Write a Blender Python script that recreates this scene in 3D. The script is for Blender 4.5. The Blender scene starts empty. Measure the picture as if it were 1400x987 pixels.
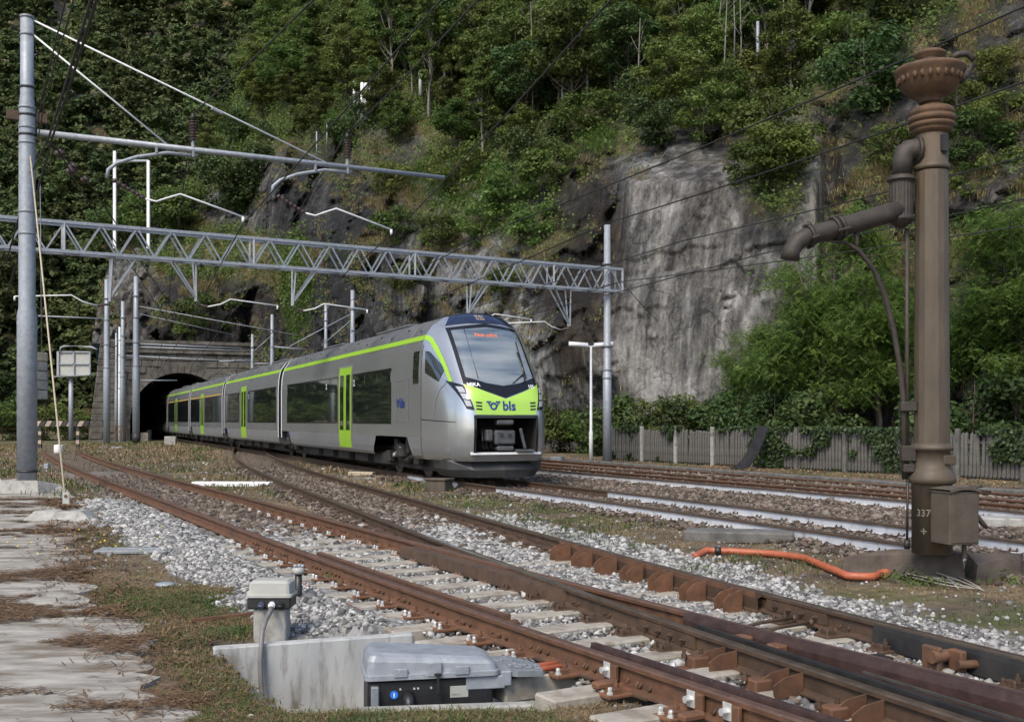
import bpy, math, random
import numpy as np
from mathutils import Vector, Matrix

random.seed(11)
RNG = np.random.default_rng(11)
S = bpy.context.scene
COL = S.collection

# ---------------------------------------------------------------- camera
F, HZ, CZ = 1450.0, 575.0, 1.75          # focal length and horizon row in photo pixels, eye height in metres
camd = bpy.data.cameras.new('camera'); cam = bpy.data.objects.new('camera', camd); COL.objects.link(cam)
camd.sensor_width = 36.0; camd.lens = 36.0 * F / 1400.0
camd.shift_y = (HZ - 493.5) / 1400.0
camd.clip_start = 0.1; camd.clip_end = 6000
cam.location = (0, 0, CZ); cam.rotation_euler = (math.radians(90), 0, 0)
S.camera = cam

# ---------------------------------------------------------------- sky, sun, exposure
TO_SUN = Vector((-0.30, -0.62, 0.78)).normalized()
W = bpy.data.worlds.new('World'); S.world = W; W.use_nodes = True
wn = W.node_tree.nodes; wl = W.node_tree.links
bg = wn['Background']; sky = wn.new('ShaderNodeTexSky'); sky.sky_type = 'NISHITA'; sky.sun_disc = False
sky.sun_elevation = math.asin(TO_SUN.z); sky.sun_rotation = math.atan2(TO_SUN.x, TO_SUN.y)
sky.air_density = 0.9; sky.dust_density = 1.6; sky.ozone_density = 0.6
wl.new(sky.outputs[0], bg.inputs[0]); bg.inputs[1].default_value = 0.11
sund = bpy.data.lights.new('sun', 'SUN'); sun = bpy.data.objects.new('sun', sund); COL.objects.link(sun)
sund.energy = 1.5; sund.angle = math.radians(20); sund.color = (1.0, 0.92, 0.79)
sun.rotation_euler = (-TO_SUN).to_track_quat('-Z', 'Y').to_euler()
S.view_settings.view_transform = 'Standard'; S.view_settings.look = 'None'
S.view_settings.gamma = 1.0; S.view_settings.use_curve_mapping = False
S.view_settings.exposure = 1.22
S.cycles.use_adaptive_sampling = True; S.cycles.adaptive_threshold = 0.02; S.cycles.adaptive_min_samples = 16
S.cycles.max_bounces = 5; S.cycles.diffuse_bounces = 3; S.cycles.glossy_bounces = 3; S.cycles.transmission_bounces = 3; S.cycles.transparent_max_bounces = 4

# ---------------------------------------------------------------- geometry helpers
def gz(Y):
    t = np.clip((np.asarray(Y, dtype=float) - 7.0) / 15.0, 0, 1)
    r = 0.12 * t * t * (3 - 2 * t)
    return r if r.ndim else float(r)

def gp(px, py, dz=0.0):
    """world point on the ground (plus dz) seen at a photo pixel"""
    Y = 15.0
    for _ in range(25):
        Y = F * (CZ - gz(Y) - dz) / (py - HZ)
    return Vector(((px - 700) / F * Y, Y, gz(Y) + dz))

def P(px, py, Y):
    return Vector(((px - 700) / F * Y, Y, CZ - (py - HZ) / F * Y))

def hash2(ix, iy, seed):
    h = (ix.astype(np.int64) * 374761393 + iy.astype(np.int64) * 668265263 + seed * 1442695041) & 0x7fffffff
    h = ((h ^ (h >> 13)) * 1274126177) & 0x7fffffff
    return ((h ^ (h >> 16)) & 0xffff) / 65535.0

def vnoise(x, y, seed=0):
    x = np.asarray(x, float); y = np.asarray(y, float)
    ix = np.floor(x); iy = np.floor(y); fx = x - ix; fy = y - iy
    fx = fx * fx * (3 - 2 * fx); fy = fy * fy * (3 - 2 * fy)
    a = hash2(ix, iy, seed); b = hash2(ix + 1, iy, seed); c = hash2(ix, iy + 1, seed); d = hash2(ix + 1, iy + 1, seed)
    return (a * (1 - fx) + b * fx) * (1 - fy) + (c * (1 - fx) + d * fx) * fy

def fbm(x, y, seed=0, oct=4):
    r = 0; a = 0.5; s = 1.0
    for k in range(oct):
        r = r + a * vnoise(np.asarray(x) * s, np.asarray(y) * s, seed + k * 17); a *= 0.5; s *= 2.03
    return r / (1 - 0.5 ** oct)

def sstep(a, b, x):
    t = np.clip((np.asarray(x, float) - a) / (b - a), 0, 1)
    return t * t * (3 - 2 * t)

ORG = {}
def tag(o, label=None, cat=None, group=None, kind=None):
    if label: o['label'] = label
    if cat: o['category'] = cat
    if group: o['group'] = group
    if kind: o['kind'] = kind
    return o

def root(name, label, cat, loc=(0, 0, 0), group=None):
    o = bpy.data.objects.new(name, None); COL.objects.link(o)
    o.empty_display_size = 0.2
    o.location = loc; ORG[o.name] = Vector(loc)
    return tag(o, label, cat, group)

def link_mesh(name, me, parent=None, loc=None):
    o = bpy.data.objects.new(name, me); COL.objects.link(o)
    if parent is not None:
        o.parent = parent
        ORG[o.name] = ORG.get(parent.name, Vector((0, 0, 0)))
    if loc is not None: o.location = loc
    return o

def copy_tree(o, parent=None):
    c = o.copy(); COL.objects.link(c)
    c.parent = parent
    for ch in o.children: copy_tree(ch, c)
    return c

class MB:
    def __init__(s): s.v = []; s.f = []; s.m = []; s.sm = []
    def add(s, vs, fs, mi=0, smooth=False):
        b = len(s.v); s.v.extend([tuple(v) for v in vs])
        for f in fs: s.f.append([i + b for i in f]); s.m.append(mi); s.sm.append(smooth)
        return s
    def box(s, c, size, rot=None, mi=0, taper=1.0):
        c = Vector(c); hx, hy, hz = size[0] / 2, size[1] / 2, size[2] / 2
        vs = []
        for z in (-1, 1):
            k = taper if z > 0 else 1.0
            for x, y in ((-1, -1), (1, -1), (1, 1), (-1, 1)):
                v = Vector((x * hx * k, y * hy * k, z * hz))
                if rot is not None: v = rot @ v
                vs.append(c + v)
        return s.add(vs, [(3, 2, 1, 0), (4, 5, 6, 7), (0, 1, 5, 4), (1, 2, 6, 5), (2, 3, 7, 6), (3, 0, 4, 7)], mi)
    def bbox(s, c, size, bev, rot=None, mi=0):
        """box with bevelled edges (chamfer)"""
        c = Vector(c); h = [a / 2 for a in size]; idx = {}; vs = []
        for sx in (-1, 1):
            for sy in (-1, 1):
                for sz in (-1, 1):
                    for ax in range(3):
                        p = [sx * (h[0] - bev), sy * (h[1] - bev), sz * (h[2] - bev)]
                        sg = (sx, sy, sz)
                        p[ax] = sg[ax] * h[ax]
                        v = Vector(p)
                        if rot is not None: v = rot @ v
                        idx[(sx, sy, sz, ax)] = len(vs); vs.append(c + v)
        fs = []
        for ax in range(3):
            a, b = [i for i in range(3) if i != ax]
            for sg in (-1, 1):
                q = []
                for (u, w) in ((-1, -1), (1, -1), (1, 1), (-1, 1)):
                    k = [0, 0, 0]; k[ax] = sg; k[a] = u; k[b] = w
                    q.append(idx[(k[0], k[1], k[2], ax)])
                fs.append(q if (sg > 0) == (ax != 1) else q[::-1])
        for ax in range(3):
            a, b = [i for i in range(3) if i != ax]
            for u in (-1, 1):
                for w in (-1, 1):
                    q = []
                    for (e, which) in ((-1, a), (1, a), (1, b), (-1, b)):
                        k = [0, 0, 0]; k[ax] = e; k[a] = u; k[b] = w
                        q.append(idx[(k[0], k[1], k[2], which)])
                    fs.append(q)
        for sx in (-1, 1):
            for sy in (-1, 1):
                for sz in (-1, 1):
                    fs.append([idx[(sx, sy, sz, 0)], idx[(sx, sy, sz, 1)], idx[(sx, sy, sz, 2)]])
        return s.add(vs, fs, mi)
    def tube(s, pts, r, n=8, mi=0, cap=True, smooth=True):
        pts = [Vector(p) for p in pts]; k = len(pts)
        rs = r if isinstance(r, (list, tuple)) else [r] * k
        vs = []; up = None
        for i, p in enumerate(pts):
            t = (pts[min(i + 1, k - 1)] - pts[max(i - 1, 0)])
            if t.length < 1e-9: t = Vector((0, 0, 1))
            t.normalize()
            if up is None:
                up = Vector((0, 0, 1)) if abs(t.z) < 0.9 else Vector((1, 0, 0))
            a = t.cross(up)
            if a.length < 1e-6: a = t.orthogonal()
            a.normalize(); b = t.cross(a).normalized(); up = -b if False else up
            for j in range(n):
                an = 2 * math.pi * j / n
                vs.append(p + (a * math.cos(an) + b * math.sin(an)) * rs[i])
        fs = [(i * n + j, i * n + (j + 1) % n, (i + 1) * n + (j + 1) % n, (i + 1) * n + j) for i in range(k - 1) for j in range(n)]
        base = len(s.v); s.add(vs, fs, mi, smooth)
        if cap:
            s.f.append([base + j for j in range(n)][::-1]); s.m.append(mi); s.sm.append(False)
            s.f.append([base + (k - 1) * n + j for j in range(n)]); s.m.append(mi); s.sm.append(False)
        return s
    def lathe(s, c, prof, n=16, mi=0, smooth=True, axis=None, flute=None):
        """prof = [(radius, height)]; axis = rotation matrix or None (z up)"""
        c = Vector(c); vs = []; k = len(prof)
        for i, (r, z) in enumerate(prof):
            for j in range(n):
                an = 2 * math.pi * j / n
                rr = r * (1 + (flute(i, j) if flute else 0))
                v = Vector((rr * math.cos(an), rr * math.sin(an), z))
                if axis is not None: v = axis @ v
                vs.append(c + v)
        fs = [(i * n + j, i * n + (j + 1) % n, (i + 1) * n + (j + 1) % n, (i + 1) * n + j) for i in range(k - 1) for j in range(n)]
        base = len(s.v); s.add(vs, fs, mi, smooth)
        for i, fl in ((0, True), (k - 1, False)):
            if prof[i][0] > 1e-4:
                q = [base + i * n + j for j in range(n)]
                s.f.append(q[::-1] if fl else q); s.m.append(mi); s.sm.append(False)
        return s
    def sweep(s, prof, pts, mats=None, smooth=False, up=(0, 0, 1), scale=None):
        """closed profile [(lateral right, up)] swept along a mostly level path; mats(edge, seg)->slot"""
        pts = [Vector(p) for p in pts]; k = len(pts); n = len(prof); vs = []
        for i, p in enumerate(pts):
            t = pts[min(i + 1, k - 1)] - pts[max(i - 1, 0)]; t.z = 0; t.normalize()
            r = Vector((t.y, -t.x, 0)); sc = scale[i] if scale else 1.0
            for (u, w) in prof: vs.append(p + r * u * sc + Vector((0, 0, w)))
        base = len(s.v); s.v.extend([tuple(v) for v in vs])
        for i in range(k - 1):
            for j in range(n):
                s.f.append([base + i * n + j, base + i * n + (j + 1) % n, base + (i + 1) * n + (j + 1) % n, base + (i + 1) * n + j])
                s.m.append(mats(j, i) if mats else 0); s.sm.append(smooth)
        s.f.append([base + j for j in range(n)][::-1]); s.m.append(0); s.sm.append(False)
        s.f.append([base + (k - 1) * n + j for j in range(n)]); s.m.append(0); s.sm.append(False)
        return s
    def grid(s, rows, mi=0, smooth=True, flip=False):
        h = len(rows); w = len(rows[0]); vs = [p for r in rows for p in r]
        fs = []
        for i in range(h - 1):
            for j in range(w - 1):
                q = [i * w + j, i * w + j + 1, (i + 1) * w + j + 1, (i + 1) * w + j]
                fs.append(q[::-1] if flip else q)
        return s.add(vs, fs, mi, smooth)
    def mesh(s, name, mats, org=None):
        me = bpy.data.meshes.new(name)
        vs = s.v
        if org is not None and org.length > 0: vs = [(a - org.x, b - org.y, c - org.z) for a, b, c in vs]
        me.from_pydata(vs, [], s.f)
        if not isinstance(mats, (list, tuple)): mats = [mats]
        for m in mats: me.materials.append(m)
        me.polygons.foreach_set('material_index', s.m)
        me.polygons.foreach_set('use_smooth', s.sm)
        me.update()
        return me
    def build(s, name, mats, parent=None, loc=None):
        org = ORG.get(parent.name) if parent is not None else (Vector(loc) if loc is not None else None)
        me = s.mesh(name, mats, org)
        o = link_mesh(name, me, parent, loc if parent is None else None)
        if parent is None and loc is not None: ORG[o.name] = Vector(loc)
        return o

def np_mesh(name, V, Fc, mat, smooth=False):
    """V (n,3), Fc (m,k) constant polygon size"""
    me = bpy.data.meshes.new(name); m, k = Fc.shape
    me.vertices.add(len(V)); me.vertices.foreach_set('co', np.ascontiguousarray(V, dtype=np.float32).ravel())
    me.loops.add(m * k); me.loops.foreach_set('vertex_index', np.ascontiguousarray(Fc, dtype=np.int32).ravel())
    me.polygons.add(m); me.polygons.foreach_set('loop_start', np.arange(0, m * k, k, dtype=np.int32))
    me.polygons.foreach_set('loop_total', np.full(m, k, dtype=np.int32))
    if smooth: me.polygons.foreach_set('use_smooth', np.ones(m, dtype=bool))
    me.materials.append(mat); me.update(calc_edges=True); me.validate()
    return me

def rotz(a): return Matrix.Rotation(a, 3, 'Z')
def frame(xdir, zdir=Vector((0, 0, 1))):
    x = Vector(xdir).normalized(); y = Vector(zdir).cross(x).normalized(); z = x.cross(y)
    return Matrix((x, y, z)).transposed()

# ---------------------------------------------------------------- materials
def nd(nt, t, **kw):
    n = nt.nodes.new(t)
    for k, v in kw.items():
        if k.startswith('i_'): n.inputs[k[2:].replace('_', ' ')].default_value = v
        else: setattr(n, k, v)
    return n

def c4(c): return (c[0], c[1], c[2], 1.0)

def newmat(name):
    m = bpy.data.materials.new(name); m.use_nodes = True
    return m, m.node_tree, m.node_tree.nodes['Principled BSDF']

def ramp(nt, fac, stops, interp='LINEAR'):
    r = nt.nodes.new('ShaderNodeValToRGB'); r.color_ramp.interpolation = interp
    e = r.color_ramp.elements
    while len(e) < len(stops): e.new(0.5)
    for i, (p, c) in enumerate(stops): e[i].position = p; e[i].color = c4(c) if len(c) == 3 else c
    nt.links.new(fac, r.inputs[0]); return r.outputs[0]

def tex(nt, scale, detail=5, rough=0.6, stretch=(1, 1, 1), src='Object', rot=(0, 0, 0)):
    tc = nt.nodes.new('ShaderNodeTexCoord'); mp = nt.nodes.new('ShaderNodeMapping')
    mp.inputs['Scale'].default_value = stretch; mp.inputs['Rotation'].default_value = rot
    nt.links.new(tc.outputs[src], mp.inputs[0])
    n = nd(nt, 'ShaderNodeTexNoise'); n.inputs['Scale'].default_value = scale
    n.inputs['Detail'].default_value = detail; n.inputs['Roughness'].default_value = rough
    nt.links.new(mp.outputs[0], n.inputs['Vector']); return n.outputs['Fac']

def mixc(nt, fac, a, b, mode='MIX'):
    m = nt.nodes.new('ShaderNodeMix'); m.data_type = 'RGBA'; m.blend_type = mode
    for s, v in ((m.inputs[0], fac), (m.inputs[6], a), (m.inputs[7], b)):
        if hasattr(v, 'links') or hasattr(v, 'is_linked'): nt.links.new(v, s)
        else: s.default_value = c4(v) if isinstance(v, (tuple, list)) else v
    return m.outputs[2]

def bump(nt, bs, height, strength=0.4, dist=0.02):
    b = nt.nodes.new('ShaderNodeBump'); b.inputs['Strength'].default_value = strength; b.inputs['Distance'].default_value = dist
    nt.links.new(height, b.inputs['Height']); nt.links.new(b.outputs[0], bs.inputs['Normal'])

def pm(name, c1, c2=None, scale=6, rough=0.6, metal=0.0, bmp=0.0, bscale=40, stretch=(1, 1, 1), spec=0.5, lo=0.35, hi=0.65, c3=None, s3=3, lo3=0.55, hi3=0.7, bdist=0.01):
    m, nt, bs = newmat(name)
    bs.inputs['Roughness'].default_value = rough; bs.inputs['Metallic'].default_value = metal
    bs.inputs['Specular IOR Level'].default_value = spec
    if c2 is None: bs.inputs['Base Color'].default_value = c4(c1)
    else:
        o = ramp(nt, tex(nt, scale, 6, 0.65, stretch), [(lo, c1), (hi, c2)])
        if c3 is not None:
            k = ramp(nt, tex(nt, s3, 5, 0.6, stretch, rot=(0.3, 0.2, 0.5)), [(lo3, (0, 0, 0)), (hi3, (1, 1, 1))])
            o = mixc(nt, k, o, c3)
        nt.links.new(o, bs.inputs['Base Color'])
    if bmp: bump(nt, bs, tex(nt, bscale, 6, 0.6, stretch), bmp, bdist)
    return m

def island_mat(name, stops, rough=0.7, transl=0.0, objvar=0.0, noise=0.0, spec=0.3, nscale=0.5):
    """colour varies per loose piece (leaf, stone, blade), optionally per object"""
    m, nt, bs = newmat(name)
    g = nt.nodes.new('ShaderNodeNewGeometry'); fac = g.outputs['Random Per Island']
    if noise:
        t = tex(nt, nscale, 3, 0.6); mm = nd(nt, 'ShaderNodeMath', operation='MULTIPLY_ADD'); nt.links.new(t, mm.inputs[0])
        mm.inputs[1].default_value = noise; mm2 = nd(nt, 'ShaderNodeMath', operation='MULTIPLY'); nt.links.new(fac, mm2.inputs[0]); mm2.inputs[1].default_value = 1 - noise
        nt.links.new(mm2.outputs[0], mm.inputs[2]); fac = mm.outputs[0]
    col = ramp(nt, fac, stops)
    if objvar:
        oi = nt.nodes.new('ShaderNodeObjectInfo'); hs = nt.nodes.new('ShaderNodeHueSaturation')
        a = nd(nt, 'ShaderNodeMapRange'); nt.links.new(oi.outputs['Random'], a.inputs[0])
        a.inputs[3].default_value = 0.5 - 0.035 * objvar; a.inputs[4].default_value = 0.5 + 0.02 * objvar
        nt.links.new(a.outputs[0], hs.inputs['Hue'])
        q = nd(nt, 'ShaderNodeMath', operation='MULTIPLY'); nt.links.new(oi.outputs['Random'], q.inputs[0]); q.inputs[1].default_value = 7.31
        fr = nd(nt, 'ShaderNodeMath', operation='FRACT'); nt.links.new(q.outputs[0], fr.inputs[0])
        b = nd(nt, 'ShaderNodeMapRange'); nt.links.new(fr.outputs[0], b.inputs[0]); b.inputs[3].default_value = 1 - 0.3 * objvar; b.inputs[4].default_value = 1 + 0.3 * objvar
        nt.links.new(b.outputs[0], hs.inputs['Value']); hs.inputs['Saturation'].default_value = 1.0
        nt.links.new(col, hs.inputs['Color']); col = hs.outputs[0]
    nt.links.new(col, bs.inputs['Base Color']); bs.inputs['Roughness'].default_value = rough
    bs.inputs['Specular IOR Level'].default_value = spec
    if transl:
        tr = nt.nodes.new('ShaderNodeBsdfTranslucent'); nt.links.new(col, tr.inputs[0])
        mx = nt.nodes.new('ShaderNodeMixShader'); mx.inputs[0].default_value = transl
        nt.links.new(bs.outputs[0], mx.inputs[1]); nt.links.new(tr.outputs[0], mx.inputs[2])
        nt.links.new(mx.outputs[0], nt.nodes['Material Output'].inputs[0])
    return m

M = {}
M['galv'] = pm('galvanised_steel', (0.225, 0.245, 0.27), (0.31, 0.33, 0.355), 9, 0.55, 0.3, 0.1, 60, c3=(0.42, 0.44, 0.45), s3=14, lo3=0.6, hi3=0.75)
M['galv_dark'] = pm('weathered_galvanised', (0.17, 0.185, 0.195), (0.25, 0.265, 0.275), 12, 0.55, 0.3)
M['iron'] = pm('dark_iron', (0.025, 0.024, 0.024), (0.05, 0.046, 0.042), 12, 0.55, 0.3)
M['wire'] = pm('dark_wire', (0.018, 0.018, 0.018), None, rough=0.6)
M['ceramic'] = pm('brown_ceramic', (0.055, 0.035, 0.03), None, rough=0.25)
M['white_paint'] = pm('white_paint', (0.62, 0.63, 0.63), (0.75, 0.75, 0.74), 8, 0.5)
M['rail_white'] = pm('white_railpaint', (0.36, 0.37, 0.40), (0.47, 0.475, 0.495), 3, 0.7, c3=(0.22, 0.20, 0.18), s3=6, lo3=0.56, hi3=0.72)
M['rust'] = pm('rail_rust', (0.078, 0.038, 0.020), (0.145, 0.068, 0.034), 7, 0.75, 0.1, 0.25, 70, c3=(0.07, 0.045, 0.034), s3=3)
M['rust_head'] = pm('rail_head_rust', (0.095, 0.055, 0.040), (0.15, 0.088, 0.062), 10, 0.5, 0.35, 0.1, 90, c3=(0.17, 0.125, 0.10), s3=16, lo3=0.6, hi3=0.75)
M['rust_dark'] = pm('rail_rust_dark', (0.055, 0.034, 0.022), (0.10, 0.06, 0.036), 7, 0.7, 0.2, 0.2, 70)
M['head_dark'] = pm('rail_head_worn', (0.085, 0.062, 0.045), (0.15, 0.11, 0.075), 8, 0.38, 0.55, stretch=(1, 1, 1))
M['head_shine'] = pm('rail_head_polished', (0.22, 0.21, 0.19), (0.33, 0.32, 0.30), 5, 0.28, 0.8)
M['rust_orange'] = pm('orange_rust', (0.085, 0.040, 0.020), (0.16, 0.072, 0.034), 9, 0.8, 0.0, 0.3, 60)
M['blade_black'] = pm('switch_blade_steel', (0.022, 0.021, 0.021), (0.045, 0.04, 0.036), 6, 0.5, 0.4)
M['blade_purple'] = pm('switch_blade_brown', (0.045, 0.026, 0.024), (0.085, 0.050, 0.042), 10, 0.5, 0.35, c3=(0.2, 0.17, 0.16), s3=30, lo3=0.68, hi3=0.75)
M['concrete'] = pm('concrete', (0.24, 0.232, 0.21), (0.36, 0.35, 0.32), 7, 0.85, 0, 0.3, 60, c3=(0.15, 0.14, 0.12), s3=4)
M['sleeper'] = pm('sleeper_concrete', (0.235, 0.21, 0.17), (0.36, 0.33, 0.275), 6, 0.85, 0, 0.25, 60, c3=(0.16, 0.125, 0.09), s3=5, lo3=0.50, hi3=0.70)
M['wood_sleeper'] = pm('sleeper_oldwood', (0.10, 0.088, 0.075), (0.22, 0.20, 0.175), 5, 0.9, 0, 0.5, 30, stretch=(1, 6, 1))
M['conc_stain'] = pm('stained_concrete', (0.29, 0.295, 0.29), (0.40, 0.40, 0.385), 4, 0.85, 0, 0.25, 50, c3=(0.14, 0.125, 0.10), s3=9, lo3=0.52, hi3=0.72, stretch=(1, 1, 0.25))
M['black_plastic'] = pm('black_plastic', (0.012, 0.012, 0.013), (0.02, 0.02, 0.021), 10, 0.45)
M['lid_grey'] = pm('grey_plastic_lid', (0.30, 0.30, 0.272), (0.37, 0.37, 0.335), 5, 0.5)
M['bolt_bright'] = pm('bright_bolt', (0.50, 0.50, 0.48), (0.66, 0.65, 0.62), 20, 0.4, 0.5)
M['orange'] = pm('orange_pipe', (0.30, 0.075, 0.035), (0.40, 0.115, 0.05), 8, 0.5)
M['crane_iron'] = pm('crane_brown_paint', (0.060, 0.046, 0.032), (0.100, 0.077, 0.052), 5, 0.6, 0.15, 0.2, 50, stretch=(1, 1, 0.3), c3=(0.090, 0.060, 0.030), s3=3, lo3=0.52, hi3=0.72)
M['crane_rust'] = pm('crane_rusty_top', (0.070, 0.038, 0.020), (0.120, 0.064, 0.030), 7, 0.75, 0, 0.3, 60, c3=(0.045, 0.034, 0.027), s3=6)
M['crane_dark'] = pm('crane_dark_iron', (0.026, 0.021, 0.017), (0.052, 0.040, 0.030), 8, 0.65, 0.1, 0.2, 60)
M['plinth'] = pm('dark_plinth', (0.045, 0.034, 0.028), (0.10, 0.078, 0.062), 4, 0.9, 0, 0.5, 30)
M['box_brown'] = pm('cabinet_paint', (0.062, 0.050, 0.038), (0.090, 0.074, 0.056), 5, 0.75, 0.0, 0.1, 60, spec=0.3)
M['chalk'] = pm('chalk_white', (0.15, 0.132, 0.105), None, rough=0.9)
M['picket'] = pm('concrete_picket', (0.065, 0.062, 0.056), (0.145, 0.138, 0.126), 4, 0.9, 0, 0.3, 40)
M['stone'] = pm('portal_stone', (0.055, 0.049, 0.041), (0.145, 0.132, 0.112), 1.2, 0.9, 0, 0.5, 12, c3=(0.22, 0.205, 0.18), s3=0.7, lo3=0.6, hi3=0.75)
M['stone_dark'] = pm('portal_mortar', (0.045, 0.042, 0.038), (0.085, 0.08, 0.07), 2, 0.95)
M['bark'] = pm('bark', (0.05, 0.04, 0.03), (0.11, 0.09, 0.07), 4, 0.9, 0, 0.4, 15, stretch=(1, 1, 0.2))
M['bark_pale'] = pm('pale_bark', (0.12, 0.105, 0.085), (0.21, 0.195, 0.165), 5, 0.85, stretch=(1, 1, 0.3))
M['yellow_rod'] = pm('stay_rod_paint', (0.36, 0.30, 0.21), (0.44, 0.38, 0.27), 8, 0.6)
# ---------------------------------------------------------------- track lines (world x as a function of y)
def hermite(pts):
    ys = np.array([p[0] for p in pts], float); xs = np.array([p[1] for p in pts], float)
    d = np.gradient(xs, ys)
    def f(y):
        y = np.asarray(y, float); i = np.clip(np.searchsorted(ys, y) - 1, 0, len(ys) - 2)
        h = ys[i + 1] - ys[i]; t = np.clip((y - ys[i]) / h, 0, 1)
        r = (2 * t**3 - 3 * t**2 + 1) * xs[i] + (t**3 - 2 * t**2 + t) * h * d[i] + (-2 * t**3 + 3 * t**2) * xs[i + 1] + (t**3 - t**2) * h * d[i + 1]
        r = np.where(y < ys[0], xs[0] + d[0] * (y - ys[0]), r); r = np.where(y > ys[-1], xs[-1] + d[-1] * (y - ys[-1]), r)
        return r if r.ndim else float(r)
    return f

C1 = lambda y: 0.0013 * np.asarray(y, float)**2 - 0.603 * np.asarray(y, float) + 5.70
C2 = lambda y: 0.0020 * np.asarray(y, float)**2 - 0.462 * np.asarray(y, float) + 5.715
C3 = hermite([(4, 10.45), (9, 7.85), (14, 5.27), (20, 2.12), (24.9, -0.284), (34, -4.11), (43.5, -8.10), (58.26, -14.42), (72.96, -20.72), (87.65, -27.0), (110, -36.6)])
C4 = hermite([(4, 15.9), (20, 7.67), (30, 2.53), (45, -4.0), (60, -10.4), (87, -22.0), (110, -31.9)])
C5 = hermite([(4, 18.75), (20, 10.75), (30, 5.75), (45, -1.0), (55, -5.0)])

def dX(Cf, y): return (float(Cf(y + 0.05)) - float(Cf(y - 0.05))) / 0.1
def off(Cf, y, o):
    """point o metres to the right of a track's centre line at y"""
    k = dX(Cf, y); L = math.hypot(1, k)
    return Vector((float(Cf(y)) + o / L, y - o * k / L, 0))
def line_pts(Cf, o, y0, y1, step, dz=0.0):
    n = max(2, int(abs(y1 - y0) / step)); out = []
    for i in range(n + 1):
        p = off(Cf, y0 + (y1 - y0) * i / n, o); p.z = gz(p.y) + dz; out.append(p)
    return out
def lat(Cf, x, y):
    """signed distance right of a centre line (vectorised)"""
    k = (Cf(y + 0.05) - Cf(y - 0.05)) / 0.1
    return (x - Cf(y)) / np.sqrt(1 + k * k)

PATH_EDGE = hermite([(3, -0.65), (6.4, -1.95), (8.3, -2.85), (11.2, -4.45), (17.3, -7.1), (24, -10.0), (40, -18)])
PIT = [gp(285, 880), gp(392, 966), gp(760, 966), gp(800, 920), gp(566, 862)]
PIT_XY = np.array([(p.x, p.y) for p in PIT])

def inside(poly, x, y):
    r = np.zeros(np.shape(x), bool); n = len(poly)
    for i in range(n):
        x1, y1 = poly[i]; x2, y2 = poly[(i + 1) % n]
        c = ((y1 > y) != (y2 > y)) & (x < (x2 - x1) * (y - y1) / (y2 - y1 + 1e-12) + x1)
        r ^= c
    return r

def zones(x, y):
    """soft masks of what covers the ground: white ballast, brown ballast, greenness, bare path"""
    x = np.asarray(x, float); y = np.asarray(y, float)
    l1 = lat(C1, x, y); l2 = lat(C2, x, y); l3 = lat(C3, x, y); l4 = lat(C4, x, y); l5 = lat(C5, x, y)
    n1 = fbm(x * 1.3, y * 1.3, 3) - 0.5; n2 = fbm(x * 0.5, y * 0.5, 9) - 0.5; n3 = fbm(x * 3, y * 3, 21) - 0.5
    wob = n1 * 0.9 + n3 * 0.3
    a = sstep(-2.25, -1.95, l1 + wob * 0.7) * (1 - sstep(-0.72, -0.62, l1)) * (1 - sstep(20, 22.5, y + n2 * 4))
    b = sstep(-0.8, -0.7, l1) * (1 - sstep(0.75, 1.1, l1 + wob * 0.3)) * (1 - sstep(13.5, 17, y + n2 * 5))
    c = sstep(-0.95, -0.8, l2) * (1 - sstep(0.7, 0.8, l2)) * (1 - sstep(14.5, 19, y + n2 * 5))
    d = sstep(0.65, 0.75, l2) * (1 - sstep(1.5, 2.3, l2 + wob * 1.2)) * (1 - sstep(15, 19, y + n2 * 5)) * sstep(-0.32, 0.1, n2 + 0.15)
    a = a * (1 - (1 - sstep(6.7, 7.1, y)) * (l1 < -0.8))
    white = np.clip(np.maximum.reduce([a, b, c, d]), 0, 1)
    e = (1 - sstep(0.9, 1.5, np.abs(l3) + wob * 0.3)); f2 = (1 - sstep(1.2, 2.0, np.abs(l4) + wob * 0.4)); g5 = (1 - sstep(0.8, 1.2, np.abs(l5)))
    brown = np.clip(np.maximum.reduce([e, f2, g5 * 0.8, (1 - sstep(0.8, 1.2, np.abs(l1) + wob * 0.4)), (1 - sstep(0.8, 1.3, np.abs(l2) + wob * 0.4)),
                                       sstep(0, 1, l3) * (1 - sstep(-1, 0, l4))]), 0, 1) * (1 - white)
    path = (1 - sstep(-0.10, 0.14, x - PATH_EDGE(y) + (n1 + n3) * 0.5)) * sstep(-6.0, -5.0, x - PATH_EDGE(y)) * (1 - sstep(22, 24, y + n1))
    path = np.clip(path, 0, 1)
    green = np.clip(sstep(-0.02, 0.16, n2 + n1 * 0.4) * (1 - white) * (1 - brown * 0.85) * (1 - path), 0, 1)
    return white, brown, green, path

# ---------------------------------------------------------------- ground sheet
def axis_steps(fine0, fine1, step, far_lo, far_hi):
    a = list(np.arange(fine0, fine1 + 1e-6, step)); s = step; v = fine1
    while v < far_hi: s *= 1.16; v += s; a.append(v)
    s = step; v = fine0; lo = []
    while v > far_lo: s *= 1.22; v -= s; lo.append(v)
    return np.array(lo[::-1] + a)

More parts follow.
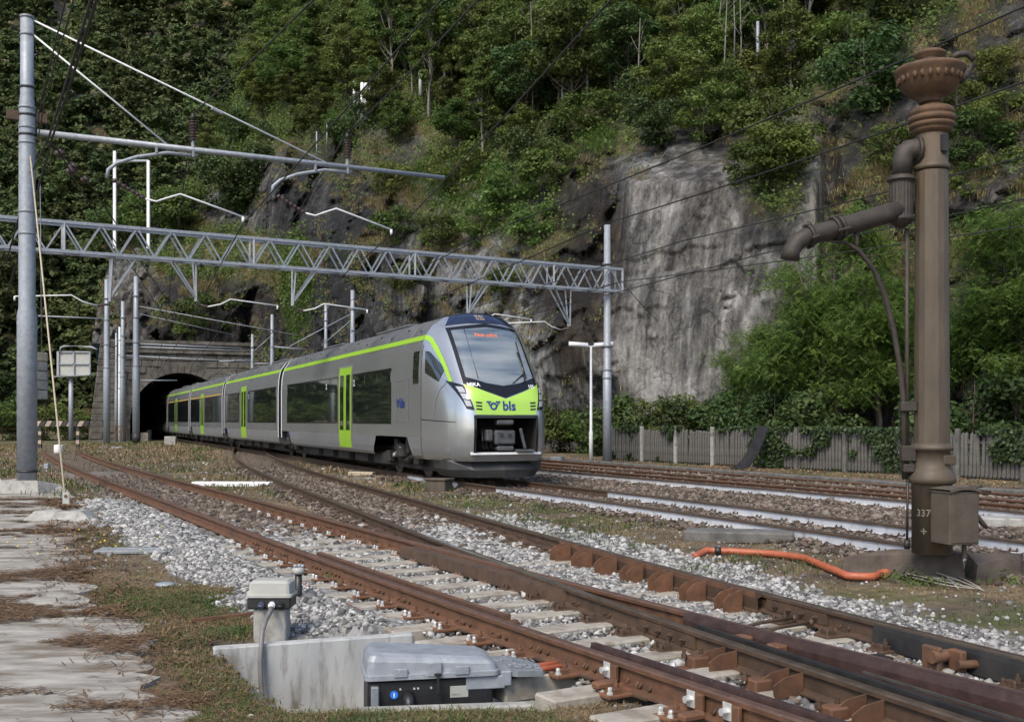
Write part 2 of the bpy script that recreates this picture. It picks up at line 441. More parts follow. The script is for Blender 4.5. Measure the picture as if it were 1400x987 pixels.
def ground_material():
    m, nt, bs = newmat('ground_soil')
    at = nt.nodes.new('ShaderNodeVertexColor'); at.layer_name = 'zone'
    sp = nt.nodes.new('ShaderNodeSeparateColor'); nt.links.new(at.outputs[0], sp.inputs[0])
    dry = ramp(nt, tex(nt, 6, 8, 0.75), [(0.3, (0.075, 0.055, 0.035)), (0.5, (0.17, 0.125, 0.075)), (0.7, (0.27, 0.215, 0.14))])
    soil = ramp(nt, tex(nt, 2.2, 8, 0.7), [(0.35, (0.045, 0.038, 0.030)), (0.65, (0.12, 0.10, 0.078))])
    base = mixc(nt, ramp(nt, tex(nt, 0.8, 4, 0.6), [(0.4, (0, 0, 0)), (0.62, (1, 1, 1))]), dry, soil)
    gr = ramp(nt, tex(nt, 9, 8, 0.75), [(0.35, (0.030, 0.045, 0.014)), (0.65, (0.10, 0.115, 0.04))])
    gmask = nd(nt, 'ShaderNodeMath', operation='MULTIPLY'); nt.links.new(sp.outputs[2], gmask.inputs[0]); nt.links.new(ramp(nt, tex(nt, 4, 6, 0.7), [(0.35, (0, 0, 0)), (0.6, (0.9, 0.9, 0.9))]), gmask.inputs[1])
    base = mixc(nt, gmask.outputs[0], base, gr)
    vo = nt.nodes.new('ShaderNodeTexVoronoi'); vo.inputs['Scale'].default_value = 20
    tc = nt.nodes.new('ShaderNodeTexCoord'); nt.links.new(tc.outputs['Object'], vo.inputs['Vector'])
    vs = nt.nodes.new('ShaderNodeSeparateColor'); nt.links.new(vo.outputs['Color'], vs.inputs[0])
    br = ramp(nt, vs.outputs[0], [(0.0, (0.035, 0.028, 0.023)), (0.5, (0.10, 0.078, 0.06)), (1.0, (0.22, 0.18, 0.145))])
    wh = ramp(nt, vs.outputs[0], [(0.0, (0.10, 0.10, 0.10)), (0.4, (0.20, 0.197, 0.19)), (1.0, (0.34, 0.335, 0.325))])
    base = mixc(nt, sp.outputs[1], base, br); base = mixc(nt, sp.outputs[0], base, wh)
    nt.links.new(base, bs.inputs['Base Color']); bs.inputs['Roughness'].default_value = 0.95; bs.inputs['Specular IOR Level'].default_value = 0.15
    bump(nt, bs, tex(nt, 25, 8, 0.7), 0.7, 0.03)
    return m

gxs = axis_steps(-13.0, 8.5, 0.1, -2500, 2500); gys = axis_steps(3.0, 26.0, 0.1, -2500, 3000)
GX, GY = np.meshgrid(gxs, gys)
zw, zb, zg, zp = zones(GX, GY)
GZ = gz(GY) + (fbm(GX * 1.5, GY * 1.5, 5) - 0.5) * 0.07 + (fbm(GX * 6, GY * 6, 8) - 0.5) * 0.03
GZ += zw * -0.01 + 0.012 * zb
l1 = lat(C1, GX, GY)
GZ += np.where(np.abs(l1) < 1.3, -0.03, 0)
pile = sstep(-2.2, -1.5, l1) * (1 - sstep(-1.3, -0.75, l1)) * zw * 0.07
GZ += pile
GZ = np.where(zp > 0.3, np.minimum(GZ, gz(GY) - 0.012), GZ)
GZ = np.where(np.hypot(GX, GY) > 60, gz(60) - 0.02, GZ)
GZ = np.where(inside(PIT_XY, GX, GY), gz(GY) - 0.60, GZ)
nx, ny = len(gxs), len(gys)
V = np.stack([GX, GY, GZ], -1).reshape(-1, 3)
I = np.arange(nx * ny).reshape(ny, nx)
Fq = np.stack([I[:-1, :-1], I[:-1, 1:], I[1:, 1:], I[1:, :-1]], -1).reshape(-1, 4)
me = np_mesh('ground', V, Fq, ground_material(), True)
ca = me.color_attributes.new('zone', 'FLOAT_COLOR', 'POINT')
far = np.hypot(GX, GY) > 75
ca.data.foreach_set('color', np.stack([np.where(far, 0, zw), np.where(far, 0, zb), np.where(far, 0.8, zg), np.ones_like(zw)], -1).astype(np.float32).ravel())
ground = link_mesh('ground', me); tag(ground, kind='structure')
def gheight(x, y):
    """sampled ground height"""
    i = np.clip(np.searchsorted(gxs, x) - 1, 0, nx - 2); j = np.clip(np.searchsorted(gys, y) - 1, 0, ny - 2)
    fx = (x - gxs[i]) / (gxs[i + 1] - gxs[i]); fy = (y - gys[j]) / (gys[j + 1] - gys[j])
    return (GZ[j, i] * (1 - fx) + GZ[j, i + 1] * fx) * (1 - fy) + (GZ[j + 1, i] * (1 - fx) + GZ[j + 1, i + 1] * fx) * fy

# worn concrete platform path at the left, slab by slab
path_mat = pm('path_concrete', (0.17, 0.155, 0.13), (0.37, 0.345, 0.30), 3.5, 0.9, 0, 0.35, 45, c3=(0.13, 0.10, 0.068), s3=2.5, lo3=0.50, hi3=0.66, stretch=(0.6, 1.8, 1))
pth = root('path', None, None, (0, 0, 0)); tag(pth, kind='structure')
yy = 3.2; kk = 0
while yy < 23:
    L = 0.55 + 0.5 * random.random()
    # ragged slab: left edge far outside, right edge irregular
    top = []; n = 14
    e0 = [PATH_EDGE(yy + 0.02), PATH_EDGE(yy + L - 0.03)]
    ring = []
    def ed(y):
        return float(PATH_EDGE(y)) + float(fbm(np.array([y * 2.2]), np.array([3.3]), 31)[0] - 0.5) * 1.1 - 0.08
    left = -5.2
    ys_ = np.linspace(yy + 0.015, yy + L - 0.015, 8)
    pts = [(float(PATH_EDGE(yy)) + left, yy + 0.015), ] + [(ed(y) - (0.10 if k in (0, 7) else 0.0), y) for k, y in enumerate(ys_)] + [(float(PATH_EDGE(yy + L)) + left, yy + L - 0.015)]
    h = 0.008 + 0.018 * random.random()
    mb = MB(); N = len(pts)
    vs = [(x, y, gz(y) + h + 0.003 * math.sin(x * 3 + kk)) for x, y in pts] + [(x, y, gz(y) - 0.12) for x, y in pts]
    mb.add(vs, [list(range(N))[::-1]] + [[i, (i + 1) % N, N + (i + 1) % N, N + i] for i in range(N)])
    mb.build('slab', path_mat, pth)
    yy += L; kk += 1

# ---------------------------------------------------------------- tracks
RAIL = [(-.07, 0), (.07, 0), (.07, .012), (.012, .03), (.009, .12), (.034, .132), (.036, .158), (.026, .17), (-.026, .17), (-.036, .158), (-.034, .132), (-.009, .12), (-.012, .03), (-.07, .012)]
HEAD_E = {5, 6, 7, 8, 9}
DZ = 0.02
def rail(parent, Cf, o, y0, y1, mats, fn=None, step=0.5, prof=RAIL, name='rail', dz=DZ):
    mb = MB(); pts = line_pts(Cf, o, y0, y1, step, dz)
    f = fn or (lambda e, i: 1 if e in (6, 7, 8) else 0)
    mb.sweep(prof, pts, (lambda e, i: f(e, i) if fn is None else fn(e, pts[i])))
    return mb.build(name, mats, parent)

def sleepers(parent, Cf, y0, y1, l0, l1_, mat, dz, w=0.24, h=0.16, sp=0.6, rnd=0.0, tilt=0.0):
    y = y0
    while y < y1:
        a = off(Cf, y, l0 + random.uniform(-rnd, rnd)); b = off(Cf, y, l1_ + random.uniform(-rnd, rnd))
        c = (a + b) / 2; d = (b - a); Lg = d.length; c.z = gz(c.y) + dz - h / 2
        mb = MB(); R_ = frame(d) @ rotz(random.uniform(-tilt, tilt))
        mb.bbox(c, (Lg, w, h), 0.012, R_)
        mb.build('sleeper', mat, parent)
        y += sp / math.hypot(1, dX(Cf, y))

# fastening: rusty base plate with clip and bolts, one mesh shared by all copies
def plate_meshes(boltmat, platemat, nm):
    p = MB(); p.bbox((0, 0, 0.012), (0.34, 0.17, 0.026), 0.006)
    p.box((-0.075, 0, 0.036), (0.05, 0.13, 0.03)); p.box((0.09, 0, 0.038), (0.06, 0.12, 0.034))
    p.tube([(-0.06, -0.05, 0.05), (-0.09, -0.05, 0.085), (-0.12, -0.05, 0.05)], 0.012, 6); p.tube([(-0.06, 0.05, 0.05), (-0.09, 0.05, 0.085), (-0.12, 0.05, 0.05)], 0.012, 6)
    b = MB(); b.lathe((0, 0, 0), [(0.022, 0), (0.022, 0.012), (0.015, 0.013), (0.015, 0.035), (0.011, 0.045)], 6, smooth=False)
    t = MB(); t.lathe((0, 0, 0), [(0.012, 0), (0.012, 0.03), (0.02, 0.031), (0.02, 0.05), (0.010, 0.052), (0.010, 0.075)], 6, smooth=False)
    return p.mesh('baseplate_' + nm, platemat), b.mesh('bolt_' + nm, boltmat), t.mesh('clip_bolt_' + nm, platemat)
PL_RUST = plate_meshes(M['bolt_bright'], M['rust_orange'], 'rusty'); PL_DARK = plate_meshes(M['rust_dark'], M['rust_dark'], 'dark')
def plates(parent, Cf, o, y0, y1, side, meshes, sp=0.6, bolts=True, phase=0.0):
    y = y0 + phase
    while y < y1:
        p = off(Cf, y, o + 0.09 * side); p.z = gz(p.y) + 0.008
        t = Vector((dX(Cf, y), 1, 0)).normalized(); r = Vector((t.y, -t.x, 0)) * side
        org = ORG.get(parent.name, Vector((0, 0, 0)))
        pl = link_mesh('baseplate', meshes[0], parent); pl.location = p - org
        pl.rotation_euler = (0, 0, math.atan2(r.y, r.x))
        if bolts:
            for (bx, by, bm) in ((0.135, -0.045, 1), (0.135, 0.045, 1), (0.055, 0.0, 2)):
                q = bpy.data.objects.new('bolt', meshes[bm]); COL.objects.link(q); q.parent = pl
                q.location = (bx, by, 0.025); q.rotation_euler = (0, 0, random.random() * 3)
        y += sp / math.hypot(1, dX(Cf, y))

def braces(parent, Cf, o, ys, side, mat, h=0.165, d=0.16, gap=0.10):
    """pairs of upright brace plates welded against a rail"""
    for y in ys:
        for dy in (-gap / 2, gap / 2):
            a = off(Cf, y + dy, o + 0.035 * side); t = Vector((dX(Cf, y), 1, 0)).normalized(); r = Vector((t.y, -t.x, 0)) * side
            z0 = gz(a.y) + DZ - 0.01
            prof = [(0, 0), (d, 0), (d * 1.05, h * 0.55), (d * 0.65, h * 0.86), (0, h)]
            mb = MB(); vs = []
            for sgn in (-1, 1):
                for (u, w) in prof: vs.append(a + r * u + t * 0.006 * sgn + Vector((0, 0, z0 + w)))
            n = len(prof)
            mb.add(vs, [list(range(n)), list(range(n, 2 * n))[::-1]] + [[i, n + i, n + (i + 1) % n, (i + 1) % n] for i in range(n)])
            mb.build('brace_plate', mat, parent)

def joint_bar(parent, Cf, o, y, side, mat, L=0.75):
    mb = MB(); pts = line_pts(Cf, o + 0.022 * side, y - L / 2, y + L / 2, 0.2, DZ)
    mb.sweep([(-.012, .03), (.012, .03), (.012, .125), (-.012, .125)], pts)
    pl = mb.build('joint_bar', mat, parent)
    for k in range(4):
        yy_ = y + (k - 1.5) * L * 0.22
        a = off(Cf, yy_, o + 0.03 * side); t = Vector((dX(Cf, y), 1, 0)).normalized(); r = Vector((t.y, -t.x, 0)) * side
        a.z = gz(a.y) + DZ + 0.08
        b = MB(); b.tube([a, a + r * 0.02], 0.026, 6, smooth=False); b.tube([a + r * 0.02, a + r * 0.05], 0.013, 6, smooth=False)
        b.build('bolt', mat, pl)

HG = 0.75   # half gauge between rail centres
R2 = [M['rust'], M['rust_head']]; R2d = [M['rust_dark'], M['head_dark']]; R2s = [M['rust_dark'], M['head_dark'], M['head_shine']]

o1 = off(C1, 12, 0)
t1 = root('railway_siding', 'rusty siding track from striped buffer stop to the switch in the foreground', 'track', (o1.x, o1.y, 0))
rail(t1, C1, -HG, 3.4, 53.5, R2); rail(t1, C1, HG, 3.4, 53.5, R2)
sleepers(t1, C1, 4.2, 14.6, -1.35, 1.35, M['sleeper'], 0.028)
sleepers(t1, C1, 14.7, 34, -1.2, 1.2, M['wood_sleeper'], 0.0, rnd=0.06, tilt=0.02)
plates(t1, C1, -HG, 4.6, 14.5, -1, PL_RUST); plates(t1, C1, -HG, 5.0, 14.5, 1, PL_DARK, bolts=False, phase=0.0)
plates(t1, C1, HG, 9.8, 19, -1, PL_RUST, phase=0.1)
plates(t1, C1, HG, 14, 19, 1, PL_DARK, bolts=False)
# check rail beside the outer rail, opposite the frog
CHK = [(-.05, .0), (.02, .0), (.02, .02), (-.006, .03), (-.006, .13), (.03, .14), (.03, .185), (-.034, .185), (-.034, .14), (-.02, .03), (-.05, .02)]
rail(t1, C1, -HG + 0.105, 8.75, 12.55, R2, prof=CHK, name='check_rail', fn=lambda e, p: 1 if e == 7 else 0)
mb = MB(); a = off(C1, 8.72, -HG + 0.115); a.z = gz(a.y) + 0.10; mb.bbox(a, (0.08, 0.18, 0.13), 0.02, rotz(math.atan(-dX(C1, 8.7)) * -1)); mb.build('check_rail_block', M['rust'], t1)

o2 = off(C2, 12, 0)
t2 = root('railway_track', 'worn dark-brown track between rusty siding and orange pipe, joining the siding at a frog', 'track', (o2.x, o2.y, 0))
fn_shine = lambda e, p: (2 if e == 7 else (1 if e in (6, 8) else 0))
rail(t2, C2, -HG, 3.2, 58, R2s, fn=lambda e, p: ((2 if 9.3 < p.y < 13.5 else 1) if e == 7 else (1 if e in (6, 8) else 0)))
rail(t2, C2, HG, 3.2, 56, R2s, fn=lambda e, p: ((2 if e == 6 else 1) if e in (6, 7, 8) else 0))
sleepers(t2, C2, 4.4, 17, -0.6, 1.35, M['sleeper'], 0.012, rnd=0.04)
sleepers(t2, C2, 17.2, 40, -1.2, 1.2, M['wood_sleeper'], -0.012, rnd=0.06)
plates(t2, C2, -HG, 8.2, 12.6, -1, PL_DARK, phase=0.15); plates(t2, C2, HG, 5, 9.2, -1, PL_DARK); plates(t2, C2, HG, 13.4, 22, -1, PL_DARK, bolts=False)
plates(t2, C2, -HG, 13.2, 24, -1, PL_DARK, bolts=False)
# braced check rail inside the far rail
rail(t2, C2, HG - 0.105, 9.25, 13.05, [M['rust_dark'], M['rust']], prof=CHK, name='check_rail', fn=lambda e, p: 1 if e == 7 else 0)
braces(t2, C2, HG - 0.14, [9.45, 10.0, 10.55, 11.1, 11.65, 12.2, 12.75], -1, M['rust_orange'], h=0.20, d=0.20, gap=0.13)
joint_bar(t2, C2, HG, 8.85, -1, M['rust_dark']); joint_bar(t2, C2, -HG, 8.55, -1, M['rust_dark'])
braces(t2, C2, -HG, [7.75, 7.1, 6.45, 5.85], -1, M['rust'], h=0.145, d=0.22, gap=0.13)
for y in (7.75, 7.1, 6.45, 5.85):
    a = off(C2, y + 0.1, -HG - 0.24); a.z = gz(a.y) + 0.055; mb = MB(); rr = rotz(math.atan(-dX(C2, y)) * -1 + 0)
    rr = frame(Vector((1, -dX(C2, y), 0)))
    mb.bbox(a, (0.14, 0.12, 0.09), 0.012, rr); mb.box(a + Vector((0.0, 0.0, -0.045)), (0.34, 0.15, 0.022), rr); ch = mb.build('rail_chair', M['rust'], t2)
    for dx_ in (-0.09, 0.05):
        b = MB(); q = a + rr @ Vector((dx_, 0.03, 0.03)); b.lathe(q, [(0.02, 0), (0.02, 0.03), (0.013, 0.032), (0.013, 0.055)], 6, smooth=False); b.build('bolt', M['rust_dark'], ch)
    for dx_ in (-0.20, -0.27):
        b = MB(); q = a + rr @ Vector((dx_, 0.0, -0.035)); b.lathe(q, [(0.026, 0), (0.026, 0.03), (0.018, 0.05)], 6, smooth=False); b.build('bolt', M['bolt_bright'], ch)
# frog casting where the two inner rails cross
fy = 12.55
mb = MB()
def fro(y): 
    a = off(C1, y, HG); b = off(C2, y, -HG); return a, b
rows_t = []
for y in np.linspace(9.9, 13.1, 14):
    a, b = off(C1, y, HG), off(C2, y, -HG)
    xs = sorted([a.x, b.x]); lo_, hi_ = xs[0] - 0.05, xs[1] + 0.05
    rows_t.append((lo_, hi_, y))
vs = []
for (lo_, hi_, y) in rows_t:
    z = gz(y)
    vs += [(lo_ - 0.02, y, z + 0.03), (lo_, y, z + 0.155), (hi_, y, z + 0.155), (hi_ + 0.02, y, z + 0.03)]
fs = []
for i in range(len(rows_t) - 1):
    for j in range(3): fs.append([i * 4 + j, i * 4 + j + 1, (i + 1) * 4 + j + 1, (i + 1) * 4 + j][::-1])
fs += [[0, 1, 2, 3], [len(vs) - 1, len(vs) - 2, len(vs) - 3, len(vs) - 4]]
mb.add(vs, fs); mb.build('frog_casting', M['rust_dark'], t2)
# switch blades lying against the running rails at the lower right
BL = [(-.03, .0), (.03, .0), (.03, .11), (.018, .178), (-.018, .178), (-.03, .11)]
rail(t1, C1, -HG + 0.13, 3.4, 7.75, [M['blade_purple']], prof=BL, name='switch_blade', fn=lambda e, p: 0)
rail(t1, C1, HG - 0.10, 3.4, 8.2, [M['blade_purple']], prof=[(-.035, .0), (.035, .0), (.035, .13), (.03, .186), (-.03, .186), (-.04, .13)], name='switch_blade', fn=lambda e, p: 0)
rail(t2, C2, -HG + 0.12, 3.4, 8.35, [M['blade_black']], prof=[(-.025, .0), (.05, .0), (.05, .12), (.04, .17), (-.02, .175), (-.025, .12)], name='switch_blade', fn=lambda e, p: 0)
rail(t2, C2, HG - 0.085, 3.4, 7.9, [M['blade_black'], M['head_dark']], prof=[(-.05, .0), (.03, .0), (.03, .13), (.03, .165), (-.02, .165), (-.03, .13)], name='switch_blade', fn=lambda e, p: 1 if e == 3 else 0)
rail(t2, C2, -HG + 0.32, 3.4, 6.9, [M['head_shine']], prof=[(-.008, .13), (.008, .13), (.008, .145), (-.008, .145)], name='switch_rod', fn=lambda e, p: 0)
# switch lock gear between the blades
g0 = off(C2, 7.15, HG - 0.22); g0.z = gz(g0.y)
gear = MB(); rr = frame(Vector((1, -dX(C2, 7.15), 0)))
gear.bbox(g0 + rr @ Vector((-0.06, 0.05, 0.10)), (0.05, 0.16, 0.17), 0.012, rr); gear.bbox(g0 + rr @ Vector((0.04, -0.08, 0.10)), (0.06, 0.12, 0.15), 0.012, rr)
gear.tube([g0 + rr @ Vector((-0.12, 0.0, 0.12)), g0 + rr @ Vector((0.16, 0.0, 0.12))], 0.045, 10)
gear.tube([g0 + rr @ Vector((-0.02, -0.14, 0.09)), g0 + rr @ Vector((0.16, -0.20, 0.09))], 0.03, 8)
gear.build('switch_lock', M['rust'], t2)
for (dx_, dy_, w_, l_) in ((-0.42, -0.1, 0.5, 0.16), (-0.40, 0.42, 0.55, 0.16), (-0.3, -0.75, 0.5, 0.2)):
    mb = MB(); mb.bbox(g0 + rr @ Vector((dx_, dy_, 0.035)), (w_, l_, 0.03), 0.006, rr); mb.build('slide_plate', M['blade_black'], t2)
for k, (y, dy_) in enumerate(((8.25, 0.0), (8.05, 0.0))):
    a = off(C1, y - 0.2, HG + 0.2); b = off(C2, y + 0.5, HG - 0.15); a.z = gz(a.y) + 0.06; b.z = gz(b.y) + 0.075
    mb = MB(); mb.tube([a, (a + b) / 2 + Vector((0, 0.02, 0.01)), b], 0.016, 8); mb.tube([b, b + Vector((0.03, -0.005, 0))], 0.028, 8); mb.build('stretcher_rod', M['rust_dark'], t2)
for k, y in enumerate((7.55, 7.25)):
    a = off(C1, y, HG - 0.19); a.z = gz(a.y) + 0.13; mb = MB(); mb.bbox(a, (0.10, 0.13, 0.07), 0.012, frame(Vector((1, -dX(C1, y), 0)))); bk = mb.build('blade_block', M['rust_orange'], t1)
    b = MB(); b.tube([a + Vector((-0.03, -0.05, 0)), a + Vector((-0.05, -0.1, 0))], 0.022, 6, smooth=False); b.build('bolt', M['bolt_bright'], bk)
# clamps with bright bolts on the near rail beside the point machine
for y in (7.35, 6.62, 6.35):
    a = off(C1, y, -HG - 0.02); a.z = gz(a.y) + 0.09; rr = frame(Vector((1, -dX(C1, y), 0)))
    mb = MB(); mb.bbox(a + rr @ Vector((-0.03, 0, 0.02)), (0.03, 0.14, 0.10), 0.006, rr); cl = mb.build('rail_clamp', M['rust'], t1)
    b = MB(); b.tube([a + rr @ Vector((-0.04, 0.02, 0.03)), a + rr @ Vector((-0.095, 0.02, 0.03))], 0.022, 6, smooth=False); b.bbox(a + rr @ Vector((-0.048, 0.02, 0.03)), (0.008, 0.07, 0.10), 0.002, rr); b.build('bolt', M['bolt_bright'], cl)
    mb = MB(); mb.bbox(a + rr @ Vector((-0.17, -0.13, -0.02)), (0.17, 0.08, 0.05), 0.015, rr); mb.build('clamp_foot', M['rust_orange'], cl)

o3 = off(C3, 22, 0)
t3 = root('railway_track', 'main line track under the train with white-painted rails', 'track', (o3.x, o3.y, 0))
WH = {11, 12, 13}   # left-facing web and foot edges
def white_rail(lo, hi):
    def fn(e, p):
        if e in (6, 7, 8): return 1
        if e in (3, 4, 2, 11, 12, 10) and lo < p.y < hi: return 2
        return 0
    return fn
W3 = [M['rust_dark'], M['head_dark'], M['rail_white']]
def wfn(e, p):
    if e in (6, 7, 8): return 1
    if e in (10, 11, 12, 2, 3, 4) and (p.y < 23.2 or 25.0 < p.y < 28.6): return 2
    return 0
rail(t3, C3, -HG, 4, 118, W3, fn=wfn, step=0.4); rail(t3, C3, HG, 4, 118, W3, fn=lambda e, p: 1 if e in (6, 7, 8) else (2 if e in (10, 11, 12, 2, 3, 4) and p.y < 21.6 else 0), step=0.4)
sleepers(t3, C3, 8, 34, -1.2, 1.2, M['wood_sleeper'], 0.0, rnd=0.05)
plates(t3, C3, -HG, 9, 27, -1, PL_DARK, bolts=False); plates(t3, C3, HG, 11, 22, -1, PL_DARK, bolts=False)
o4 = off(C4, 25, 0)
t4 = root('railway_track', 'second track beyond the train with one white-painted rail', 'track', (o4.x, o4.y, 0))
rail(t4, C4, -HG, 8, 118, [M['rust_dark'], M['head_dark'], M['rail_white']], fn=lambda e, p: 1 if e in (6, 7, 8) else (2 if e in (10, 11, 12, 2, 3, 4) and p.y < 32 else 0))
rail(t4, C4, HG, 8, 118, R2, fn=None, dz=-.03)
sleepers(t4, C4, 12, 36, -1.2, 1.2, M['wood_sleeper'], 0.0, rnd=0.05); plates(t4, C4, -HG, 16, 32, -1, PL_DARK, bolts=False)
o5 = off(C5, 28, 0)
t5 = root('railway_track', 'rust-brown track furthest back, nearest the concrete picket fence', 'track', (o5.x, o5.y, 0))
rail(t5, C5, -HG, 10, 55, R2, dz=-.06); rail(t5, C5, HG, 10, 55, R2, dz=-.06)
sleepers(t5, C5, 14, 40, -1.2, 1.2, M['wood_sleeper'], -0.03, rnd=0.05)
# low kerb between the last track and the fence
kb = root('kerb', 'low dark stone kerb between last track and picket fence', 'kerb', (10, 28, 0))
yk = 14.0
while yk < 44:
    a = off(C5, yk, 2.0); b = off(C5, yk + 1.4, 2.0); c = (a + b) / 2; c.z = gz(c.y) - 0.03
    mb = MB(); mb.bbox(c, ((b - a).length - 0.02, 0.28, 0.26), 0.02, frame(b - a) @ Matrix.Rotation(random.uniform(-.01, .01), 3, 'Y')); mb.build('kerb_stone', M['picket'], kb)
    yk += 1.4
# ---------------------------------------------------------------- hillsides
ROWY = np.array([660, 560, 450, 350, 250, 150, 60, -40, -300.])
COLX = np.array([60, 120, 250, 340, 430, 520, 620, 740, 850, 1000, 1130, 1250, 1400, 1800, 2300.])
DEP = np.array([
    [97, 95, 92, 90.5, 78, 71, 64.5, 57.5, 52.5, 48, 45, 41.5, 36, 26, 20],
    [97, 95, 92, 90.5, 78, 71, 64.5, 57.5, 52.5, 48, 45, 41.5, 36, 26, 20],
    [98, 96, 92, 90.5, 79, 72, 65.5, 58, 53, 48.7, 45.8, 42.5, 37, 27, 21],
    [103, 100, 98, 94, 81.5, 74, 68, 60, 54, 49.5, 47, 44, 39, 29, 23],
    [116, 112, 106, 100, 87, 80, 74, 65, 55.5, 51, 49, 46.5, 41.5, 31, 25],
    [135, 130, 122, 112, 99, 90, 84, 75, 66, 61, 54, 49, 44, 33, 27],
    [155, 150, 140, 128, 113, 102, 95, 87, 80, 76, 64, 53, 47, 36, 29],
    [180, 175, 165, 150, 131, 117, 109, 102, 97, 92, 78, 58, 51, 39, 31],
    [215, 210, 200, 185, 165, 150, 140, 132, 128, 122, 105, 70, 58, 45, 36]], float)
LEFT_Y = np.array([-300, -40, 60, 130, 240, 330, 380, 460, 660.]); LEFT_X = np.array([480, 400, 352, 325, 272, 168, 142, 126, 122.])
def depth(px, py):
    i = np.clip(np.searchsorted(COLX, px) - 1, 0, len(COLX) - 2); ry = ROWY[::-1]
    j = np.clip(np.searchsorted(ry, py) - 1, 0, len(ry) - 2)
    tx = np.clip((px - COLX[i]) / (COLX[i + 1] - COLX[i]), 0, 1); ty = np.clip((py - ry[j]) / (ry[j + 1] - ry[j]), 0, 1)
    D_ = DEP[::-1]
    return (D_[j, i] * (1 - tx) + D_[j, i + 1] * tx) * (1 - ty) + (D_[j + 1, i] * (1 - tx) + D_[j + 1, i + 1] * tx) * ty

def blob(px, py, cx, cy, rx, ry, soft=0.35):
    d = np.sqrt(((px - cx) / rx)**2 + ((py - cy) / ry)**2)
    return 1 - sstep(1 - soft, 1 + soft, d)
def lineY(px, pts):
    return np.interp(px, [p[0] for p in pts], [p[1] for p in pts])
TREELINE = [(60, 300), (130, 300), (270, 262), (330, 205), (400, 215), (480, 225), (560, 200), (700, 250), (780, 215), (840, 190), (1000, 176), (1090, 150), (1150, 120), (1210, 60), (1300, 10), (1400, -30), (2300, -200)]

NU, NV = 520, 300
uu = np.linspace(0, 1, NU)**1.15; vv_ = np.linspace(0, 1, NV)
UU, VV = np.meshgrid(uu, vv_)
PY = 650 - VV * 900.0
XL = np.interp(PY, LEFT_Y, LEFT_X); PX = XL + UU * (2200 - XL)
DY = depth(PX, PY)
hx = (PX - 700) / F * DY; hz = CZ - (PY - HZ) / F * DY
# rock mask: high on the cliffs, low on the wooded slope
tl = lineY(PX, TREELINE)
n_a = fbm(PX / 60, PY / 60, 41); n_b = fbm(PX / 22, PY / 22, 43)
rock = sstep(-25, 40, PY - tl + (n_a - 0.5) * 150)
rock *= 1 - 0.85 * blob(PX, PY, 610, 300, 120, 90) * sstep(0.38, 0.6, n_a)
rock *= 1 - 0.8 * blob(PX, PY, 300, 350, 110, 40)
rock *= 1 - 0.8 * blob(PX, PY, 720, 300, 70, 60) * sstep(0.35, 0.5, n_b)
rock *= 1 - 0.7 * blob(PX, PY, 1290, 260, 150, 260) * sstep(0.40, 0.58, n_a * 0.5 + n_b * 0.5)
rock *= 1 - 0.9 * blob(PX, PY, 1060, 230, 45, 70)
rock *= 1 - 0.9 * blob(PX, PY, 400, 390, 18, 70)
rock = np.clip(rock, 0, 1)
slab = np.maximum(blob(PX, PY, 950, 400, 130, 195, 0.12), blob(PX, PY, 1075, 300, 55, 150, 0.15))
calm = 1 - 0.62 * slab
# blocky relief: ridged noise and stepped fractures
f1 = fbm(hx / 7, hz / 9, 51); f2 = fbm(hx / 2.2, hz / 3.2, 53); f3 = fbm(hx / 0.8, hz / 1.3, 57)
ridge = 1 - np.abs(2 * fbm(hx / 5, hz / 7, 61) - 1)
steps = np.floor(fbm(hx / 4.5 + hz / 18, hz / 6.0, 67) * 9) / 9
relief = (f1 - 0.5) * 4.0 + (ridge - 0.6) * 2.2 + (steps - 0.5) * 2.6 + (f2 - 0.5) * 1.5 + (f3 - 0.5) * 0.55
def facets(cw, ch, amp, tilt, seed):
    r_ = np.random.default_rng(seed); x0, x1, z0, z1 = -45.0, 48.0, -2.0, 34.0
    n = int((x1 - x0) * (z1 - z0) / (cw * ch)); sx = r_.uniform(x0, x1, n).astype(np.float32); sz_ = r_.uniform(z0, z1, n).astype(np.float32)
    o_ = (r_.random(n) - .5) * amp; tx_ = (r_.random(n) - .5) * tilt; tz_ = (r_.random(n) - .5) * tilt
    wx = (hx + (fbm(hx / 2.0, hz / 2.0, seed + 1) - .5) * cw * .9).astype(np.float32); wz = (hz + (fbm(hx / 2.0, hz / 2.0, seed + 2) - .5) * ch * .9).astype(np.float32)
    out = np.zeros_like(hx)
    for r in range(hx.shape[0]):
        if PY[r, 0] < -60: continue
        near_ = np.abs(sz_[:, None] - wz[r][None]) / ch; dd = (np.abs(sx[:, None] - wx[r][None]) / cw)**2 + near_**2
        k_ = dd.argmin(0); out[r] = o_[k_] + tx_[k_] * (hx[r] - sx[k_]) + tz_[k_] * (hz[r] - sz_[k_])
    return out
relief = relief * (0.6 - .25 * slab) + facets(6.0, 8.0, 1.9, .30, 211) * slab * 1.6 + facets(3.4, 5.5, 2.6, .55, 201) * (1 - .75 * slab) + facets(1.3, 2.2, .8, .5, 205) * (1 - .85 * slab)
relief = relief * (0.35 + 0.65 * rock) * calm * np.clip(DY / 60, 0.6, 1.3)
crack = blob(PX, PY, 1135, 330, 14, 170, 0.5) * 3.0 + blob(PX, PY, 842, 300, 12, 110, 0.6) * 1.2
wob_ = (fbm(PX / 25, PY / 200, 62) - 0.5) * 36
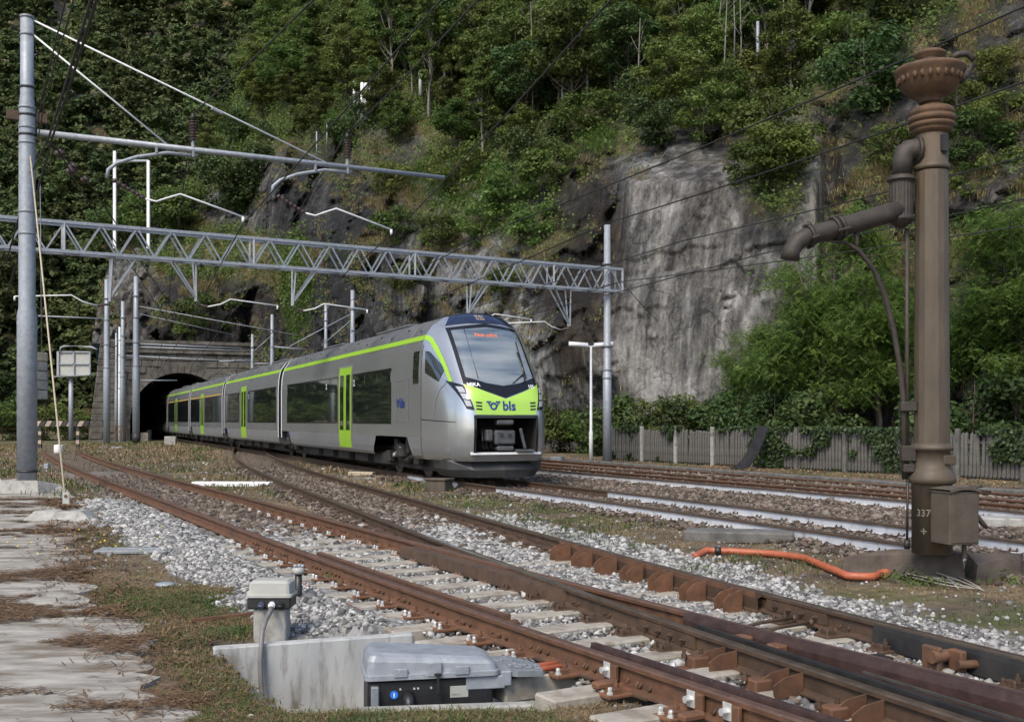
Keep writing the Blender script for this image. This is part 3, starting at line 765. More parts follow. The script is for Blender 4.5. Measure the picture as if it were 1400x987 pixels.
for (x0_, x1_, y0_, sl_, dp_) in ((840, 1000, 352, -0.12, 0.35), (965, 1130, 372, -0.42, 0.45)):
    yl_ = y0_ + (PX - x0_) * sl_ + wob_
    m_ = (PX > x0_) * (PX < x1_)
    crack += m_ * sstep(0, 4, PY - yl_) * (1 - sstep(10, 110, PY - yl_)) * dp_ * 0.75 * sstep(x0_, x0_ + 25, PX) * (1 - sstep(x1_ - 25, x1_, PX))
relief = relief + crack
# boulder bulge low on the left of the slab
relief -= blob(PX, PY, 775, 505, 55, 70, 0.5) * 2.4
hy = DY + relief * 0.8
fx_ = np.clip((hy) / DY, 0.5, 1.5)
hx2 = hx * fx_; hz2 = CZ + (hz - CZ) * (1 + (fx_ - 1) * 0.6)
# keep the base below ground, roll the left edge away from view
hz2 = np.where(PY > 640, -0.5, hz2)
NB = 10
rollX = []; rollY = []; rollZ = []
for k in range(NB, 0, -1):
    dd = k * 5.0
    rollX.append(hx2[:, 0] * (1 + dd / hy[:, 0]) + 0.04 * dd); rollY.append(hy[:, 0] + dd); rollZ.append(hz2[:, 0] - 0.05 * dd)
hX = np.concatenate([np.array(rollX).T, hx2], 1); hY = np.concatenate([np.array(rollY).T, hy], 1); hZ = np.concatenate([np.array(rollZ).T, hz2], 1)
pad = lambda A: np.concatenate([np.repeat(A[:, :1], NB, 1), A], 1)
rockp = pad(rock); PXp = pad(PX); PYp = pad(PY); slabp = pad(slab)
# tone of the rock itself: wet black streaks, pale lime-washed slab, brown stain
tone = 0.36 + (pad(fbm(hx / 6, hz / 14, 71)) - 0.5) * 0.6
tone += 0.15 * slabp + 0.30 * (pad(fbm(hx / 2.2, hz / 5.5, 73)) - 0.5) + 0.25 * (pad(fbm(hx / 0.9, hz / 9.0, 74)) - 0.5) - 0.22 * blob(PXp, PYp, 1060, 300, 50, 45) - 0.12 * blob(PXp, PYp, 930, 430, 45, 90) + 0.12 * blob(PXp, PYp, 890, 260, 40, 40) - 0.30 * blob(PXp, PYp, 790, 350, 55, 190) - 0.22 * blob(PXp, PYp, 440, 330, 70, 160) - 0.18 * blob(PXp, PYp, 270, 425, 130, 50) + 0.12 * blob(PXp, PYp, 640, 300, 90, 120) + 0.22 * blob(PXp, PYp, 1100, 260, 30, 110) - 0.1 * blob(PXp, PYp, 1190, 300, 70, 120)
tone += 0.2 * blob(PXp, PYp, 775, 500, 50, 60)
brownw = np.clip(0.28 * slabp + blob(PXp, PYp, 790, 340, 50, 190) * 0.9 + blob(PXp, PYp, 270, 430, 140, 60) * 0.5 + 0.35 * blob(PXp, PYp, 1290, 250, 160, 280), 0, 1)
dry = np.clip(sstep(0.45, 0.62, pad(n_b)) * (0.5 + blob(PXp, PYp, 280, 350, 130, 60) + 0.5 * blob(PXp, PYp, 1290, 200, 150, 220)), 0, 1)

def hill_material():
    m, nt, bs = newmat('hill_rock')
    a1 = nt.nodes.new('ShaderNodeVertexColor'); a1.layer_name = 'cover'; s1 = nt.nodes.new('ShaderNodeSeparateColor'); nt.links.new(a1.outputs[0], s1.inputs[0])
    a2 = nt.nodes.new('ShaderNodeVertexColor'); a2.layer_name = 'stain'; s2 = nt.nodes.new('ShaderNodeSeparateColor'); nt.links.new(a2.outputs[0], s2.inputs[0])
    streak = tex(nt, 1.0, 8, 0.7, (0.9, 0.9, 0.10)); streak2 = tex(nt, 2.6, 6, 0.65, (0.9, 0.9, 0.07)); grain = tex(nt, 1.4, 10, 0.7)
    def add(a, b, k, c=-0.5):
        mm = nd(nt, 'ShaderNodeMath', operation='ADD'); mm.inputs[1].default_value = c; nt.links.new(b, mm.inputs[0])
        mu = nd(nt, 'ShaderNodeMath', operation='MULTIPLY_ADD'); nt.links.new(mm.outputs[0], mu.inputs[0]); mu.inputs[1].default_value = k; nt.links.new(a, mu.inputs[2]); return mu.outputs[0]
    fine = tex(nt, 5.0, 8, 0.75, (1, 1, 0.5))
    t = add(add(add(add(s1.outputs[1], streak, 1.05), streak2, 0.9), grain, 0.5), fine, 0.5)
    tcv = nt.nodes.new('ShaderNodeTexCoord'); mpv = nt.nodes.new('ShaderNodeMapping'); mpv.inputs['Scale'].default_value = (0.5, 0.5, 0.22); mpv.inputs['Rotation'].default_value = (0.1, 0.35, 0.2)
    nzv = nd(nt, 'ShaderNodeTexNoise'); nzv.inputs['Scale'].default_value = 0.8; nzv.inputs['Detail'].default_value = 6; nt.links.new(tcv.outputs['Object'], nzv.inputs['Vector'])
    mxv = nd(nt, 'ShaderNodeVectorMath', operation='MULTIPLY_ADD'); nt.links.new(nzv.outputs['Color'], mxv.inputs[0]); mxv.inputs[1].default_value = (2.2, 2.2, 2.2); nt.links.new(tcv.outputs['Object'], mxv.inputs[2]); nt.links.new(mxv.outputs[0], mpv.inputs[0])
    vor = nt.nodes.new('ShaderNodeTexVoronoi'); vor.feature = 'DISTANCE_TO_EDGE'; vor.inputs['Scale'].default_value = 0.8; nt.links.new(mpv.outputs[0], vor.inputs['Vector'])
    crk = ramp(nt, vor.outputs[0], [(0.0, (0.0, 0.0, 0.0)), (0.035, (1, 1, 1))])
    t = add(t, crk, 0.12, -1.0)
    grey = ramp(nt, t, [(0.05, (0.016, 0.016, 0.017)), (0.34, (0.058, 0.057, 0.056)), (0.52, (0.15, 0.147, 0.14)), (0.66, (0.25, 0.245, 0.232)), (0.86, (0.44, 0.43, 0.41))])
    brn = ramp(nt, t, [(0.1, (0.02, 0.014, 0.009)), (0.5, (0.085, 0.058, 0.034)), (0.8, (0.20, 0.15, 0.10)), (1.0, (0.42, 0.38, 0.33))])
    bm = nd(nt, 'ShaderNodeMath', operation='MULTIPLY'); nt.links.new(s2.outputs[0], bm.inputs[0]); nt.links.new(ramp(nt, tex(nt, 0.5, 5, 0.7, (1, 1, 0.3)), [(0.35, (0.1, 0.1, 0.1)), (0.6, (1, 1, 1))]), bm.inputs[1])
    rockc = mixc(nt, bm.outputs[0], grey, brn)
    soil = ramp(nt, tex(nt, 1.2, 8, 0.75), [(0.3, (0.020, 0.022, 0.010)), (0.55, (0.050, 0.055, 0.022)), (0.75, (0.085, 0.075, 0.038))])
    dryc = ramp(nt, tex(nt, 2.5, 8, 0.75), [(0.3, (0.09, 0.075, 0.035)), (0.7, (0.27, 0.21, 0.11))])
    soil = mixc(nt, s2.outputs[1], soil, dryc)
    col = mixc(nt, s1.outputs[0], soil, rockc)
    nt.links.new(col, bs.inputs['Base Color']); bs.inputs['Roughness'].default_value = 0.85; bs.inputs['Specular IOR Level'].default_value = 0.25
    hb = nd(nt, 'ShaderNodeMath', operation='MULTIPLY_ADD'); nt.links.new(crk, hb.inputs[0]); hb.inputs[1].default_value = 0.10; nt.links.new(tex(nt, 1.1, 12, 0.75, (1, 1, 0.55)), hb.inputs[2])
    bump(nt, bs, hb.outputs[0], 1.0, 0.5)
    return m
hV = np.stack([hX, hY, hZ], -1).reshape(-1, 3); hI = np.arange(hX.size).reshape(hX.shape)
hF = np.stack([hI[:-1, :-1], hI[:-1, 1:], hI[1:, 1:], hI[1:, :-1]], -1)
keep = ~((PXp[:-1, :-1] < 342) & (PYp[:-1, :-1] > 470))       # leave the tunnel mouth open
hF = hF[keep]
me = np_mesh('hillside', hV, hF.reshape(-1, 4), hill_material(), False)
ca = me.color_attributes.new('cover', 'FLOAT_COLOR', 'POINT'); ca.data.foreach_set('color', np.stack([rockp, np.clip(tone, 0, 1), dry, np.ones_like(tone)], -1).astype(np.float32).ravel())
ca = me.color_attributes.new('stain', 'FLOAT_COLOR', 'POINT'); ca.data.foreach_set('color', np.stack([brownw, dry, dry * 0, np.ones_like(tone)], -1).astype(np.float32).ravel())
hill = link_mesh('hillside', me); tag(hill, kind='structure')

# far mountainside behind the tunnel spur
FU, FV = 150, 90
fu = np.linspace(-2600, 640, FU); fv = np.linspace(0, 1, FV); FUU, FVV = np.meshgrid(fu, fv)
FPY = 600 - FVV * 950; FD = 140 + 30 * FVV + 170 * FVV**1.4 - 0.018 * np.clip(-FUU, 0, 3000)
FD = FD + (fbm(FUU / 90, FPY / 90, 81) - 0.5) * 40
fX = (FUU - 700) / F * FD; fZ = CZ - (FPY - HZ) / F * FD; fZ = np.where(FVV < 0.005, -3, fZ)
frock = sstep(0.56, 0.68, fbm(FUU / 45, FPY / 32, 83) + 0.12 * blob(FUU, FPY, 90, 80, 90, 80))
fme = np_mesh('mountainside', np.stack([fX, FD, fZ], -1).reshape(-1, 3), (lambda I_: np.stack([I_[:-1, :-1], I_[:-1, 1:], I_[1:, 1:], I_[1:, :-1]], -1).reshape(-1, 4))(np.arange(FU * FV).reshape(FV, FU)), bpy.data.materials['hill_rock'], True)
ca = fme.color_attributes.new('cover', 'FLOAT_COLOR', 'POINT'); ca.data.foreach_set('color', np.stack([frock * 0.9, 0.45 + 0 * frock, frock * 0, np.ones_like(frock)], -1).astype(np.float32).ravel())
ca = fme.color_attributes.new('stain', 'FLOAT_COLOR', 'POINT'); ca.data.foreach_set('color', np.stack([0.5 + 0 * frock, sstep(0.45, 0.6, fbm(FUU / 40, FPY / 40, 85)), 0 * frock, np.ones_like(frock)], -1).astype(np.float32).ravel())
mtn = link_mesh('mountainside', fme); tag(mtn, kind='structure')

# ---------------------------------------------------------------- vegetation
LEAF = [(0.0, (0.036, 0.062, 0.013)), (0.45, (0.080, 0.128, 0.027)), (0.8, (0.135, 0.182, 0.042)), (1.0, (0.20, 0.22, 0.065))]
LEAF_D = [(0.0, (0.024, 0.046, 0.014)), (0.5, (0.050, 0.088, 0.025)), (1.0, (0.105, 0.145, 0.045))]
LEAF_Y = [(0.0, (0.045, 0.066, 0.014)), (0.5, (0.098, 0.132, 0.030)), (0.9, (0.165, 0.178, 0.050)), (1.0, (0.24, 0.21, 0.075))]
LEAF_R = [(0.0, (0.036, 0.070, 0.016)), (0.4, (0.095, 0.175, 0.036)), (0.8, (0.17, 0.255, 0.060)), (1.0, (0.27, 0.29, 0.085))]
M['leaf'] = island_mat('leaf_green', LEAF, 0.55, 0.42, 1.0, 0.5, nscale=0.7)
M['leaf_dark'] = island_mat('leaf_dark', LEAF_D, 0.6, 0.35, 0.8, 0.5, nscale=0.7)
M['leaf_olive'] = island_mat('leaf_olive', LEAF_Y, 0.6, 0.42, 0.9, 0.5, nscale=0.7)
M['leaf_robinia'] = island_mat('leaf_robinia', LEAF_R, 0.5, 0.45, 0.3, 0.4, nscale=0.8)
M['leaf_far'] = island_mat('leaf_far', [(0, (0.042, 0.068, 0.024)), (0.5, (0.080, 0.116, 0.038)), (1, (0.145, 0.160, 0.056))], 0.7, 0.35, 1.0, 0.5, nscale=0.3)
M['ivy'] = island_mat('ivy_leaf', [(0, (0.012, 0.026, 0.008)), (0.6, (0.032, 0.055, 0.016)), (1, (0.08, 0.095, 0.03))], 0.45, 0.15, 0, 0.4, nscale=2)

def quads(C, N, size, asp, rng, roll=None):
    """diamond leaf quads: centres C, normals N"""
    n = len(C); N = N / np.maximum(np.linalg.norm(N, axis=1, keepdims=True), 1e-6)
    r = rng.normal(size=(n, 3)); A = np.cross(N, r); A /= np.maximum(np.linalg.norm(A, axis=1, keepdims=True), 1e-6); B = np.cross(N, A)
    s = np.asarray(size).reshape(-1, 1) if np.ndim(size) else np.full((n, 1), size)
    fold = 0.18
    V = np.stack([C - A * s, C + B * s * asp - N * s * fold, C + A * s, C - B * s * asp - N * s * fold], 1).reshape(-1, 3)
    return V
def quad_mesh(name, V, mat):
    n = len(V) // 4; return np_mesh(name, V, np.arange(4 * n).reshape(n, 4), mat)

def make_tree(kind, seed, H, R, nleaf, leaf, lmat, bmat, trunk_r=0.14, clumps=46, base=0.28, asp=0.6):
    """tapered trunk, limbs and a crown of leaf clumps; returns (trunk mesh, crown mesh), foot at the origin"""
    rg = np.random.default_rng(seed); mb = MB(); rnd = random.Random(seed)
    lean = np.array([rnd.uniform(-.06, .06), rnd.uniform(-.06, .06)]) * H
    tp = [Vector((lean[0] * t * t + rnd.uniform(-.03, .03) * H * .3, lean[1] * t * t + rnd.uniform(-.03, .03) * H * .3, H * t * .94 - 0.3 * (t == 0))) for t in np.linspace(0, 1, 8)]
    mb.tube(tp, [trunk_r * (1 - .88 * t) for t in np.linspace(0, 1, 8)], 7)
    cents = []; rads = []
    for k in range(clumps):
        for _ in range(30):
            d = rg.normal(size=3); d /= np.linalg.norm(d); q = d * (0.35 + 0.65 * rg.random() ** 0.5)
            t = base + (1 - base) * (0.5 + 0.5 * q[2])
            if kind == 'conifer': wr = (1 - t) * 1.15 + 0.06
            elif kind == 'spread': wr = 0.55 + 0.6 * math.sin(math.pi * min(1, (t - base) / (1 - base) * 0.8 + 0.12))
            else: wr = 1.0
            p = np.array([q[0] * R * wr + lean[0] * t * t, q[1] * R * wr + lean[1] * t * t, H * t])
            break
        cents.append(p); rads.append(R * (0.20 + 0.16 * rg.random()) * (0.7 if kind == 'conifer' else 1))
    cents = np.array(cents)
    for k in range(min(clumps, 20)):
        c = Vector(cents[k]); t0 = max(0.12, min(0.85, c.z / H - 0.22)); i = t0 * 7; j = int(i); f_ = i - j
        a = tp[j].lerp(tp[min(j + 1, 7)], f_); mid = a.lerp(c, 0.55) + Vector((0, 0, -0.04 * H))
        mb.tube([a, mid, c], [trunk_r * .42 * (1 - .6 * t0), trunk_r * .22, trunk_r * .06], 5, cap=False)
    per = rg.multinomial(nleaf, np.array(rads)**2 / np.sum(np.array(rads)**2)); C_ = []; N_ = []
    for c, r, n in zip(cents, rads, per):
        d = rg.normal(size=(n, 3)); d /= np.linalg.norm(d, axis=1, keepdims=True)
        rr = r * (0.25 + 0.8 * rg.random((n, 1)) ** 0.6)
        flat = np.array([1.15, 1.15, 0.62])
        C_.append(c + d * rr * flat); N_.append(d * 0.7 + np.array([0, 0, 0.75]) + rg.normal(size=(n, 3)) * 0.45)
    C_ = np.concatenate(C_); N_ = np.concatenate(N_)
    Vq = quads(C_, N_, leaf * (0.6 + 0.8 * rg.random(len(C_))), asp, rg)
    return mb.mesh('trunk', bmat), quad_mesh('crown', Vq, lmat)

def tree_obj(name, meshes, loc, scale, rz, label, group, cat='tree'):
    o = root(name, label, cat, loc, group); o.rotation_euler = (0, 0, rz); o.scale = (scale[0], scale[0], scale[1])
    link_mesh('trunk', meshes[0], o); link_mesh('crown', meshes[1], o)
    return o

PROTO = {
    'round_a': make_tree('round', 1, 8.0, 2.5, 7600, 0.135, M['leaf'], M['bark'], clumps=52),
    'round_b': make_tree('round', 2, 9.0, 2.3, 7200, 0.13, M['leaf_olive'], M['bark'], clumps=44),
    'round_c': make_tree('spread', 3, 7.5, 2.9, 8000, 0.135, M['leaf'], M['bark'], clumps=56),
    'tall_a': make_tree('round', 4, 11.0, 1.9, 6800, 0.13, M['leaf'], M['bark_pale'], clumps=40, base=0.35),
    'dark_a': make_tree('round', 5, 8.5, 2.6, 8000, 0.135, M['leaf_dark'], M['bark'], clumps=50),
    'conifer': make_tree('conifer', 6, 12.0, 2.6, 3800, 0.20, M['leaf_dark'], M['bark'], clumps=70, base=0.08),
    'shrub_a': make_tree('round', 7, 2.6, 1.6, 3200, 0.085, M['leaf'], M['bark'], trunk_r=0.05, clumps=26, base=0.05),
    'shrub_b': make_tree('round', 8, 2.2, 1.7, 3000, 0.085, M['leaf_olive'], M['bark'], trunk_r=0.05, clumps=24, base=0.05),
    'shrub_d': make_tree('round', 9, 2.5, 1.7, 3200, 0.085, M['leaf_dark'], M['bark'], trunk_r=0.05, clumps=24, base=0.05),
}
FARP = [make_tree('round', 20, 9, 3.4, 2400, 0.30, M['leaf_far'], M['bark'], clumps=40, base=0.05)[1], make_tree('round', 21, 11, 3.2, 2400, 0.30, M['leaf_far'], M['bark'], clumps=40, base=0.05)[1], make_tree('conifer', 22, 14, 3.0, 2400, 0.30, M['leaf_far'], M['bark'], clumps=60, base=0.02)[1]]

rg = random.Random(5)
def hill_at(px, py):
    """surface point of the near hill nearest to a photo position"""
    j = int(np.clip(round((650 - py) / 900 * (NV - 1)), 0, NV - 1)); xl = np.interp(py, LEFT_Y, LEFT_X)
    u = np.clip((px - xl) / (2200 - xl), 0, 1); i = int(np.clip(round(u ** (1 / 1.15) * (NU - 1)), 0, NU - 1))
    return Vector((float(hx2[j, i]), float(hy[j, i]), float(hz2[j, i])))
def place(px, near):
    h_ = 'low in the wood ' if near < 45 else ('mid-height in the wood ' if near < 130 else 'high in the wood ')
    for lim, t_ in ((330, 'over the tunnel spur'), (480, 'behind the boom end'), (560, 'beside the rockfall post cluster'), (660, 'above the gantry middle'), (760, 'above the train nose'), (850, 'above the brown wet rock'), (960, 'above the pale slab'), (1070, 'above the right side of the slab'), (1180, 'above the cleft left of the urn')):
        if px < lim: return h_ + t_
    return h_ + 'behind the urn'
ntree = 0; placed = []
tries = 0
while ntree < 235 and tries < 9000:
    tries += 1
    px = rg.uniform(135, 1500); py = rg.uniform(-130, 300)
    t_l = float(lineY(np.array([px]), TREELINE)[0])
    if py > t_l - 5 or px < float(np.interp(py, LEFT_Y, LEFT_X)) + 8: continue
    p = hill_at(px, py); mind = 2.6 if py > 0 else 3.4
    if any((p - q).length < mind for q in placed): continue
    placed.append(p)
    near = t_l - py
    k = rg.random(); sc = rg.uniform(0.62, 1.05) * (0.68 if near < 45 else 0.95)
    if near < 30 and k < .6: pk = rg.choice(['shrub_a', 'shrub_b', 'shrub_d']); sc = rg.uniform(.9, 1.5)
    elif px > 1120: pk = rg.choice(['dark_a', 'shrub_d', 'round_b', 'shrub_b']); sc *= .75
    elif px < 480: pk = rg.choice(['round_a', 'round_b', 'round_b', 'round_c'])
    elif 700 < px < 1010 and k < .62: pk = rg.choice(['dark_a', 'round_a', 'tall_a'])
    else: pk = rg.choice(['round_a', 'round_a', 'round_b', 'round_c', 'tall_a', 'round_c'])
    nm = {'round_a': ('leafy_tree', 'mid-green leafy tree in the wood above the cliff'), 'round_b': ('olive_tree', 'olive-green leafy tree in the wood above the cliff'), 'round_c': ('spreading_tree', 'wide-crowned green tree in the wood above the cliff'),
          'tall_a': ('slender_tree', 'tall slender tree in the wood above the cliff'), 'dark_a': ('dark_tree', 'dark-green leafy tree in the wood above the cliff'), 'conifer': ('conifer_tree', 'dark conifer in the wood above the cliff'),
          'shrub_a': ('shrub', 'green shrub on the slope at the edge of the wood'), 'shrub_b': ('shrub', 'olive shrub on the slope at the edge of the wood'), 'shrub_d': ('shrub', 'dark green shrub on the slope at the edge of the wood')}[pk]
    nm = (nm[0], nm[1].replace('in the wood above the cliff', '').replace('on the slope at the edge of the wood', '').strip() + ' ' + place(px, near))
    tree_obj(nm[0], PROTO[pk], p - Vector((0, 0, .25)), (sc, sc * rg.uniform(.85, 1.2)), rg.uniform(0, 6.28), nm[1], nm[1].split(' ')[0] + ' ' + nm[0].replace('_', ' ') + 's on the hillside', 'shrub' if 'shrub' in pk else 'tree')
    ntree += 1
# shrubs on ledges, over the tunnel and at the cliff foot: (px, py, proto, scale, label)
SHR = [(205, 330, 'shrub_a', 2.2, 'round green bush on the spur over the tunnel, leftmost'), (165, 340, 'shrub_a', 1.7, 'small green bush at the left edge of the tunnel spur'), (250, 322, 'shrub_a', 2.0, 'green bush on the spur left of the bare rock hump'),
       (318, 285, 'shrub_d', 2.6, 'dark green bush under the grey rock hump above the tunnel'), (345, 268, 'shrub_d', 2.0, 'dark bush beside the grey rock hump'), (285, 452, 'shrub_b', 1.5, 'yellowing bush growing over the tunnel portal'), (262, 462, 'shrub_a', .9, 'small green bush on the tunnel portal coping'),
       (545, 330, 'shrub_a', 1.1, 'green bush on a rock ledge above the train roof'), (600, 335, 'shrub_b', 1.0, 'olive bush on the rock ledge above the gantry'), (660, 330, 'shrub_a', 1.2, 'green bush on the rock right of the ledge above the gantry'), (700, 290, 'shrub_a', 1.4, 'green bush at the top of the dark wet rock'),
       (620, 262, 'shrub_a', 1.4, 'bush in the middle of the grassy slope above the gantry'), (540, 270, 'shrub_b', 1.3, 'olive bush left on the grassy slope above the gantry'), (735, 330, 'shrub_a', 1.1, 'bush hanging beside the brown wet rock'), (760, 260, 'shrub_a', 1.3, 'bush left of the top of the pale slab'),
       (560, 395, 'shrub_b', .9, 'low bush on the rock just above the train'), (690, 400, 'shrub_b', .8, 'low bush on the rock right of the hanging lattice bracket'), (1055, 205, 'shrub_a', 1.3, 'bush trailing over the right edge of the pale slab'), (1040, 255, 'shrub_a', 1.0, 'small bush hanging on the pale slab'), (1075, 245, 'shrub_a', 1.2, 'bush on the cleft right of the pale slab'),
       (900, 196, 'shrub_d', 1.1, 'dark bush on the rim over the pale slab'), (960, 190, 'shrub_a', 1.2, 'green bush on the rim over the pale slab'), (1180, 150, 'shrub_d', 1.6, 'dark bush on the cliff left of the urn'), (1230, 230, 'shrub_b', 1.0, 'olive bush on the cliff behind the crane neck'), (1330, 230, 'shrub_a', 1.0, 'green bush on the cliff right of the column'),
       (1350, 290, 'shrub_a', 1.1, 'larger green bush on the cliff right of the column'), (1310, 160, 'shrub_b', .8, 'olive bush on the cliff right of the urn'), (1380, 180, 'shrub_b', .9, 'olive bush on the cliff at the right edge'), (1370, 110, 'shrub_b', .8, 'olive bush high on the cliff at the right edge'), (1190, 90, 'shrub_d', 1.5, 'dark bush high on the cliff left of the urn')]
for (px, py, pk, sc, lb) in SHR:
    tree_obj('shrub', PROTO[pk], hill_at(px, py) - Vector((0, 0, .3)), (sc, sc), rg.uniform(0, 6.28), lb, 'bushes on the rock', 'shrub')
FOOT = [(835, 612, 49.5, 'shrub_d', 1.0, 'bush behind the left end of the picket fence'), (870, 612, 49, 'shrub_d', 1.2, 'bush behind the fence at the foot of the pale slab, left'), (905, 612, 48, 'shrub_a', 1.15, 'green bush behind the fence at the foot of the pale slab'), (940, 612, 47, 'shrub_d', 1.1, 'dark bush behind the fence at the foot of the pale slab'), (970, 612, 46, 'shrub_d', 1.0, 'dark bush left of the bright trees behind the fence'), (1010, 612, 45, 'shrub_d', 1.2, 'dark bush under the bright trees behind the fence'),
        (765, 612, 54, 'shrub_a', 1.0, 'green bush behind the rusty railing right of the train'), (800, 612, 53, 'shrub_a', .9, 'green bush behind the rusty railing beside the lamp post'), (1060, 612, 42.5, 'shrub_d', 1.2, 'dark bush behind the fence near the rubber strip'), (1110, 612, 41, 'shrub_d', 1.2, 'dark bush behind the fence left of the crane'), (1330, 612, 36, 'shrub_d', 1.3, 'dark bush behind the fence right of the crane'), (1390, 612, 35, 'shrub_d', 1.3, 'dark bush behind the fence at the right edge')]
for (px, py, Y, pk, sc, lb) in FOOT:
    tree_obj('shrub', PROTO[pk], ((px - 700) / F * Y, Y, .05), (sc, sc), rg.uniform(0, 6.28), lb, 'bushes behind the fence', 'shrub')
for k, (px, Y, sc) in enumerate(((60, 88, 1.3), (95, 92, 1.2), (20, 90, 1.5), (120, 95, 1.0), (-20, 86, 1.4))):
    tree_obj('shrub', PROTO['shrub_a'], ((px - 700) / F * Y, Y, 0), (sc, sc), rg.uniform(0, 6.28), 'low green bush behind the railing beyond the buffer stop', 'bushes beyond the buffer stop', 'shrub')

# bright robinia trees behind the fence at the right
def make_robinia(seed, H, R, nfrond):
    r_ = np.random.default_rng(seed); rnd = random.Random(seed); mb = MB()
    tips = []
    stems = 3
    for s_ in range(stems):
        an = rnd.uniform(0, 6.28); top = Vector((math.cos(an) * R * .45, math.sin(an) * R * .45, H * rnd.uniform(.8, .98)))
        pts = [Vector((rnd.uniform(-.15, .15), rnd.uniform(-.15, .15), -.2))]
        for t in (.25, .5, .75, 1): pts.append(Vector((top.x * t ** 1.5 + rnd.uniform(-.12, .12), top.y * t ** 1.5 + rnd.uniform(-.12, .12), H * .02 + top.z * t)))
        mb.tube(pts, [.09, .075, .055, .035, .012], 7)
        for b in range(13):
            t = rnd.uniform(.34, .97); i = t * 4; j = min(3, int(i)); a = pts[j].lerp(pts[j + 1], i - j)
            d = Vector((rnd.gauss(0, 1), rnd.gauss(0, 1), rnd.uniform(-.1, .8))).normalized() * R * rnd.uniform(.45, .95) * (1.1 - .5 * t)
            m_ = a + d * .5 + Vector((0, 0, .1)); e = a + d + Vector((0, 0, -.1))
            mb.tube([a, m_, e], [.028, .018, .006], 5, cap=False); tips += [m_, e, a.lerp(m_, .6), m_.lerp(e, .5)]
    tips = np.array([tuple(t) for t in tips])
    base = tips[r_.integers(0, len(tips), nfrond)] + r_.normal(size=(nfrond, 3)) * np.array([.22, .22, .12]) * R * .55
    az = r_.random(nfrond) * 6.28; el = r_.uniform(-.55, .35, nfrond); L_ = r_.uniform(.16, .30, nfrond)
    d = np.stack([np.cos(az) * np.cos(el), np.sin(az) * np.cos(el), np.sin(el)], 1)
    sd = np.stack([-np.sin(az), np.cos(az), r_.normal(size=nfrond) * .3], 1); C_ = []; A_ = []
    quadsV = []
    nl = 6
    for i in range(nl):
        t = (i + .6) / nl
        for sg in (-1, 1):
            c = base + d * (L_ * t)[:, None] - np.array([0, 0, 1]) * (L_ * t * t * .35)[:, None]
            tip = c + sd * sg * (.045 + .02 * r_.random((nfrond, 1))) + d * .02 + r_.normal(size=(nfrond, 3)) * .012 + np.array([0, 0, -.018])
            w = d * .019
            quadsV.append(np.stack([c, (c + tip) / 2 + w, tip, (c + tip) / 2 - w], 1))
    Vq = np.concatenate(quadsV, 1).reshape(-1, 3)
    return mb.mesh('trunk', M['bark']), quad_mesh('crown', Vq, M['leaf_robinia'])
ROB = [make_robinia(31, 5.6, 2.5, 6000), make_robinia(32, 6.2, 2.6, 6400)]
for k, (px, Y, sc, zs, lb) in enumerate(((1075, 43.5, 1.15, 1.30, 'bright green feathery tree under the crane spout, left'), (1140, 42, 1.35, 1.62, 'bright green feathery tree under the crane spout, tallest'), (1205, 41, 1.2, 1.42, 'bright green feathery tree just left of the crane column'), (1025, 46, .85, .95, 'smallest bright green feathery tree, next to the pale slab'),
        (1345, 38.5, 1.3, 1.55, 'bright green feathery tree just right of the crane column'), (1420, 36, 1.3, 1.45, 'bright green feathery tree at the right edge'), (1262, 40, 1.1, 1.3, 'bright green feathery tree half hidden by the crane column'))):
    tree_obj('robinia_tree', ROB[k % 2], ((px - 700) / F * Y, Y, gz(Y) - .05), (sc * .92, zs), rg.uniform(0, 6.28), lb, 'feathery trees behind the fence')

# forest on the far mountainside: single-mesh trees
cnt = 0; tries = 0
fplaced = []
while cnt < 290 and tries < 6000:
    tries += 1
    px = rg.uniform(-420, 470); py = rg.uniform(-70, 596)
    if px < -10 and rg.random() < .45: continue
    edge = float(np.interp(py, LEFT_Y, LEFT_X))
    if px > edge + 25: continue
    j = int(np.clip((600 - py) / 950 * (FV - 1), 0, FV - 1)); i = int(np.clip((px + 2600) / 3240 * (FU - 1), 0, FU - 1))
    if frock[j, i] > .6 and rg.random() < .9: continue
    p = Vector((float(fX[j, i]), float(FD[j, i]), float(fZ[j, i]) - .5))
    p += Vector((rg.uniform(-2, 2), rg.uniform(-2, 2), 0))
    if any((p - q).length < 4.6 for q in fplaced): continue
    fplaced.append(p)
    k = 2 if rg.random() < .28 else rg.choice([0, 1])
    o = link_mesh('forest_conifer' if k == 2 else 'forest_tree', FARP[k], loc=p); s = rg.uniform(.9, 1.4); o.scale = (s, s, s * rg.uniform(.85, 1.15)); o.rotation_euler = (0, 0, rg.uniform(0, 6.28))
    wx = 'left of the big mast' if px < 30 else ('just right of the big mast' if px < 110 else ('behind the stay rods' if px < 230 else 'beside the tunnel spur'))
    wy = 'high' if py < 130 else ('midway' if py < 330 else 'low')
    tag(o, ('pointed conifer ' if k == 2 else 'rounded tree ') + wy + ' on the far mountainside ' + wx, 'tree', 'far conifers' if k == 2 else 'far leafy trees')
    cnt += 1
r_ = np.random.default_rng(77); n = 62000
jj = r_.integers(0, FV - 1, n); ii = r_.integers(int(FU * .58), FU - 1, n); okf = (r_.random(n) > frock[jj, ii] * .75) & (FPY[jj, ii] > -90); jj, ii = jj[okf], ii[okf]
C_ = np.stack([fX[jj, ii], FD[jj, ii], fZ[jj, ii]], -1) + r_.normal(size=(len(jj), 3)) * np.array([4, 2, 2.4]) + np.array([0, -1.5, 1.2])
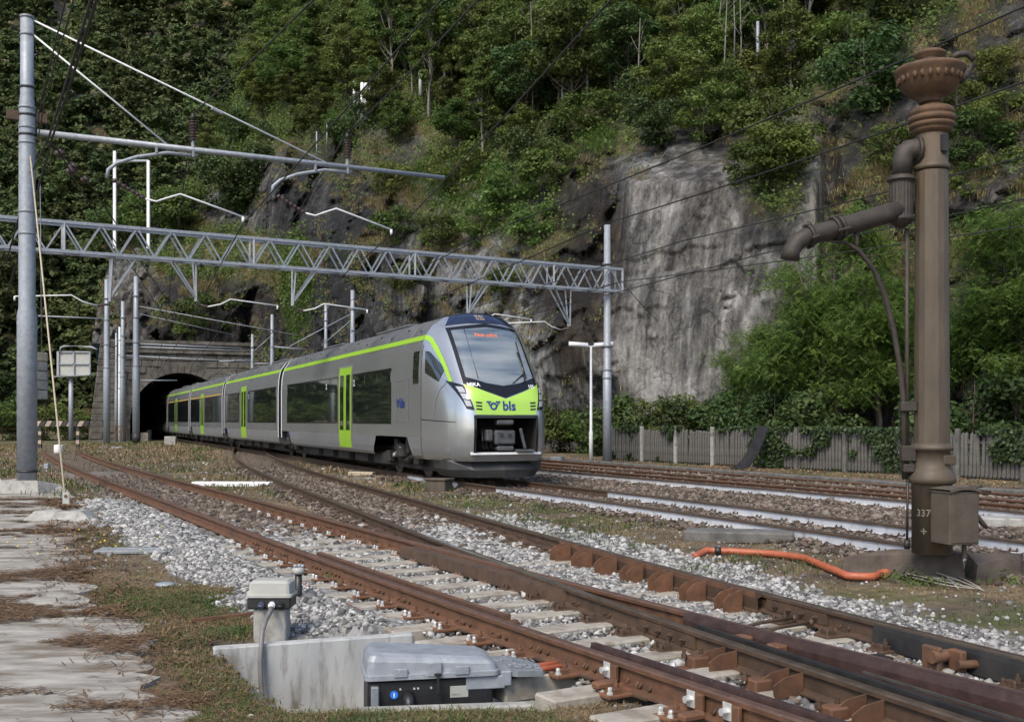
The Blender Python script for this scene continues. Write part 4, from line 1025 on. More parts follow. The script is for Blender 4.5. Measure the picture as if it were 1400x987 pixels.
ff = link_mesh('forest_undergrowth', quad_mesh('forest_undergrowth', quads(C_, r_.normal(size=C_.shape) * .6 + np.array([0, -.7, .7]), .42 * (.6 + .8 * r_.random(len(C_))), .7, r_), M['leaf_far'])); tag(ff, 'dense undergrowth filling the far wooded mountainside', 'undergrowth', kind='stuff')
# bare pale trunks and poles in the wood
for k, (px, py, h_) in enumerate(((840, 125, 8), (833, 130, 8.5), (975, 110, 6.5), (1000, 120, 7), (1010, 128, 6), (985, 150, 7), (760, 118, 6), (728, 170, 8), (1078, 105, 7), (1065, 100, 6.5), (870, 150, 5), (590, 150, 5))):
    p = hill_at(px, py); mb = MB(); rr_ = random.Random(k); lx = rr_.uniform(-.5, .5)
    mb.tube([p - Vector((0, 0, 3)), p + Vector((lx * .3, -1.2, h_ * .45)), p + Vector((lx, -1.6, h_))], [.06, .045, .018], 6)
    tr = root('bare_tree', 'thin pale bare trunk standing in the wood above the cliff', 'tree', p, 'bare pale trunks in the wood'); mb.build('trunk', M['bark_pale'], tr)
    for b in range(5):
        t = rr_.uniform(.45, .9); a = p + Vector((lx * t, -1.4, h_ * t)); m_ = MB(); d_ = Vector((rr_.uniform(-1, 1), rr_.uniform(-.6, .2), rr_.uniform(.4, 1.1)))
        m_.tube([a, a + d_], [.025, .008], 5); m_.build('branch', M['bark_pale'], tr)

# undergrowth on the near hill: leaf clumps and dry grass tufts
def scatter_hill(n, wfun, seed):
    r_ = np.random.default_rng(seed); out = []
    w = wfun(); w = np.clip(w, 0, 1); area = DY**2; pr = (w * area)[:-1, :-1].ravel(); pr = pr / pr.sum()
    idx = r_.choice(len(pr), n, p=pr); j, i = np.divmod(idx, NU - 1); a = r_.random((n, 1)); b = r_.random((n, 1))
    Q = np.stack([hx2, hy, hz2], -1)
    Pn = Q[j, i] * (1 - a) * (1 - b) + Q[j, i + 1] * a * (1 - b) + Q[j + 1, i] * (1 - a) * b + Q[j + 1, i + 1] * a * b
    return Pn, r_
vis = (PY > -40) & (PY < 610) & (PX < 1480) & ~((PX < 345) & (PY > 450))
veg = np.clip(1 - rock, 0, 1)
veg_w = (np.clip(veg - .25, 0, 1) + 0.16 * sstep(.5, .62, n_b) * (rock > .5) * (1 - slab) + 0.9 * blob(PX, PY, 1055, 225, 40, 75)) * vis
Pn, r_ = scatter_hill(13000, lambda: veg_w, 91)
k = 11; C_ = np.repeat(Pn, k, 0) + r_.normal(size=(len(Pn) * k, 3)) * np.array([.34, .25, .30]) + np.array([0, -.25, .2])
N_ = r_.normal(size=C_.shape) * .6 + np.array([0, -.6, .7])
und = link_mesh('undergrowth', quad_mesh('undergrowth', quads(C_, N_, (.055 + .0006 * C_[:, 1]) * (.6 + .8 * r_.random(len(C_))), .6, r_), M['leaf'])); tag(und, 'low green undergrowth covering ledges and slope of the hillside', 'undergrowth', kind='stuff')
def blades(P0, H, r_, wid=.02, lean=.5):
    n = len(P0); az = r_.random(n) * 6.28; d = np.stack([np.cos(az), np.sin(az), np.zeros(n)], 1); s = np.stack([-np.sin(az), np.cos(az), np.zeros(n)], 1)
    h = H * (.5 + r_.random(n)); ln = h * lean * (.3 + r_.random(n))
    m_ = P0 + d * (ln * .35)[:, None] + np.array([0, 0, 1]) * (h * .6)[:, None]; t = P0 + d * ln[:, None] + np.array([0, 0, 1]) * (h * (1 - .25 * lean))[:, None]
    w = (s * wid * .5) if np.ndim(wid) == 0 else s * wid[:, None] * .5
    q = P0 + d * (ln * .1)[:, None] + np.array([0, 0, 1]) * (h * .3)[:, None]
    return np.stack([P0 - w, P0 + w, m_ + w * .75, m_ - w * .75, m_ - w * .75, m_ + w * .75, t + w * .12, t - w * .12], 1).reshape(-1, 3)
dry_w = (sstep(.5, .66, n_b) * (rock > .25) * (1 - slab) * (.25 + blob(PX, PY, 280, 355, 130, 55) * 1.2 + .9 * blob(PX, PY, 1290, 210, 150, 230) + .7 * blob(PX, PY, 610, 320, 120, 110))) * vis
Pn, r_ = scatter_hill(4200, lambda: dry_w, 93)
k = 22; C_ = np.repeat(Pn, k, 0) + r_.normal(size=(len(Pn) * k, 3)) * np.array([.16, .12, .06])
M['dry_grass'] = island_mat('dry_grass', [(0, (0.13, 0.11, 0.045)), (.5, (0.25, 0.205, 0.10)), (1, (0.38, 0.32, 0.18))], 0.8, .2, 0, .4, nscale=.6)
dg = link_mesh('dry_grass', quad_mesh('dry_grass', blades(C_, .34, r_, .022, 1.3), M['dry_grass'])); tag(dg, 'straw-coloured dry grass tufts on the rock ledges', 'grass', kind='stuff')
gr_w = (blob(PX, PY, 405, 395, 22, 70) + blob(PX, PY, 640, 250, 90, 40) * .6 + blob(PX, PY, 815, 190, 25, 20)) * vis
Pn, r_ = scatter_hill(1500, lambda: gr_w, 95); C_ = np.repeat(Pn, 18, 0) + r_.normal(size=(len(Pn) * 18, 3)) * np.array([.15, .12, .06])
M['green_grass'] = island_mat('green_grass', [(0, (0.035, 0.07, 0.012)), (.6, (0.085, 0.15, 0.03)), (1, (0.17, 0.19, 0.06))], 0.6, .3, 0, .4, nscale=.6)
gg = link_mesh('hill_grass', quad_mesh('hill_grass', blades(C_, .36, r_, .03, 1.1), M['green_grass'])); tag(gg, 'fresh green grass hanging down the dark rock gully', 'grass', kind='stuff')
# ---------------------------------------------------------------- loose ground cover: ballast, grass, litter
def stone_meshes(n=10, seed=3):
    r_ = np.random.default_rng(seed); t = (1 + 5 ** .5) / 2
    v = np.array([(-1, t, 0), (1, t, 0), (-1, -t, 0), (1, -t, 0), (0, -1, t), (0, 1, t), (0, -1, -t), (0, 1, -t), (t, 0, -1), (t, 0, 1), (-t, 0, -1), (-t, 0, 1)], float); v /= np.linalg.norm(v[0])
    f = np.array([(0, 11, 5), (0, 5, 1), (0, 1, 7), (0, 7, 10), (0, 10, 11), (1, 5, 9), (5, 11, 4), (11, 10, 2), (10, 7, 6), (7, 1, 8), (3, 9, 4), (3, 4, 2), (3, 2, 6), (3, 6, 8), (3, 8, 9), (4, 9, 5), (2, 4, 11), (6, 2, 10), (8, 6, 7), (9, 8, 1)])
    out = []
    for k in range(n):
        w = v * (1 + (r_.random((12, 1)) - .5) * .7); w *= np.array([1, .55 + .4 * r_.random(), .45 + .4 * r_.random()])
        out.append(w)
    return out, f
ST, SF = stone_meshes()
def stones(name, Pts, size, mat, label, seed):
    r_ = np.random.default_rng(seed); n = len(Pts); base = np.array(ST)[r_.integers(0, len(ST), n)]
    a, b, c = [r_.random(n) * 6.28 for _ in range(3)]; b = (b - 3.14) * .35
    ca, sa_, cb, sb_ = np.cos(a), np.sin(a), np.cos(b), np.sin(b); cc, sc_ = np.cos(c), np.sin(c)
    z = np.zeros(n); o = np.ones(n)
    Rz = np.stack([np.stack([ca, -sa_, z], -1), np.stack([sa_, ca, z], -1), np.stack([z, z, o], -1)], -2)
    Rx = np.stack([np.stack([o, z, z], -1), np.stack([z, cb, -sb_], -1), np.stack([z, sb_, cb], -1)], -2)
    Rm = Rz @ Rx
    sz = size * np.exp(r_.normal(size=n) * .32)
    Vv = np.einsum('nij,nkj->nki', Rm, base) * sz[:, None, None] + Pts[:, None, :]
    Ff = (SF[None] + (np.arange(n) * 12)[:, None, None]).reshape(-1, 3)
    o_ = link_mesh(name, np_mesh(name, Vv.reshape(-1, 3), Ff, mat)); return tag(o_, label, 'gravel', kind='stuff')
def sample_ground(n, wf, x0, x1, y0, y1, seed, persp=False):
    r_ = np.random.default_rng(seed); x = r_.uniform(x0, x1, n); y = r_.uniform(y0, y1, n)
    w = wf(x, y) * (~inside(PIT_XY, x, y)); px = 700 + F * x / y; py = HZ + F * (CZ - gz(y)) / y
    ok = (r_.random(n) < w) & (px > -40) & (px < 1440) & (py < 1040)
    x, y = x[ok], y[ok]; return np.stack([x, y, gheight(x, y)], -1), r_
off_rail = lambda x, y: np.minimum.reduce([np.abs(np.abs(lat(C1, x, y)) - HG), np.abs(np.abs(lat(C2, x, y)) - HG)]) > .05
M['ballast_white'] = island_mat('ballast_white', [(0, (0.050, 0.050, 0.050)), (.25, (0.118, 0.117, 0.114)), (.5, (0.225, 0.22, 0.208)), (.8, (0.34, 0.33, 0.31)), (.93, (0.47, 0.455, 0.43)), (1, (0.24, 0.17, 0.11))], 0.85, 0, 0, .12, nscale=1.5)
M['ballast_brown'] = island_mat('ballast_brown', [(0, (0.035, 0.027, 0.022)), (.4, (0.085, 0.066, 0.052)), (.75, (0.155, 0.12, 0.093)), (1, (0.27, 0.235, 0.20))], 0.9, 0, 0, .2, nscale=1.0)
def wwhite(x, y):
    a, b, c, d = zones(x, y); l = lat(C1, x, y); tw = sstep(-1.25, -1.05, l) * (1 - sstep(1.05, 1.3, l)) * (y < 14.6)
    return np.clip(a, 0, 1) * np.where(tw > .5, .62, .95) * off_rail(x, y)
Pts, _ = sample_ground(200000, wwhite, -9.5, 6.0, 4.5, 22, 7); Pts[:, 2] += .008
_l = lat(C1, Pts[:, 0], Pts[:, 1]); _tw = (_l > -1.25) & (_l < 1.3) & (Pts[:, 1] < 14.6); Pts[:, 2] = np.where(_tw, gz(Pts[:, 1]) - .012 + .014 * RNG.random(len(Pts)), Pts[:, 2])
_rd = np.minimum(np.abs(np.abs(_l) - HG), np.abs(np.abs(lat(C2, Pts[:, 0], Pts[:, 1])) - HG)); _ru = (_rd < .28) & (RNG.random(len(Pts)) < .62 * (1 - _rd / .34))
stones('rusty_ballast', Pts[_ru], .024, M['ballast_brown'], 'rust-stained ballast stones close to the near rails', 21)
Pts = Pts[~_ru]
near = Pts[:, 1] < 13
stones('white_ballast', Pts[near], .024, M['ballast_white'], 'white and grey crushed stone ballast around the near tracks', 8)
far_p = Pts[~near]; stones('white_ballast', far_p[::1], .034, M['ballast_white'], 'white crushed stone ballast further along the siding', 9)
Pts, _ = sample_ground(150000, lambda x, y: zones(x, y)[1] * .8 * off_rail(x, y) * np.clip(1.6 - y / 30, .25, 1), -12, 13, 7, 36, 10); Pts[:, 2] += .022
stones('brown_ballast', Pts, .040, M['ballast_brown'], 'rust-brown ballast between the rails of the main tracks', 11)
Pts, _ = sample_ground(9000, lambda x, y: (1 - zones(x, y)[0]) * .5 * (1 - zones(x, y)[3] * .9), -10, 8, 5, 24, 12); Pts[:, 2] += .004
stones('scattered_stones', Pts, .020, M['ballast_white'], 'small grey stones scattered over the dry grass', 13)

M['dry_blade'] = island_mat('dry_blade', [(0, (0.085, 0.055, 0.026)), (.4, (0.17, 0.115, 0.058)), (.8, (0.29, 0.22, 0.12)), (1, (0.42, 0.36, 0.22))], 0.85, .15, 0, .3, nscale=1.2)
M['weed'] = island_mat('weed_leaf', [(0, (0.030, 0.050, 0.012)), (.5, (0.070, 0.105, 0.026)), (.85, (0.13, 0.16, 0.045)), (1, (0.22, 0.21, 0.08))], 0.65, .25, 0, .45, nscale=1.5)
M['needle'] = island_mat('needle_litter', [(0, (0.055, 0.030, 0.016)), (.5, (0.125, 0.070, 0.035)), (1, (0.23, 0.15, 0.08))], 0.9, 0, 0, .3, nscale=1.5)
def wsoil(x, y):
    a, b, c, d = zones(x, y); return np.clip((1 - a) * (1 - b * .75) * (1 - d * .97), 0, 1)
def wgreen(x, y):
    a, b, c, d = zones(x, y); n = fbm(x * 1.1, y * 1.1, 25); n2 = fbm(x * 4, y * 4, 27); l1_ = lat(C1, x, y); bias = .05 * ((l1_ < -1.5) & (y < 17)); c = np.where(bias > 0, np.maximum(c, .5 * (1 - a) * (1 - d)), c)
    return np.clip(c * sstep(.43, .60, n * .6 + n2 * .4 + bias) * 1.4, 0, 1)
wdry = lambda x, y: wsoil(x, y) * sstep(.25, .5, fbm(x * 2.5, y * 2.5, 29)) * np.clip(1.5 - y / 22, .2, 1)
Pts, r_ = sample_ground(150000, wdry, -12, 9, 10, 30, 14)
Pts2, _ = sample_ground(230000, wdry, -5.5, 0.8, 4.6, 11, 54)
Pts = np.concatenate([Pts, Pts2])
wid = .0016 + .0006 * Pts[:, 1]
o_ = link_mesh('dry_grass', quad_mesh('dry_grass', blades(Pts - np.array([0, 0, .006]), .038, r_, wid, 2.0), M['dry_blade'])); tag(o_, 'matted dry grass and straw on the ground beside the tracks', 'grass', kind='stuff')
wgr = lambda x, y: wgreen(x, y) * np.clip(1.5 - y / 24, .25, 1)
Pts, r_ = sample_ground(95000, wgr, -12, 9, 9, 34, 15)
Pts2, _ = sample_ground(110000, wgr, -5.5, 0.8, 4.6, 11, 55)
Pts = np.concatenate([Pts, Pts2])
k = 2; C_ = np.repeat(Pts, k, 0) + r_.normal(size=(len(Pts) * k, 3)) * np.array([.02, .02, .0]) 
wid = .0018 + .0007 * C_[:, 1]
o_ = link_mesh('green_grass', quad_mesh('green_grass', blades(C_ - np.array([0, 0, .006]), .042, r_, wid, 1.1), M['weed'])); tag(o_, 'green weeds and moss growing through the dry grass', 'grass', kind='stuff')
# coarser grass on the wide strip in front of the tunnel
wfar = lambda x, y: np.clip((1 - zones(x, y)[1] * .9) * sstep(.36, .56, fbm(x * .9, y * .9, 61)), 0, 1)
Pts, r_ = sample_ground(60000, wfar, -34, -2, 24, 76, 62)
o_ = link_mesh('dry_grass', quad_mesh('dry_grass', blades(Pts, .13, r_, .012 + .0004 * Pts[:, 1], 1.3), M['dry_blade'])); tag(o_, 'tall dry grass on the strip between siding and train', 'grass', kind='stuff')
Pts, r_ = sample_ground(60000, lambda x, y: np.clip((1 - zones(x, y)[1] * .9) * sstep(.55, .66, fbm(x * .6, y * .6, 63) * .6 + fbm(x * 2, y * 2, 64) * .4), 0, 1), -34, -2, 22, 76, 65)
o_ = link_mesh('green_grass', quad_mesh('green_grass', blades(Pts, .16, r_, .014 + .0004 * Pts[:, 1], 1.0), M['weed'])); tag(o_, 'green grass patches on the strip between siding and train', 'grass', kind='stuff')
Pts, _ = sample_ground(5000, lambda x, y: .5 * (1 - zones(x, y)[1]), -30, -3, 22, 70, 66)
stones('scattered_stones', Pts, .045, M['ballast_white'], 'loose stones on the dry strip between siding and train', 67)
Pts, r_ = sample_ground(30000, lambda x, y: np.clip(sstep(.5, .62, fbm(x * .9, y * .9, 68)) * (1 - zones(x, y)[1]) * (lat(C2, x, y) > 1.0), 0, 1), -3, 9, 10, 30, 69)
o_ = link_mesh('green_grass', quad_mesh('green_grass', blades(Pts, .10, r_, .004 + .0006 * Pts[:, 1], 1.0), M['weed'])); tag(o_, 'green weeds on the strip between ballast and main line', 'grass', kind='stuff')
# leafy tufts
def tuft(P0, n, r, h, leaf, r_):
    d = r_.normal(size=(n, 3)); d[:, 2] = np.abs(d[:, 2]); d /= np.linalg.norm(d, axis=1, keepdims=True)
    C = np.array(P0) + d * np.array([r, r, h]) * r_.random((n, 1)) ** .5
    return quads(C, d + np.array([0, 0, .8]) + r_.normal(size=(n, 3)) * .4, leaf * (.6 + .8 * r_.random(n)), .45, r_)
r_ = np.random.default_rng(17)
TUFTS = [(455, 790, 60, .22, .20, .035), (480, 798, 60, .2, .18, .03), (505, 806, 40, .15, .15, .03), (400, 738, 30, .1, .08, .02), (270, 630, 160, .5, .55, .05), (250, 645, 90, .4, .3, .045), (1255, 800, 150, .32, .22, .03), (1232, 795, 90, .25, .18, .028), (1305, 790, 60, .2, .15, .025), (1370, 795, 90, .4, .14, .03), (640, 690, 60, .5, .14, .03), (560, 665, 70, .6, .10, .03), (770, 700, 60, .4, .14, .03), (690, 680, 80, .5, .16, .03),
         (1315, 750, 70, .15, .40, .025), (120, 735, 90, .35, .12, .02), (160, 745, 90, .3, .12, .02), (210, 890, 60, .12, .06, .014), (235, 950, 60, .14, .05, .013), (500, 960, 80, .12, .07, .012), (330, 955, 120, .16, .07, .012), (175, 840, 50, .12, .06, .014), (1120, 740, 60, .4, .16, .03), (1090, 735, 60, .35, .14, .03), (820, 695, 60, .4, .12, .03), (880, 745, 60, .4, .10, .025), (60, 600, 160, 1.2, .6, .09), (110, 600, 160, 1.2, .6, .09)]
for (px, py, n, r, h, lf) in TUFTS:
    p = gp(px, py); p.z = float(gheight(p.x, p.y)); vq = tuft((p.x, p.y, p.z), n, r, h, lf, r_)
    me_ = quad_mesh('weed_tuft', vq - np.array(p), M['weed']); o_ = link_mesh('weed_tuft', me_, loc=p)
    tag(o_, 'leafy green weed tuft growing on the track bed', 'weed', 'weed tufts') if n >= 60 else tag(o_, 'sparse green weed leaves growing on the track bed', 'weed', 'sparse weed tufts')
for i, (px, py) in enumerate(((95, 745), (128, 738), (145, 752), (70, 748), (160, 735))):
    pass
Pts, r_ = sample_ground(3000, lambda x, y: np.exp(-(((x - gp(125, 745).x) / .9)**2 + ((y - gp(125, 745).y) / 1.2)**2)) * .06, -9, -4, 11, 18, 44)
Pts[:, 2] += .07
o_ = link_mesh('yellow_flowers', quad_mesh('yellow_flowers', quads(Pts, np.tile([0, -.4, 1.], (len(Pts), 1)), .016, .9, r_), pm('petal_yellow', (0.75, 0.55, 0.02), None))); tag(o_, 'tiny yellow flowers in the grass beside the concrete footing', 'flower', kind='stuff')
# needle litter lying in bands across the concrete path
def wlit(x, y):
    a, b, c, d = zones(x, y); band = fbm(x * 1.0, y * 1.7, 33); fine = fbm(x * 3, y * 5, 35)
    return d * sstep(.49, .60, band * .65 + fine * .35) * np.clip(1.5 - y / 18, .3, 1)
Pts, r_ = sample_ground(330000, wlit, -12, -.6, 4.4, 22, 16)
n = len(Pts); az = r_.normal(size=n) * .55 + .12; L_ = .028 * (.5 + r_.random(n)) * (1 + Pts[:, 1] / 14); d = np.stack([np.cos(az), np.sin(az), r_.normal(size=n) * .12], 1); s = np.stack([-np.sin(az), np.cos(az), np.zeros(n)], 1) * (.0016 + .0004 * Pts[:, 1])[:, None]
c = Pts.copy(); c[:, 2] = gz(c[:, 1]) + .030 + r_.random(n) * .012
Vq = np.stack([c - d * L_[:, None] - s, c + d * L_[:, None] - s, c + d * L_[:, None] + s, c - d * L_[:, None] + s], 1).reshape(-1, 3)
o_ = link_mesh('needle_litter', quad_mesh('needle_litter', Vq, M['needle'])); tag(o_, 'brown pine needle litter lying in bands on the pale concrete path', 'litter', kind='stuff')
Pts, r_ = sample_ground(60000, lambda x, y: (1 - sstep(-.1, .9, np.abs(x - PATH_EDGE(y)))) * .8, -12, -.6, 4.4, 22, 18)
n = len(Pts); az = r_.random(n) * 6.28; L_ = .026 * (.5 + r_.random(n)) * (1 + Pts[:, 1] / 14); d = np.stack([np.cos(az), np.sin(az), r_.normal(size=n) * .25], 1); s = np.stack([-np.sin(az), np.cos(az), np.zeros(n)], 1) * (.0016 + .0004 * Pts[:, 1])[:, None]
c = Pts.copy(); c[:, 2] = np.maximum(c[:, 2], gz(c[:, 1]) + .018) + .008 + r_.random(n) * .012
Vq = np.stack([c - d * L_[:, None] - s, c + d * L_[:, None] - s, c + d * L_[:, None] + s, c - d * L_[:, None] + s], 1).reshape(-1, 3)
o_ = link_mesh('needle_litter', quad_mesh('needle_litter', Vq, M['needle'])); tag(o_, 'brown needle litter along the broken edge of the concrete path', 'litter', kind='stuff')
# leaf litter in front of the fence
Pts, r_ = sample_ground(26000, lambda x, y: sstep(1.6, 2.4, lat(C5, x, y)) * (1 - sstep(6, 8, lat(C5, x, y))) * .8, 0, 22, 18, 46, 19)
o_ = link_mesh('leaf_litter', quad_mesh('leaf_litter', quads(Pts + np.array([0, 0, .02]), r_.normal(size=Pts.shape) * .5 + np.array([0, 0, 1.]), .035, .6, r_), island_mat('leaf_litter', [(0, (0.09, 0.05, 0.022)), (.6, (0.21, 0.13, 0.06)), (1, (0.33, 0.23, 0.12))], .9))); tag(o_, 'brown fallen leaves on the strip in front of the picket fence', 'litter', kind='stuff')
# ---------------------------------------------------------------- train
M['silver'] = pm('train_silver', (0.43, 0.44, 0.45), (0.48, 0.49, 0.50), 0.6, 0.22, 0.72)
M['silver_dull'] = pm('train_silver_dull', (0.25, 0.255, 0.26), (0.30, 0.305, 0.31), 1.5, 0.42, 0.5)
M['roof_grey'] = pm('train_roof', (0.10, 0.103, 0.105), (0.155, 0.157, 0.158), 1.2, 0.45, 0.3, stretch=(1, 1, 1), c3=(0.19, 0.19, 0.185), s3=2)
M['lime'] = pm('train_lime', (0.27, 0.48, 0.035), None, rough=0.35)
M['lime_light'] = pm('train_lime_front', (0.36, 0.58, 0.085), None, rough=0.3)
M['navy'] = pm('train_navy_gloss', (0.012, 0.018, 0.045), None, rough=0.1, spec=0.8)
M['black_gloss'] = pm('train_black_gloss', (0.008, 0.008, 0.010), None, rough=0.12)
M['under'] = pm('train_underframe', (0.016, 0.015, 0.014), (0.035, 0.031, 0.028), 3, 0.7)
M['under_grey'] = pm('train_plough', (0.035, 0.035, 0.036), (0.055, 0.055, 0.055), 3, 0.5)
M['blue'] = pm('logo_blue', (0.012, 0.035, 0.20), None, rough=0.4)
M['white_print'] = pm('print_white', (0.75, 0.76, 0.76), None, rough=0.5)
def glass(name, col, ior, rough=0.03):
    m, nt, bs = newmat(name); bs.inputs['Base Color'].default_value = c4(col); bs.inputs['Roughness'].default_value = rough
    bs.inputs['IOR'].default_value = ior; return m
M['win'] = glass('tinted_window', (0.012, 0.016, 0.014), 2.0, 0.03)
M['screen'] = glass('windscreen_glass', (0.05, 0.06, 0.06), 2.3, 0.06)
_nt = M['screen'].node_tree; _nt.links.new(ramp(_nt, tex(_nt, 0.9, 3, 0.5, (0.5, 0.5, 3.2)), [(0.35, (0.045, 0.07, 0.10)), (0.5, (0.16, 0.185, 0.195)), (0.65, (0.23, 0.245, 0.245))]), _nt.nodes['Principled BSDF'].inputs['Base Color'])  # pale bands in the glass colour stand in for bright sky reflection
M['lamp_glass'] = glass('headlamp_glass', (0.36, 0.38, 0.40), 1.6, 0.12)
def emit(name, col, st):
    m, nt, bs = newmat(name); bs.inputs['Base Color'].default_value = (0, 0, 0, 1)
    bs.inputs['Emission Color'].default_value = c4(col); bs.inputs['Emission Strength'].default_value = st; return m
M['amber'] = emit('amber_display', (1.0, 0.25, 0.08), 0.6)
M['disp_white'] = emit('white_display', (1.0, 0.75, 0.55), 0.35)

TIP = Vector((-0.116, 24.5, gz(24.9) + 0.19)); J1 = Vector((-8.10, 43.5, gz(24.9) + 0.19))
TD = (TIP - J1); TD.z = 0; TD.normalize(); TN = Vector((TD.y, -TD.x, 0))
if TN.x > 0: TN = -TN          # the visible flank
L1 = (TIP - J1).length
def T1(s, v, z): return TIP - TD * s + TN * v + Vector((0, 0, z))

SEC = [(1.30, .50), (1.37, .58), (1.40, .75), (1.41, 1.03), (1.41, 2.6), (1.385, 3.1), (1.33, 3.38), (1.27, 3.54), (1.10, 3.78), (.8, 3.98), (.4, 4.09), (0.02, 4.12)]
_sz = np.array([p[1] for p in SEC]); _sv = np.array([p[0] for p in SEC])
def hw(z): return float(np.interp(z, _sz, _sv))
_pz = [.45, .7, 1.2, 1.6, 1.9, 2.15, 2.4, 3.0, 3.5, 3.72, 3.88, 3.98, 4.05, 4.10, 4.12]
_ps = [.16, .04, 0, .02, .06, .16, .34, .80, 1.18, 1.36, 1.52, 1.66, 1.80, 1.98, 2.12]
def s0(z): return float(np.interp(z, _pz, _ps))
SEND = 2.12
def nz(z): return float(np.interp(z, [1.6, 2.4, 3.4, 4.1], [8.0, 5.6, 3.6, 2.4]))
def fsurf(v, z): return s0(z) + (SEND - s0(z)) * min(1.0, abs(v) / max(hw(z), .02)) ** nz(z)
def front_pt(v, z, eps=0.0):
    s = fsurf(v, z); h = 0.01
    dv = (fsurf(v + h, z) - fsurf(v - h, z)) / (2 * h); dz = (fsurf(v, z + h) - fsurf(v, z - h)) / (2 * h)
    n = Vector((-1, dv, dz)).normalized()
    return T1(s + n.x * eps, v + n.y * eps, z + n.z * eps)
def side_v(s, z):
    if s >= SEND: return hw(z)
    return hw(z) * max(0.0, (s - s0(z)) / (SEND - s0(z))) ** (1 / nz(z))
def side_pt(s, z, eps=0.0, sg=1, car=None):
    h = 0.02; v = side_v(s, z)
    ds = (side_v(s + h, z) - side_v(s - h, z)) / (2 * h); dz = (side_v(s, z + h) - side_v(s, z - h)) / (2 * h)
    n = Vector((-ds, 1, -dz)).normalized()
    return (car or T1)(s + n.x * eps, (v + n.y * eps) * sg, z + n.z * eps)
def poly_at(pts, t):
    L = [0]
    for a, b in zip(pts[:-1], pts[1:]): L.append(L[-1] + math.hypot(b[0] - a[0], b[1] - a[1]))
    d = t * L[-1]; i = 0
    while i < len(pts) - 2 and d > L[i + 1]: i += 1
    k = (d - L[i]) / max(1e-9, L[i + 1] - L[i])
    return pts[i][0] + (pts[i + 1][0] - pts[i][0]) * k, pts[i][1] + (pts[i + 1][1] - pts[i][1]) * k
def patch(fn, bot, top, eps, nu=16, nv=10, thick=0.0):
    rows = []
    for j in range(nv + 1):
        r = []
        for i in range(nu + 1):
            a = poly_at(bot, i / nu); b = poly_at(top, i / nu); k = j / nv
            r.append(fn(a[0] + (b[0] - a[0]) * k, a[1] + (b[1] - a[1]) * k, eps))
        rows.append(r)
    mb = MB(); mb.grid(rows)
    if thick:      # edge skirt back into the body
        back = lambda q, w: fn(q, w, -thick)
        ring = [(i, 0) for i in range(nu + 1)] + [(nu, j) for j in range(1, nv + 1)] + [(i, nv) for i in range(nu - 1, -1, -1)] + [(0, j) for j in range(nv - 1, 0, -1)]
        fr = []; bk = []
        for (i, j) in ring:
            a = poly_at(bot, i / nu); b = poly_at(top, i / nu); k = j / nv
            q = (a[0] + (b[0] - a[0]) * k, a[1] + (b[1] - a[1]) * k)
            fr.append(fn(q[0], q[1], eps)); bk.append(fn(q[0], q[1], -thick))
        fr.append(fr[0]); bk.append(bk[0]); mb.grid([fr, bk], smooth=False)
    return mb

def text2d(body, size, bold=0.0):
    cu = bpy.data.curves.new('lettering', 'FONT'); cu.body = body; cu.size = size; cu.offset = bold; cu.resolution_u = 3
    ob = bpy.data.objects.new('lettering_tmp', cu); COL.objects.link(ob)
    dg = bpy.context.evaluated_depsgraph_get(); dg.update()
    me = bpy.data.meshes.new_from_object(ob.evaluated_get(dg))
    vs = [(v.co.x, v.co.y) for v in me.vertices]; fs = [list(p.vertices) for p in me.polygons]
    bpy.data.objects.remove(ob); bpy.data.curves.remove(cu); bpy.data.meshes.remove(me)
    w = max(v[0] for v in vs) if vs else 0
    return vs, fs, w

train = root('passenger_train', 'silver and lime green passenger train coming out of the tunnel', 'train', (TIP.x, TIP.y, TIP.z))

# --- leading nose shell with the coupler opening left out
FR = [0, .2, .4, .546, .65, .74, .82, .88, .92, .95, .975, 1.0]
fr_all = [-f for f in FR[:0:-1]] + FR
zr_ = [.50, .60, .70, .85, 1.03, 1.15, 1.3, 1.42, 1.52, 1.65, 1.8, 1.95, 2.1, 2.25, 2.4, 2.6, 2.8, 3.0, 3.2, 3.38, 3.54, 3.66, 3.78, 3.88, 3.98, 4.04, 4.09, 4.115]
rows = [[T1(fsurf(f * hw(z), z), f * hw(z), z) for f in fr_all] for z in zr_]
mb = MB(); wcol = len(fr_all); vs = [p for r in rows for p in r]; fs = []; ms = []
for i in range(len(zr_) - 1):
    for j in range(wcol - 1):
        zc = (zr_[i] + zr_[i + 1]) / 2; fc = (fr_all[j] + fr_all[j + 1]) / 2
        if .70 < zc < 1.52 and abs(fc) < .546: continue
        fs.append([i * wcol + j, i * wcol + j + 1, (i + 1) * wcol + j + 1, (i + 1) * wcol + j])
mb.add(vs, fs, 0, True)
nose = mb.build('nose', M['silver'], train)
